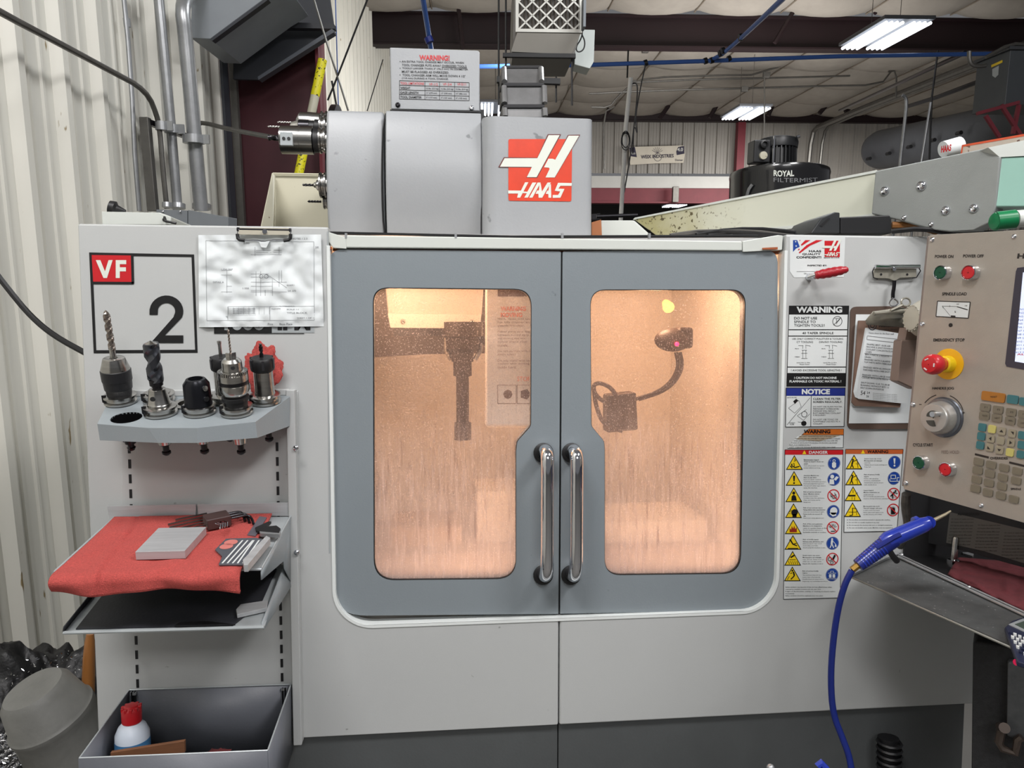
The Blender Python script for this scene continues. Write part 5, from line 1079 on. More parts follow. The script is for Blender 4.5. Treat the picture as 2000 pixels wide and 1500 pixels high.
B().tube([P(1706, 612, -.045), P(1775, 606, -.045)], .005, 10).obj('clip_roll', gl_, t)
for (x, y) in ((1769, 590),): B().tube([P(x+9*math.cos(a), y+8*math.sin(a), -.05) for a in [k*math.pi/6 for k in range(13)]], .0022, 8).obj('thumb_loop', gl_, t)
B().tube([P(1762, 596, -.05), P(1740, 606, -.05)], .003, 8).obj('loop_stem', gl_, t)
t = thing('board_clip', P(1745, 548, -.01), 'nickel wall clip with a wire ring above the brown clipboards', 'clip')
fc_ = MFy(-.006)
B().px(fc_, [(1708, 524), (1706, 543), (1735, 544), (1748, 549), (1758, 543), (1790, 541), (1790, 522)], .004, 0).obj('clip_plate', gl_, t, bevel=.001)
B().tube([P(1709, 521, -.014), P(1796, 521, -.014)], .005, 10).obj('clip_roll', CHROME, t)
for x, y in ((1721, 536), (1772, 536)): B().disc(fc_, x, y, 2.4, .0045, 12).obj('rivet_hole', BLACK, t)
B().cyl(P(1747, 526, -.012), P(1747, 526, -.02), .004, None, 12).obj('rivet', CHROME, t)
for a in (((1708, 522), (1704, 530), (1706, 542), (1714, 545)), ((1793, 520), (1798, 529), (1790, 542), (1782, 543))): B().tube([P(x, y, -.016) for x, y in a], .0013, 6).obj('wire_lever', DKSTEEL, t)
B().tube([P(x, y, -.016) for x, y in ((1747, 548), (1746, 562), (1744, 572), (1744, 584))], .0042, 10, smooth=1).obj('hanger', DKSTEEL, t)
B().tube([P(x, y, -.03) for x, y in ((1744, 582), (1736, 590), (1738, 598), (1750, 598), (1755, 590), (1746, 583))], .0018, 8, smooth=1).obj('ring', CHROME, t)
# ================================================================== LEFT END: slotted plate, tool rack, trays, bin
sp = B().px(MFy(0), [(236, 766), (244, 1446), (588, 1440), (582, 764)], .004, .0).obj('slotted_plate', WHITE, mill, bevel=.001)
xr_ = MF.uv(576, 1000)[0]
B().aab((xr_-.009, -.026, ZB-.002), (xr_+.0095, 0, MF.uv(570, 760)[1])).obj('plate_flange', WHITE, mill, bevel=.002)
B().aab((MF.uv(258, 765)[0], -.024, MF.uv(400, 772)[1]), (xr_, 0, MF.uv(400, 760)[1])).obj('plate_lip', WHITE, mill, bevel=.002)
for x, y in ((578, 875), (580, 1079)): screw(MFy(-.026), x, y, 6, mill, CHROME)
for xc in (MF.uv(262, 1100)[0], MF.uv(547, 1100)[0]):
    b = B()
    for k in range(22):
        z = MF.uv(400, 874)[1]-k*.0325
        b.box((xc, -.0044, z), X3*.0028, Y3*.0006, Z3*.0096)
    b.obj('slot_row', BLACK, mill, kind='stuff')
def tiltframe(pb, yb, pf, yf):
    a = P(pb[0], pb[1], yb); c_ = P(pf[0], pf[1], yf); return Fr(c_, X3, (0, a.y-c_.y, a.z-c_.z))
# ---- tool holder rack
RF = tiltframe((400, 770), -.012, (440, 834), -.185)
rack = thing('tool_rack', RF.hit(380, 860), 'grey painted shelf with round holes holding the tool holders', 'tool rack')
RT = [(190, 828), (289, 836), (385, 836), (499, 824), (566, 775), (560, 768), (218, 772)]
hole = []
hc1 = RF.uv(247, 816); hc2 = RF.uv(366, 790)
loops = [[tuple(RF.uv(*p)) for p in RT]]+[[(c_[0]+.0285*math.cos(a), c_[1]+.0285*math.sin(a)) for a in [k*math.pi/12 for k in range(24)]] for c_ in (hc1, hc2)]
B().prism(loops, RF, 0, -.003).obj('rack_top', RACKG, rack, fix=True)
for c_ in (hc1,):
    b = B(); b.lathe(RF.w(c_[0], c_[1], .0005), -RF.n, [(0, .0285), (.028, .027), (.03, .001)], 28, False); b.obj('hole_sleeve', DKSTEEL, rack)
b = B(); c_ = hc2; b.lathe(RF.w(c_[0], c_[1], .0005), RF.n, [(0, .030), (.003, .030), (.003, .018), (-.02, .018), (-.022, .001)], 28, False); b.obj('hole_sleeve', STEEL, rack)
low = [(195, 860), (310, 865), (385, 865), (503, 855), (566, 832)]
b = B(); tp = [RF.hit(*p) for p in RT[:5]]; bt = []
for p, l_ in zip(tp, low):
    q_ = P(l_[0], l_[1], p.y+.004); bt.append(q_)
b.add(tp+bt, [(i, i+5, i+6, i+1) for i in range(4)]); b.obj('rack_fascia', RACKG, rack, .5)
b = B(); b.add([RF.hit(*RT[0]), RF.hit(*RT[6]), RF.hit(*RT[6])-Z3*.03, bt[0]], [(0, 1, 2, 3)]); b.obj('rack_side', RACKG, rack, solid=.002)
rd = RF.n
def holder(px, py, label, kind, name='tool_holder'):
    o = RF.hit(px, py, .002); t = thing(name, o, label, 'tool holder', 'tool holders standing in the grey rack')
    B().lathe(o, rd, FL, 36).obj('flange', STEEL, t)
    b = B(); b.box(o+rd*.008+Vector((-.026, -.010, 0)), X3*.0035, Y3*.006, rd*.0078); b.obj('drive_key', DKSTEEL, t)
    B().lathe(o-rd*.002, -rd, [(0, .0222), (.064, .0130), (.066, .0085)], 28).obj('taper', STEEL, t)
    B().lathe(o-rd*.066, -rd, [(0, .0095), (.003, .0095), (.0035, .0062), (.016, .0062), (.018, .0088), (.022, .0088), (.026, .005)], 18).obj('pull_stud', DKSTEEL, t)
    q = o+rd*.018
    if kind == 'keyless':
        B().lathe(q, rd, [(0, .0235), (.010, .0245), (.012, .0262), (.030, .0275), (.0305, .0285), (.052, .0288), (.053, .0275)], 36).obj('sleeve', mat('knurl_black', (30, 30, 33), .4, bump=.3, bs=900), t)
        B().lathe(q+rd*.053, rd, [(0, .0275), (.002, .0275), (.024, .0205), (.025, .019), (.025, .008), (.020, .006)], 36, False).obj('cone', STEEL, t)
        B().cyl(q+rd*.07, q+rd*.10, .0058, None, 14).obj('shank', STEEL, t)
        b = B(); drill(b, q+rd*.094, rd, .0068, .083, 2.1, .35); b.obj('drill_bit', mat('drill_bright', (150, 140, 132), .25, .9), t)
    elif kind == 'endmill':
        B().lathe(q, rd, [(0, .0225), (.004, .0225), (.006, .021), (.034, .0155), (.036, .012)], 32).obj('cone', STEEL, t)
        B().cyl(q+rd*.014+Vector((-.004, -.0195, 0)), q+rd*.014+Vector((-.004, -.0212, 0)), .0045, None, 16).obj('set_screw', BLACK, t)
        B().lathe(q+rd*.034, rd, [(0, .0085), (.006, .0090), (.008, .0125), (.02, .0128)], 24).obj('shank', MATS['oxide_steel'], t)
        b = B(); drill(b, q+rd*.050, rd, .0148, .078, .85, .34, 20, False, 50); b.obj('spade_drill', mat('drill_dark', (84, 86, 92), .25, .85), t)
        B().lathe(q+rd*.127, rd, [(0, .0130), (.003, .006), (.006, .001)], 12, False).obj('drill_point', STEEL, t)
    elif kind == 'weldon':
        B().lathe(q, rd, [(0, .0265), (.003, .0262), (.043, .0252), (.053, .0185), (.054, .014), (.046, .013), (.044, .001)], 36, False).obj('body', mat('weldon_black', (34, 35, 40), .28, .6), t)
        for z in (.012, .034): B().cyl(q+rd*z+Vector((.020, -.016, 0)), q+rd*z+Vector((.0225, -.018, 0)), .0055, None, 16).obj('set_screw', CHROME, t)
    elif kind == 'jacobs':
        B().lathe(q, rd, [(0, .0225), (.010, .0225), (.011, .0265), (.018, .0265), (.020, .022)], 32).obj('collar', BLACK, t)
        B().lathe(q+rd*.018, rd, [(0, .018), (.004, .024), (.012, .0282), (.020, .0288), (.026, .0288), (.0262, .0278), (.036, .0278), (.0362, .0288), (.048, .0288), (.049, .026)], 40).obj('chuck_body', STEEL, t)
        b = B(); b.lathe(q+rd*.0455, rd, [(0, .0284), (.007, .0284)], 40, True); b.obj('knurl_band', DKSTEEL, t)
        b = B()
        for k in range(36):
            a = 2*math.pi*k/36; u_ = rd.orthogonal().normalized(); v_ = rd.cross(u_); dr = u_*math.cos(a)+v_*math.sin(a)
            b.box(q+rd*.069+dr*.0255, dr*.003, rd.cross(dr)*.0012, rd*.0028)
        b.obj('gear_teeth', STEEL, t, kind='stuff')
        B().lathe(q+rd*.067, rd, [(0, .0245), (.004, .0245), (.005, .0195), (.024, .0190), (.030, .014), (.031, .006)], 32).obj('nose', STEEL, t)
        B().cyl(q+rd*.078+Vector((.006, -.0178, 0)), q+rd*.078+Vector((.0065, -.0195, 0)), .004, None, 14).obj('key_hole', BLACK, t)
        for a in (0, 2.1, 4.2):
            u_ = rd.orthogonal().normalized(); v_ = rd.cross(u_); dr = u_*math.cos(a)+v_*math.sin(a); B().box(q+rd*.101+dr*.006, dr*.004, rd.cross(dr)*.002, rd*.007).obj('jaw', STEEL, t)
        b = B(); drill(b, q+rd*.10, rd, .0022, .058, 4.5); b.obj('drill_bit', MATS['drill_bright'], t)
    elif kind in ('collet', 'collet_back'):
        k = 1 if kind == 'collet' else .92
        B().lathe(q, rd, [(0, .021*k), (.004, .020*k), (.05, .0195*k), (.052, .018)], 32).obj('body', STEEL, t)
        b = B(); u_ = rd.orthogonal().normalized(); v_ = rd.cross(u_)
        b.lathe(q+rd*.05, rd, [(0, .018), (.003, .0235*k), (.007, .0245*k), (.024, .0245*k), (.029, .021*k), (.030, .010)], 32); b.obj('collet_nut', BLACK, t)
        for a in range(6):
            dr = u_*math.cos(a*1.047)+v_*math.sin(a*1.047); B().box(q+rd*.068+dr*.0243*k, dr*.0012, rd.cross(dr)*.0025, rd*.010).obj('nut_notch', mat('nut_edge', (60, 60, 64), .3, .5) if 'nut_edge' not in MATS else MATS['nut_edge'], t)
        if kind == 'collet':
            b = B(); drill(b, q+rd*.078, rd, .0040, .030, 1.0, .4, 12, False); b.obj('end_mill', DKSTEEL, t)
        else: B().lathe(q+rd*.078, rd, [(0, .0035), (.028, .0035), (.029, .0042), (.035, .0042), (.036, .002)], 12).obj('edge_finder', STEEL, t)
    elif kind == 'bare':
        B().lathe(q, rd, [(0, .024), (.002, .024), (.0022, .012), (-.004, .012), (-.005, .001)], 28, False).obj('face', STEEL, t)
        B().cyl(q+rd*.001+Vector((.014, -.004, 0)), q+rd*.002+Vector((.014, -.004, 0)), .006, None, 14).obj('bore', BLACK, t)
    return t
holder(236, 785, 'leftmost rack holder, keyless drill chuck holding a long bright twist drill', 'keyless')
holder(311, 782, 'low bare holder in the rack behind the big spade drill', 'bare')
holder(441, 783, 'rear collet holder with a ball-tipped finder, behind the toothed drill chuck', 'collet_back')
holder(519, 784, 'rightmost rack holder, silver with black nut and a short cutter', 'collet')
holder(314, 807, 'silver cone holder carrying a fat dark spade drill', 'endmill')
holder(390, 805, 'stubby black open-ended holder in the middle of the rack', 'weldon')
holder(463, 806, 'steel toothed-ring drill chuck holding a thin bit', 'jacobs')
o = RF.hit(254, 770, 0)
tag(B().lathe(P(254, 858, -.06), -rd, [(0, .012), (.008, .011), (.009, .0062), (.016, .0062), (.018, .0088), (.024, .006)], 18).obj('pull_stud', DKSTEEL), 'dark pull stud end hanging below the left end of the rack', 'pull stud')
# red rag behind the holders
b = B(); oc = P(514, 724, -.024)
def rag(s, t_):
    th = s*2*math.pi; ph = t_*math.pi; d_ = Vector((math.sin(ph)*math.cos(th), math.sin(ph)*math.sin(th), math.cos(ph)))
    r = 1+.45*noise.noise(d_*2.3)+.2*abs(noise.noise(d_*4))+.05*noise.noise(d_*12); return oc+Vector((d_.x*.034*r, d_.y*.007*r, d_.z*.050*r))
b.grid(rag, 90, 60); tag(b.obj('shop_rag', CLOTH, None, 60), 'crumpled red rag stuffed behind the rightmost holders in the rack', 'rag')
# ---- upper tray with red towel
TF = tiltframe((400, 1009), -.012, (300, 1114), -.262)
t = thing('shelf_tray', TF.hit(330, 1080), 'light grey sloping tray covered by the red towel', 'tray')
TP = [(222, 1014), (105, 1121), (511, 1112), (568, 1009)]
B().px(TF, TP, 0, -.0025).obj('tray_plate', LTGREY, t)
SX = TF.hit(540, 1060).x
fs_ = Fr((P(568, 1009, -.012).x+.001, 0, 0), Y3, Z3)
fs2 = Fr((TF.hit(512, 1112).x, 0, 0), Y3, Z3)
def sidept(px, py, Y, fr=TF): return P(px, py, Y)
b = B(); yb_, yf_ = -.012, -.262
A1 = TF.hit(568, 1009); A2 = TF.hit(511, 1112)
b.add([A1, A2, A2-Z3*.02, P(554, 1096, -.10), P(556, 1110, -.10), P(570, 1140, -.014)], [(0, 1, 2, 3), (0, 3, 4, 5)]); b.obj('side_bracket', RACKG, t, solid=.002)
B().tube([A1+Z3*.002, A2+Z3*.002], .0022, 6).obj('tray_edge', LTGREY, t)
A3, A4 = TF.hit(222, 1014), TF.hit(105, 1121)
B().tube([A3+Z3*.002, A4+Z3*.002], .003, 6).obj('tray_edge', LTGREY, t); B().tube([A4, A2], .0025, 6).obj('tray_edge', LTGREY, t)
for a in (((209, 989), (383, 985), (382, 1006), (213, 1018)), ((385, 985), (567, 982), (568, 1008), (387, 1006))):
    B().px(MFy(-.02), list(reversed([a[0], a[1], a[2], a[3]])), .003, -.003).obj('back_strip', ALU, t, bevel=.001)
B().cyl(P(107, 1125, -.262), P(112, 1132, -.262), .007, None, 10).obj('corner_cap', BLACK, t)
# towel
Lf = [(224, 1013), (203, 1034), (180, 1056), (140, 1092), (104, 1124)]; Rt = [(531, 1006), (520, 1030), (500, 1060), (482, 1088), (471, 1116)]
def edge(Ps, t_):
    x = t_*(len(Ps)-1); i = min(int(x), len(Ps)-2); return Vector(Ps[i]).lerp(Vector(Ps[i+1]), x-i)
def towel(s, t_):
    T_ = t_/.78
    if T_ <= 1:
        q_ = edge(Lf, T_).lerp(edge(Rt, T_), s)
        n_ = .007+.0025*noise.noise(Vector((s*9, T_*7, 0)))+.004*max(0, noise.noise(Vector((s*5, T_*3, 4))))+.004*math.exp(-((s-.12-.1*T_)/.03)**2)+.006*math.exp(-(s/.03)**2)*0
        if s < .03: n_ -= .001
        return TF.hit(q_.x, q_.y, n_)
    u_ = (T_-1)/.282
    q_ = edge(Lf, 1).lerp(edge(Rt, 1), s); p = TF.hit(q_.x, q_.y, .007+.0025*noise.noise(Vector((s*9, 7, 0)))+.004*max(0, noise.noise(Vector((s*5, 3, 4))))+.004*math.exp(-((s-.22)/.03)**2))
    drop = (.030+.006*math.sin(s*6.5+.6)-.010*math.exp(-(s/.16)**2))
    return p+Vector((0, -.010*math.sin(min(1, u_*2)*math.pi/2)+.006*u_*math.sin(s*23)*.6+.004*u_, -drop*u_**1.2))+Vector((0, -.007*max(0, math.sin(s*9+1))*math.sin(math.pi*min(1, u_)), 0))
b = B(); b.grid(towel, 150, 100); tw = b.obj('red_towel', CLOTH, None, 80, solid=.0045); tag(tw, 'red terry towel draped over the upper tray', 'towel')
b = B(); b.tube([towel(k/60, 1)+Vector((0, -.001, 0)) for k in range(61)], .0036, 8); b.obj('towel_hem', CLOTH, tw)
# things on the towel
def slab(pts_px, fr, off, thick, name, m, parent=None, bevel=.0006): return B().px(fr, pts_px, off+thick, off).obj(name, m, parent, bevel=bevel)
bk = slab([(309.5, 1031), (264, 1078), (361, 1075.5), (402.6, 1029)], TF, .013, .016, 'aluminium_block', ALU); tag(bk, 'flat square block of machined aluminium lying on the red towel', 'metal block')
t = thing('hex_key_set', TF.hit(410, 1015, .006), 'brown plastic holder full of hex keys at the back of the red towel', 'tool set')
HB = mat('key_holder', (70, 52, 50), .45, var=.15)
e_a, e_b = TF.hit(398, 1026, .014), TF.hit(436, 1018, .014)
ax_ = (e_b-e_a).normalized(); up_ = TF.n; dp = up_.cross(ax_).normalized()
b = B(); c_ = TF.hit(424, 1016, .026); b.box(c_, ax_*.024, dp*.019, up_*.012); b.obj('holder_body', HB, t, bevel=.003)
for k in range(6):
    p = TF.hit(404, 1004+k*5.2, .021); L_ = .062+.014*((k*5) % 6)/5
    B().cyl(p, p-ax_*L_-dp*.002*k, .0034-.00022*k, None, 6).obj('key_shaft', STEEL, t)
for k in range(3):
    p = TF.hit(446+k*8, 1004+k*3, .028); r_ = .016-.002*k
    B().tube([p-ax_*.01, p+ax_*.018, p+ax_*(.018+.008)-dp*.003-up_*.002, p+ax_*.028-dp*.016-up_*.008, p+ax_*.025-dp*.030-up_*.010], .0034-.0004*k, 8, smooth=1).obj('key_bend', DKSTEEL, t)
for k in range(4):
    p = TF.hit(421+k*4.6, 1022-k*1.5, .040-.002*k); B().tube([p, p+ax_*.006-dp*.012, p+ax_*.003-dp*.02-up_*.006], .0014, 6).obj('key_bend', CHROME, t)
t = thing('steel_rule_square', TF.hit(470, 1100, .006), 'dark steel square with bright lines at the right of the red towel', 'measuring tool')
slab([(441, 1052), (420, 1073), (434, 1086), (427, 1102), (476, 1102), (524, 1055), (500, 1050)], TF, .014, .003, 'blade', mat('rule_grey', (96, 100, 108), .4, .3), t)
b = B()
for k in range(5): b.strip(TF, (434+k*10, 1100), (474+k*10 if k < 3 else 466+k*10, 1055), 1.4, .0174)
b.obj('rule_lines', STICK, t)
slab([(474, 1093), (476, 1103), (484, 1103), (528, 1050), (520, 1046)], TF, .014, .014, 'stock', ALU, t)
b = B(); b.disc(TF, 442, 1067, 5, .0176, 16, 1); b.disc(TF, 451, 1059, 5, .0176, 16, 1); b.obj('towel_cutout', mat('cutout_red', (200, 120, 112), .6), t)  # towel-red discs drawn for the cutouts in the blade
t = thing('sliding_caliper', TF.hit(520, 1030, .006), 'small grey slide gauge with a black jaw behind the steel square', 'measuring tool')
slab([(507, 1008), (483, 1044), (499, 1046), (521, 1010)], TF, .013, .003, 'beam', mat('gauge_grey', (110, 106, 116), .4, .4), t)
slab([(498, 1030), (500, 1036), (545, 1040), (548, 1032), (540, 1026), (520, 1028), (530, 1018), (524, 1018)], TF, .016, .005, 'jaw', BLACK, t)
slab([(506, 1036), (508, 1041), (546, 1043), (548, 1037)], TF, .012, .008, 'slide', GALV, t)
# ---- lower tray
LF_ = tiltframe((480, 1104), -.012, (320, 1231), -.27)
t = thing('shelf_tray', LF_.hit(320, 1200), 'lower sloping tray with a dark lining, under the towel tray', 'tray')
LP = [(230, 1108), (124, 1236), (516, 1225), (560, 1103)]
B().px(LF_, LP, 0, -.0025).obj('tray_plate', LTGREY, t)
B().px(LF_, [(240, 1112), (148, 1228), (455, 1221), (510, 1178), (540, 1110)], .0022, .0002).obj('lining', DKTRAY, t)
A1 = LF_.hit(560, 1103); A2 = LF_.hit(516, 1225)
b = B(); b.add([P(556, 1102, -.06), P(512, 1216, -.26), A2-Z3*.004, P(571, 1142, -.012)], [(0, 1, 2, 3)]); b.obj('side_bracket', RACKG, t, solid=.002)
b = B(); b.add([LF_.hit(124, 1236), LF_.hit(230, 1108), LF_.hit(230, 1108)+Z3*.014, P(126, 1224, -.27)], [(0, 1, 2, 3)]); b.obj('side_lip', DKTRAY, t, solid=.002)
B().tube([LF_.hit(124, 1236), LF_.hit(516, 1225)], .0035, 8).obj('tray_edge', LTGREY, t)
tag(slab([(461, 1190), (463, 1200), (521, 1187), (523, 1172), (470, 1180)], LF_, .003, .008, 'steel_bar', ALU), 'short bright steel bar lying in the lower tray', 'metal bar')
tag(slab([(340, 1222), (460, 1219), (410, 1213), (350, 1215)], LF_, .003, .003, 'dark_plate', DKSTEEL), 'thin dark plate near the front of the lower tray', 'metal plate')
# ---- bottom bin
GF = tiltframe((410, 1342), -.012, (340, 1473), -.235)
t = thing('storage_bin', GF.hit(340, 1475)-GF.n*.13, 'open grey metal bin hanging at the bottom left of the machine', 'bin')
c0, c1, c2, c3 = (GF.uv(*p) for p in ((155, 1481), (523, 1466), (568, 1337), (252, 1348)))
xl_ = (c0[0]+c3[0])/2; xr2 = (c1[0]+c2[0])/2; ybk = (c2[1]+c3[1])/2; yft = (c0[1]+c1[1])/2; dpz = .15
BG = mat('bin_grey', (104, 107, 114), .45, var=.12, vs=8, bump=.1)
def wallp(a, b_, name):
    q_ = B(); A = GF.w(a[0], a[1], 0); C_ = GF.w(b_[0], b_[1], 0); q_.add([A, C_, C_-Z3*dpz, A-Z3*dpz], [(0, 1, 2, 3)]); return q_.obj(name, BG, t, solid=.002)
wallp(c0, c1, 'front_wall'); wallp(c1, c2, 'end_wall'); wallp(c2, c3, 'back_wall'); wallp(c3, c0, 'end_wall')
B().add([GF.w(*q_)-Z3*dpz for q_ in (c0, c1, c2, c3)], [(0, 1, 2, 3)]).obj('bin_floor', BG, t, solid=.002)
rimp = [GF.w(*c_, .0005) for c_ in (c0, c1, c2, c3, c0)]
for a, b_ in zip(rimp, rimp[1:]): B().tube([a, b_], .0016, 6).obj('rim_edge', LTGREY, t)
for x, y in ((259, 1352), (553, 1343)):
    for k in (0, 5): B().box(P(x+k, y+16, -.014), X3*.0015, Y3*.004, Z3*.020).obj('hook', DKSTEEL, t)
    B().box(P(x+2, y+2, -.014), X3*.006, Y3*.004, Z3*.003).obj('hook', GALV, t)
# bottle, wood, rag in the bin
t = thing('spray_bottle', P(260, 1470, -.12), 'white and blue bottle with a bright red cap standing in the bin', 'bottle')
bt0 = P(261, 1500, -.12); k_ = 1/ (F/1.53)
b = B(); b.lathe(bt0, Z3, [(0, .030), (.003, .033), (.055, .033), (.075, .0325), (.090, .026), (.098, .018), (.100, .014)], 36); b.obj('bottle_body', mat('bottle_white', (205, 214, 226), .35), t)
b = B(); b.lathe(bt0, Z3, [(.0, .0334), (.042, .0334)], 36, False); b.obj('bottle_label', mat('label_teal_grey', (150, 170, 182), .4, var=.25, vs=60), t)
b = B(); b.lathe(bt0+Z3*.042, Z3, [(.0, .0334), (.022, .0334)], 36, False); b.obj('bottle_label', mat('label_blue', (70, 130, 180), .4, var=.3, vs=30), t)
b = B(); n_ = 24
prof = [(0, .0175), (.002, .019), (.026, .0195), (.030, .018), (.036, .012), (.037, .002)]
b.lathe(bt0+Z3*.098, Z3, prof, 24); cp = b.obj('red_cap', KRED, t)
for a in range(10): B().box(bt0+Z3*.128+Vector((math.cos(a*.628)*.0165, math.sin(a*.628)*.0165, 0)), X3*.003, Y3*.003, Z3*.004).obj('cap_rib', KRED, cp, bevel=.001)
tag(B().box(P(290, 1468, -.19), X3*.070+Z3*.008, Y3*.004, Z3*.012).obj('wood_offcut', mat('wood_brown', (120, 78, 50), .7, var=.35, vs=20, stretch=(1, 6, 6)), None, bevel=.001), 'brown wooden offcut in front of the red-capped bottle', 'wood')
b = B(); oc2 = P(428, 1478, -.12)
def rg2(s, t_):
    th = s*2*math.pi; ph = t_*math.pi; d_ = Vector((math.sin(ph)*math.cos(th), math.sin(ph)*math.sin(th), math.cos(ph))); r = 1+.4*noise.noise(d_*3)
    return oc2+Vector((d_.x*.03*r, d_.y*.02*r, d_.z*.014*r))
b.grid(rg2, 20, 12); tag(b.obj('shop_rag', mat('dark_red_rag', (90, 30, 32), .9), None, 60), 'dark red rag lying at the bottom of the grey bin', 'rag')
# ---- lower left corner: scrap heap, bucket, amber hose, black cable
def blob(c, rx, ry, rz, fn, nu=90, nv=50):
    def g(s, t_):
        th = s*2*math.pi; ph = t_*math.pi; d_ = Vector((math.sin(ph)*math.cos(th), math.sin(ph)*math.sin(th), math.cos(ph))); r = fn(d_)
        return Vector(c)+Vector((d_.x*rx*r, d_.y*ry*r, d_.z*rz*r))
    return B().grid(g, nu, nv)
bag = blob(P(70, 1500, .35)+Vector((0, 0, -.05)), .30, .26, .36, lambda d_: 1+.22*noise.noise(d_*2.2)+.10*noise.noise(d_*6)+.045*noise.noise(d_*15), 150, 90).obj('black_liner', mat('black_bag', (20, 20, 22), .5, bump=1, bs=90), None, 70)
tag(bag, 'crumpled black plastic sack heaped between the ribbed wall and the machine', 'bag')
t = thing('scrap_bucket', P(90, 1500, .02), 'scuffed grey plastic bucket tipped over on the black sack', 'bucket')
BK = mat('bucket_grey', (128, 128, 124), .5, var=.3, vs=10, bump=.3, bs=80)
ax2 = (P(60, 1350, .0)-P(150, 1480, .06)).normalized()
b = B(); b.lathe(P(150, 1470, .06), ax2, [(0, .098), (.10, .086), (.108, .089), (.120, .089), (.126, .084), (.185, .072), (.200, .060), (.203, .01)], 40); b.obj('bucket_body', BK, t)
b = B()
for k in range(700):
    x = random.uniform(-30, 40); y = random.uniform(1425, 1515); c_ = P(x, y, .06+random.uniform(-.03, .03)); d_ = Vector((random.gauss(0, 1), random.gauss(0, 1), random.gauss(0, 1))).normalized(); e_ = d_.orthogonal().normalized()
    l_ = random.uniform(.003, .008); b.add([c_-d_*l_, c_+e_*.0015, c_+d_*l_+e_*.002, c_-e_*.0015], [(0, 1, 2, 3)])
for k in range(900):
    x = random.uniform(-20, 165); y = 1268+random.uniform(0, 130)+abs(x-130)*.25; c_ = P(x, y, .12+random.uniform(-.01, .01)); d_ = Vector((random.gauss(0, 1), random.gauss(0, 1), random.gauss(0, 1))).normalized(); e_ = d_.orthogonal().normalized()
    if random.random() < .7: continue
    l_ = random.uniform(.002, .005); b.add([c_-d_*l_, c_+e_*.001, c_+d_*l_, c_-e_*.001], [(0, 1, 2, 3)])
tag(b.obj('metal_chips', CHROME, kind='stuff'), 'bright metal chips scattered over the black sack and bucket', 'metal chips')
pipe('amber_hose', [P(176, 1238, .10), P(173, 1300, .10), P(172, 1400, .10), P(175, 1530, .10)], lambda t_: .008+.006*math.sin(math.pi*min(1, t_*1.1)), mat('amber', (150, 96, 44), .25, spec=.8), 'amber brown hose hanging at the machine corner beside the bucket', 'hose', None, 1, 14)
pipe('power_cable', [P(-520, 250, .1), P(-200, 400, .1), P(-30, 505, .1), P(20, 570, .1), P(60, 618, .1), P(105, 656, .08), P(175, 694, .06)], .0065, BLACK, 'thick black cable curving from the left edge to the machine side', 'cable', None, 2, 10)
# ================================================================== CONTROL PENDANT
hx = R3 @ Vector((711, -208, 1443)); hy = R3 @ Vector((378, 10950, 1443))
PF = Fr(D(1815, 700, 1.5), hx, hy)
pen = thing('control_pendant', PF.hit(1900, 990, -.05), 'brushed metal control panel with buttons, dial and keypad at the right edge', 'control panel')
pl_ = [PF.uv(1815, 459), PF.uv(1764, 955)]
xa_ = (pl_[0][0]+pl_[1][0])/2; zt2, zb2 = pl_[0][1], pl_[1][1]; xe = xa_+.62
B().prism([rpoly([(xa_, zb2), (xe, zb2), (xe, zt2), (xa_, zt2)], .004, 3)], PF, 0, -.004).obj('face_plate', BRSTEEL, pen, bevel=.001)
B().prism([[(xa_-.008, zb2+.004), (xe+.005, zb2+.004), (xe+.005, zt2-.002), (xa_-.008, zt2-.002)]], PF, -.0045, -.07).obj('housing', mat('housing_taupe', (134, 122, 116), .5), pen, bevel=.002)
for x, y in ((1821, 468), (1981, 462), (1802, 633), (1784, 790), (1770, 943), (1917, 987)): screw(PF, x, y, 5, pen, CHROME)
def ptext(st_, x0_, x1_, y, h, m, bold=.02, slope=0): 
    b = B(); text(b, PF, st_, x0_, x1_, y, h, .0006, bold); return b.obj('lettering', m, pen)
DK = mat('panel_ink', (40, 34, 32), .5)
b = B()
for st_, x0_, x1_, y in (('POWER ON', 1826, 1862, 501), ('POWER OFF', 1881, 1921, 500), ('SPINDLE LOAD', 1840, 1888, 574), ('EMERGENCY STOP', 1823, 1884, 664), ('HANDLE JOG', 1821, 1863, 759), ('CYCLE START', 1783, 1822, 869)): text(b, PF, st_, x0_, x1_, y, 6, .0006, .025)
text(b, PF, 'HAAS', 1987, 2042, 500, 10, .0006, .04); text(b, PF, '+', 1879, 1884, 806, 5, .0006, .02); text(b, PF, '-', 1795, 1800, 790, 1.5, .0006, .02)
text(b, PF, 'OVERRIDES', 1934, 1968, 895, 5, .0006, .03); b.strip(PF, (1904, 887), (1931, 893.5), 4, .0006); b.strip(PF, (1971, 903), (2004, 911), 4, .0006); text(b, PF, 'SPINDLE', 1974, 1994, 955, 4, .0006, .03)
for a0_, a1_ in ((-2.5, -1.85), (-1.2, -.25)):
    pts = [(1840+42*math.cos(a0_+(a1_-a0_)*k/8), 812+42*math.sin(a0_+(a1_-a0_)*k/8)) for k in range(9)]
    for p, q_ in zip(pts, pts[1:]): b.strip(PF, p, q_, 1.6, .0006)
b.disc(PF, 1856.5, 635, 4, .0006, 14); b.obj('lettering', DK, pen)
b = B(); text(b, PF, 'FEED HOLD', 1839, 1873, 883, 6, .0006, .01); b.obj('lettering', mat('faded_panel_ink', (120, 106, 98), .5), pen)
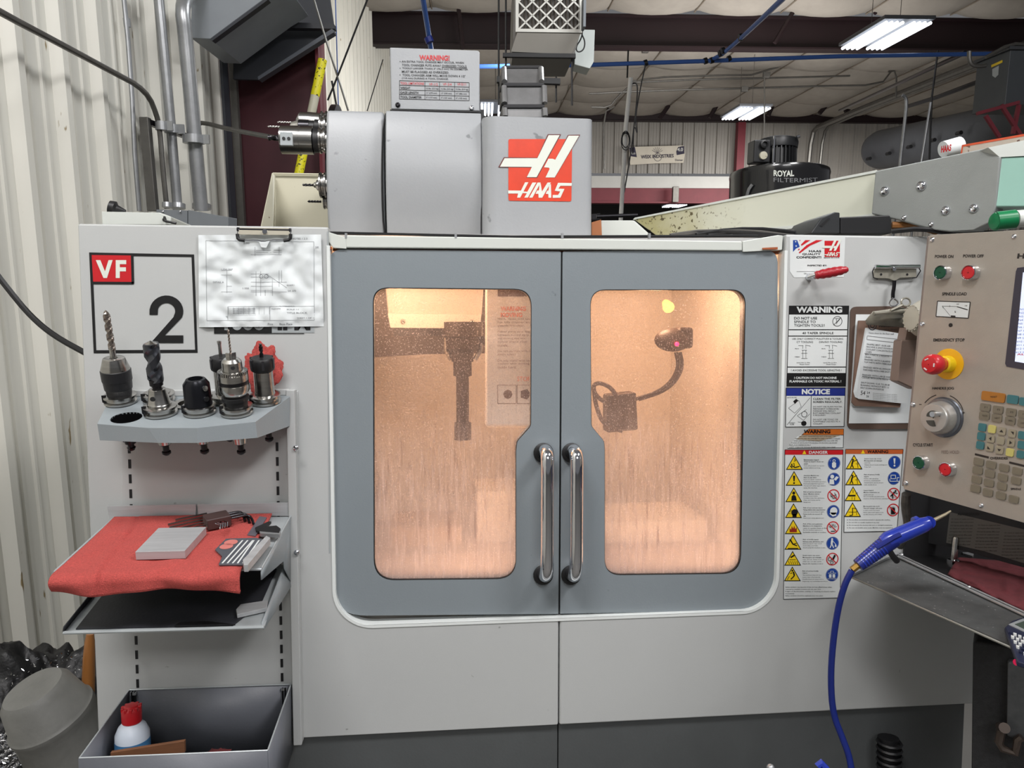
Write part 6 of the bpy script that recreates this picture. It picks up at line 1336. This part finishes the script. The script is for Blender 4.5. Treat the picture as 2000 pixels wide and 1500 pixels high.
def button(px, py, m, r=.0112, L_=.014):
    o = PF.hit(px, py); t_ = B().lathe(o, PF.n, [(0, .0150), (.002, .0150), (.003, .0145), (L_, .0142), (L_+.001, .0128), (L_-.001, .0118)], 28, False).obj('button_bezel', CHROME, pen)
    B().lathe(o, PF.n, [(L_-.004, .0117), (L_-.0005, .0116), (L_+.0005, .0105), (L_+.0007, .001)], 28, False).obj('button_cap', m, t_); return t_
for x, y, m_ in ((1845, 533, KGRN), (1900, 533, KRED), (1803, 903, KGRN), (1855, 916, KRED)): button(x, y, m_)
# meter
B().px(PF, [(1831, 588), (1828, 618), (1891, 621.5), (1895, 590)], .0004).obj('meter_face', STICK, pen)
b = B()
for e in (((1831, 588), (1828, 618)), ((1831, 588), (1895, 590)), ((1828, 618), (1891, 621.5)), ((1895, 590), (1891, 621.5)), ((1842, 600), (1856, 617)), ((1869, 599), (1890, 605)), ((1840, 598), (1869, 598.5)), ((1855, 596), (1855, 600)), ((1841, 597), (1842, 602))): b.strip(PF, e[0], e[1], 1.6 if e[0][0] in (1831, 1828, 1895) or e[1] == (1890, 605) else .6, .0008)
text(b, PF, '%', 1864, 1867, 609, 4, .0008); text(b, PF, '100', 1868, 1873, 594, 2.5, .0008); text(b, PF, '150', 1884, 1889, 597, 2.5, .0008); b.px(PF, [(1857, 616), (1857, 619), (1866, 619.6), (1866, 616.5)], .0008); b.obj('meter_print', DK, pen)
# emergency stop
o = PF.hit(1853, 711)
B().lathe(o, PF.n, [(0, .0305), (.0015, .0305), (.0018, .0295), (.002, .016)], 44, False).obj('stop_plate', mat('stop_yellow', (228, 170, 18), .35), pen)
B().lathe(o, PF.n, [(.0, .017), (.018, .016), (.02, .013)], 32).obj('stop_collar', YEL, pen)
es = B().lathe(o, PF.n, [(.016, .0125), (.024, .013), (.034, .0175), (.040, .0198), (.050, .0202), (.056, .019), (.060, .015), (.062, .001)], 36, False).obj('stop_button', KRED, pen)
for a in range(3):
    u_ = PF.ex*math.cos(a*2.09)+PF.ey*math.sin(a*2.09); B().box(o+PF.n*.0615+u_*.011, u_*.001, PF.n.cross(u_)*.0035, PF.n*.0008).obj('arrow_mark', STICK, es)
# hand wheel
o = PF.hit(1843, 815)
B().lathe(o, PF.n, [(0, .0405), (.002, .0405), (.004, .0385), (.007, .038), (.008, .034)], 48).obj('dial_ring', mat('dial_grey', (120, 124, 132), .3, .8, var=.2, vs=60), pen)
hw_ = B().lathe(o, PF.n, [(.006, .033), (.018, .032), (.022, .029), (.024, .0285), (.030, .0285), (.032, .027), (.0325, .020), (.032, .001)], 48, False).obj('hand_wheel', mat('satin_metal', (186, 184, 180), .34, .6), pen)
dkp = mat('dial_print', (70, 70, 66), .5); od = o+PF.n*.0326
frd = Fr(od, PF.ex, PF.ey)
b = B(); b.prism([arc(0, 0, .015, 20, 160, 10)], frd, .0002, .0002); b.prism([arc(0, -.002, .015, 200, 300, 8)+[(.002, -.004)]], frd, .0002, .0002); b.prism([[(-.014, .001), (-.014, .006), (.004, .006), (.002, .001)]], frd, .0003, .0003); b.obj('dial_print', dkp, hw_)
B().cyl(o+PF.n*.030+PF.ex*.010+PF.ey*.010, o+PF.n*.052+PF.ex*.010+PF.ey*.010, .0048, .0052, 18).obj('crank_pin', CHROME, hw_)
# keys
KG = mat('key_grey', (122, 114, 98), .45, var=.08, vs=60); KT = mat('key_teal', (60, 112, 118), .4); KO = mat('key_orange', (166, 108, 40), .4); KY = mat('key_yellow', (196, 188, 110), .4); KA = mat('key_light', (152, 144, 124), .45)
def key(X, Y_, m_, w=100, h=74, sym=None, st_=None):
    px, py = 1740+X/5, 720+Y_/5; c_ = PF.uv(px, py); k = PF.mpp(px, py); hw2 = (PF.uv(px+w/10, py)-PF.uv(px-w/10, py)).x/2; hh = k*h/10
    L_ = rpoly([(c_[0]-hw2, c_[1]-hh), (c_[0]+hw2, c_[1]-hh), (c_[0]+hw2, c_[1]+hh), (c_[0]-hw2, c_[1]+hh)], hh*.42, 3)
    kk = B().prism([L_], PF, .0030, 0).obj('key', m_, pen, bevel=.0012)
    if sym:
        b = B(); s_ = hh*.5; P_ = {'u': [(-1, -.5), (1, -.5), (0, .8)], 'd': [(-1, .5), (0, -.8), (1, .5)], 'l': [(.5, -1), (.5, 1), (-.8, 0)], 'r': [(-.5, -1), (.8, 0), (-.5, 1)], 'ur': [(1, -.6), (1, 1), (-.6, 1)], 'dl': [(-1, .6), (-1, -1), (.6, -1)]}[sym]
        b.prism([[(c_[0]+x*s_, c_[1]+y*s_) for x, y in P_]], PF, .0034, .0034); b.obj('key_symbol', DK, kk)
    elif st_:
        b = B(); text(b, PF, st_, px-len(st_)*1.3, px+len(st_)*1.3, py, 3.2, .0034, .0); b.obj('key_legend', DK, kk)
key(1005, 275, KO, 232, 92, None, 'RESET'); key(1195, 300, KT, 112, 84); key(1305, 322, KT, 90, 80)
for (X, Y_), s_ in zip(((927, 378), (1052, 400), (1180, 425), (1300, 445)), ('F1', 'F2', 'F3', 'F4')): key(X, Y_, KG, 100, 74, None, s_)
for (X, Y_), s_ in zip(((918, 460), (1040, 483), (1170, 508), (1292, 532)), ('TOOL', 'NEXT', 'REL', 'ZERO')): key(X, Y_, KG, 100, 74, None, s_)
for X, Y_, m_, s_ in ((898, 572, KT, None), (993, 590, KY, None), (1090, 610, KA, 'u'), (1190, 632, KA, 'ur'), (1287, 650, KT, None), (888, 660, KT, None), (982, 682, KA, 'l'), (1078, 702, KA, None), (1178, 722, KA, 'r'), (1282, 745, KT, None), (878, 748, KT, None), (972, 768, KA, 'dl'), (1068, 793, KA, 'd'), (1168, 818, KY, None), (1272, 838, KT, None)): key(X, Y_, m_, 76, 76, s_)
for X, Y_ in ((863, 907), (985, 937), (1112, 967), (1240, 1000), (853, 992), (973, 1025), (1098, 1060), (1228, 1092), (843, 1082), (963, 1115), (1090, 1148), (832, 1170), (953, 1207), (1080, 1240), (1205, 1275)): key(X, Y_, KG, 98, 70)
# screen
B().px(PF, [(1987, 523), (1984, 530), (1963, 710), (1966, 716), (2100, 740), (2100, 510)], .0012, 0).obj('screen_bezel', mat('bezel_dark', (58, 54, 66), .4), pen)
scr = B().px(PF, [(1998, 532), (1982, 706), (2100, 726), (2100, 526)], .0018).obj('screen', mat('screen_lit', (206, 214, 236), .3, emit=.75), pen)
b = B()
for k in range(13): text(b, PF, 'N%d G1 X1.250 Y0.5' % (k+1), 1992-k*.9, 2050, 604+k*7, 3.5, .0022, .0, 0)
b.obj('screen_text', mat('screen_ink', (60, 80, 140), .5), scr)
b = B(); text(b, PF, 'ALARM 102', 1986, 2050, 692, 3.5, .0022, .02); b.obj('screen_text', RED, scr)
# pendant pivot and bracket behind its edge
b = B(); pc = P(1808, 622, -.13); b.lathe(pc, Vector((-1, 0, .05)), [(-.03, .040), (.0, .041), (.012, .040), (.022, .034), (.030, .028), (.034, .027), (.036, .020)], 44); b.obj('pivot_hub', mat('hub_cream', (184, 180, 166), .4), pen)
for k in range(18):
    a = k/18*2*math.pi; B().box(pc+Vector((-.032, .0275*math.cos(a), .0275*math.sin(a))), X3*.0025, Vector((0, math.cos(a), math.sin(a)))*.0012, Vector((0, -math.sin(a), math.cos(a)))*.002).obj('hub_rib', MATS['hub_cream'], pen)
B().px(MFy(-.10), [(1761, 664), (1753, 745), (1790, 762), (1800, 664)], 0, -.03).obj('mount_bracket', mat('bracket_taupe', (128, 110, 100), .5), pen, bevel=.003)
B().px(MFy(-.09), [(1773, 640), (1768, 664), (1800, 664), (1804, 640)], 0, -.03).obj('mount_bracket', MATS['bracket_taupe'], pen)
B().tube([PF.hit(1770, 965, -.02), PF.hit(1768, 990, -.03), P(1775, 1030, -.15), P(1758, 1066, -.08)], .009, 10, smooth=1).obj('cable_sleeve', mat('worn_sleeve', (84, 80, 74), .6, var=.5, vs=60), pen)
# ================================================================== SHELF UNDER THE PENDANT
zt3 = P(1752, 1081, -.012).z; HF = Fr((0, 0, zt3), X3, Y3)
sh = thing('side_shelf', HF.hit(1800, 1150), 'dark grey shelf with an edge rail under the control panel', 'shelf')
SG = mat('shelf_grey', (88, 90, 90), .55, var=.35, vs=30, spots=(180, .68, (150, 150, 150)))
B().px(HF, [(1656, 1123), (1752, 1081), (2070, 1228), (2120, 1330), (1980, 1262)], 0, -.004).obj('shelf_plate', SG, sh)
q0, q1 = HF.hit(1656, 1123), HF.hit(2120, 1327)
b = B(); b.add([q0, q1, q1-Z3*.004, q0-Z3*.004], [(0, 3, 2, 1)]); b.obj('shelf_skirt', mat('skirt_grey', (150, 150, 144), .4, .3), sh, solid=.002)
for o_, r_, m_ in ((0, .0028, GALV), (.011, .0022, DKSTEEL), (.020, .0030, GALV)):
    B().tube([HF.hit(1752, 1082, .004)+Y3*o_*-1+X3*o_*-.5, HF.hit(2060, 1224, .004)+Y3*o_*-1+X3*o_*-.5], r_, 8).obj('edge_rail', m_, sh)
for x, y in ((1762, 1083), (1893, 1146)): B().sphere(HF.hit(x, y, .006), .0045, 8, (1, 1, .6)).obj('rivet', CHROME, sh)
# back tray with black panel, sign, red cloth
HF2 = Fr((0, 0, zt3-.012), X3, Y3)
wA = HF.hit(1752, 1082)-Z3*.012; wB = HF.hit(2080, 1233)-Z3*.012
B().add([wA, wB, wB+X3*.34, Vector((wB.x+.34, -.008, wA.z)), Vector((wA.x, -.008, wA.z))], [(0, 1, 2, 3, 4)]).obj('well_floor', mat('well_black', (30, 30, 32), .5, var=.3, vs=30, spots=(120, .66, (70, 70, 70))), sh, solid=-.003)
B().aab((MF.uv(1766, 1000)[0], -.006, wA.z-.002), (XR, -.001, MF.uv(1800, 952)[1])).obj('well_shade', mat('well_shade_black', (30, 30, 32), .6), sh)  # black sheet painting the shade on the machine front under the pendant
PB = Fr(PF.w(*PF.uv(1815, 700), -.25), PF.ex, PF.ey)
B().px(PB, [(1778, 940), (1772, 1055), (1845, 1066), (2100, 1136), (2100, 1010)], 0, -.02).obj('under_panel', mat('under_black', (34, 34, 38), .5), pen)
sg = B().px(PB, [(1855, 1000), (1848, 1060), (1920, 1076), (2080, 1124), (2090, 1055)], .001).obj('instruction_sign', mat('sign_dull', (108, 106, 102), .6, var=.1), pen)
b = B(); text(b, PB, 'ALARM CODES', 1870, 1912, 1004, 5, .002, .04)
for c_ in range(3):
    for k in range(9):
        x0_ = 1858+c_*52-k*.9; y = 1011+k*6.2+c_*15+(0 if c_ else 3)
        text(b, PB, ('101 Check air supply and reset', '205 Replace filter when loaded', '310 Call the service office soon')[k % 3], x0_, x0_+44, y, 2.6, .002, .01)
b.obj('sign_lettering', BLKP, sg)
def cl2(s, t_):
    q_ = Vector((1850, 1122)).lerp(Vector((2080, 1228)), s); r_ = Vector((1872, 1088)).lerp(Vector((2080, 1104)), s); q_ = q_.lerp(r_, t_)
    return HF2.hit(q_.x, q_.y, .006+.009*abs(noise.noise(Vector((s*7, t_*3, 2))))+.004*math.sin(t_*3.1))
b = B(); b.grid(cl2, 50, 24); tag(b.obj('maroon_cloth', mat('maroon_rag', (98, 36, 42), .9, var=.3, vs=60, bump=.5, bs=500), None, 70, solid=.003), 'dark maroon cloth lying behind the shelf rail', 'cloth')
t = thing('clamp_stud', HF2.hit(1862, 1096), 'bright threaded stud with a nut standing behind the shelf rail', 'stud')
pa = HF2.hit(1862, 1096, .008)
B().lathe(pa, Vector((.05, -.05, 1)), [(-.006, .014), (.004, .014), (.006, .010)], 6).obj('nut', CHROME, t); B().lathe(pa, Vector((.06, -.02, 1)), [(0, .0072), (.055, .0078), (.058, .006)], 18).obj('stud', STEEL, t)
tag(B().px(HF2, [(1882, 1074), (1880, 1080), (1900, 1086), (1902, 1080)], .008, 0).obj('label_block', GALV), 'small grey tag lying beside the clamp stud', 'tag')
# ---- blow gun on its bracket with blue hose
t = thing('blow_gun', D(1740, 1070, 1.42), 'blue air blow gun resting on the corner of the side shelf', 'air gun')
BG2 = mat('gun_blue', (38, 58, 168), .25, coat=.4); BG3 = mat('gun_blue_dark', (26, 38, 120), .35)
dz = 1.44
pA, pB, pC, pD = D(1676, 1104, dz), D(1744, 1052, dz), D(1815, 1020, dz-.01), D(1722, 1060, dz)
B().tube([pA.lerp(pB, k/8) for k in range(9)], lambda t_: .0125+.005*t_, 16).obj('grip', BG3, t)
B().tube([pD.lerp(pC, k/8) for k in range(9)], lambda t_: .0115 if t_ < .06 else (.0165-.002*t_ if t_ < .9 else .0115), 18).obj('barrel', BG2, t)
B().tube([D(1790, 1027, dz), D(1797, 1024, dz)], .0175, 18).obj('ring', BG2, t)
B().tube([pC, D(1822, 1018, dz)], lambda t_: .012-.006*t_, 14).obj('nose', BG2, t)
B().tube([D(1820, 1018, dz), D(1846, 1005, dz), D(1857, 998, dz)], lambda t_: .0040-.0022*t_, 12).obj('nozzle', mat('nozzle_tan', (186, 176, 150), .3, .5), t)
for k in range(9):
    p = pA.lerp(pB, .1+k*.07); d_ = (pB-pA).normalized(); B().cyl(p, p+d_*.002, .0132+.005*(.1+k*.07), None, 16).obj('grip_ring', BG2, t)
B().tube([D(1735, 1072, dz-.005), D(1745, 1088, dz-.005), D(1752, 1096, dz)], .006, 8).obj('trigger', BLACK, t)
B().tube([D(1712, 1070, dz-.012), D(1745, 1050, dz-.016), D(1758, 1044, dz-.016)], .005, 8).obj('trigger_lever', BG3, t)
B().cyl(D(1664, 1113, dz), D(1677, 1103, dz), .0065, None, 6).obj('brass_fitting', mat('brass', (190, 150, 80), .25, 1), t)
B().tube([D(x, y, z) for x, y, z in ((1664, 1114, 1.44), (1650, 1140, 1.44), (1636, 1190, 1.45), (1626, 1260, 1.46), (1622, 1330, 1.47), (1627, 1395, 1.47), (1645, 1440, 1.46), (1660, 1480, 1.45), (1666, 1530, 1.44))], .0062, 12, smooth=2).obj('air_hose', mat('hose_blue', (20, 36, 112), .3), t)
B().px(HF, [(1659, 1119), (1666, 1121), (1728, 1091), (1760, 1079), (1750, 1076), (1700, 1094)], .006, .001).obj('gun_rest', GALV, sh)
for x, y in ((1664, 1116), (1707, 1096)): B().sphere(HF.hit(x, y, .007), .004, 8).obj('rivet', CHROME, sh)
tag(B().tube([D(1598, 1497, 1.3), D(1603, 1490, 1.3), D(1612, 1500, 1.3), D(1620, 1520, 1.3)], .007, 8).obj('blue_cord', BG2), 'bit of blue hose showing at the bottom edge under the machine', 'hose')
tag(B().sphere(D(1505, 1500, 1.3), .007, 8).obj('small_fitting', GALV), 'small metal fitting just showing at the bottom edge', 'fitting')
# ---- calculator on the shelf corner
t = thing('calculator', HF.hit(1995, 1250), 'navy desk calculator with white keys lying at the shelf edge', 'calculator')
hc_ = Fr(HF.hit(1995, 1250, .01), X3, Y3)
B().px(hc_, [(1962, 1224), (1975, 1212), (2000, 1204), (2080, 1215), (2080, 1320), (1986, 1290)], .008, -.002).obj('calculator_body', mat('calc_navy', (28, 34, 62), .35), t, bevel=.003)
B().px(hc_, [(1970, 1219), (1998, 1208), (2060, 1216), (2060, 1250), (2002, 1234)], .0092, .008).obj('display_frame', LTGREY, t)
B().px(hc_, [(1982, 1219), (2000, 1213), (2050, 1220), (2050, 1238), (2004, 1230)], .0098, .009).obj('display', mat('calc_lcd', (70, 84, 74), .3), t)
for r_ in range(5):
    for c_ in range(4):
        x, y = 1973+r_*5.0+c_*9.5, 1233+r_*9.5+c_*4.2-(0)
        B().px(hc_, [(x-3.4, y-2.2), (x-3, y+1), (x+3.2, y+2.8), (x+3, y-.5)], .0112, .008).obj('calculator_key', STICK if (r_+c_) % 4 else MATS['calc_navy'], t)
B().tube([hc_.hit(1984, 1294, 0), hc_.hit(2010, 1288, 0), hc_.hit(2070, 1300, 0)], .005, 8).obj('pink_edge', mat('hot_pink', (230, 30, 90), .4), t)
# ---- black wheeled stand at the far right
t = thing('black_stand', D(1960, 1500, 1.3), 'gritty black stand with a hooked bracket under the shelf at the right edge', 'stand')
BS = mat('gritty_black', (38, 38, 40), .6, var=.5, vs=120, bump=.5, bs=500)
fbs = vert_frame(P(1890, 1400, -.28), P(2000, 1400, -.34))
B().px(fbs, [(1900, 1250), (1890, 2150), (2100, 2250), (2100, 1280)], 0, -.18).obj('stand_body', BS, t, bevel=.01)
B().px(fbs, [(1968, 1290), (1966, 1440), (2003, 1450), (2008, 1300)], .02, 0).obj('stand_post', mat('post_grey', (84, 86, 88), .6, var=.3, vs=80), t, bevel=.006)
b = B(); b.tube([fbs.hit(x, y, .03) for x, y in ((1957, 1423), (1951, 1450), (1958, 1462), (1983, 1470), (1988, 1445), (1996, 1440))], .008, 8); b.obj('hook_bracket', mat('hook_bronze', (84, 74, 68), .35, .6), t)
B().cyl(fbs.hit(1955, 1420, .02), fbs.hit(1962, 1422, .045), .010, None, 14).obj('hook_bracket', MATS['hook_bronze'], t)
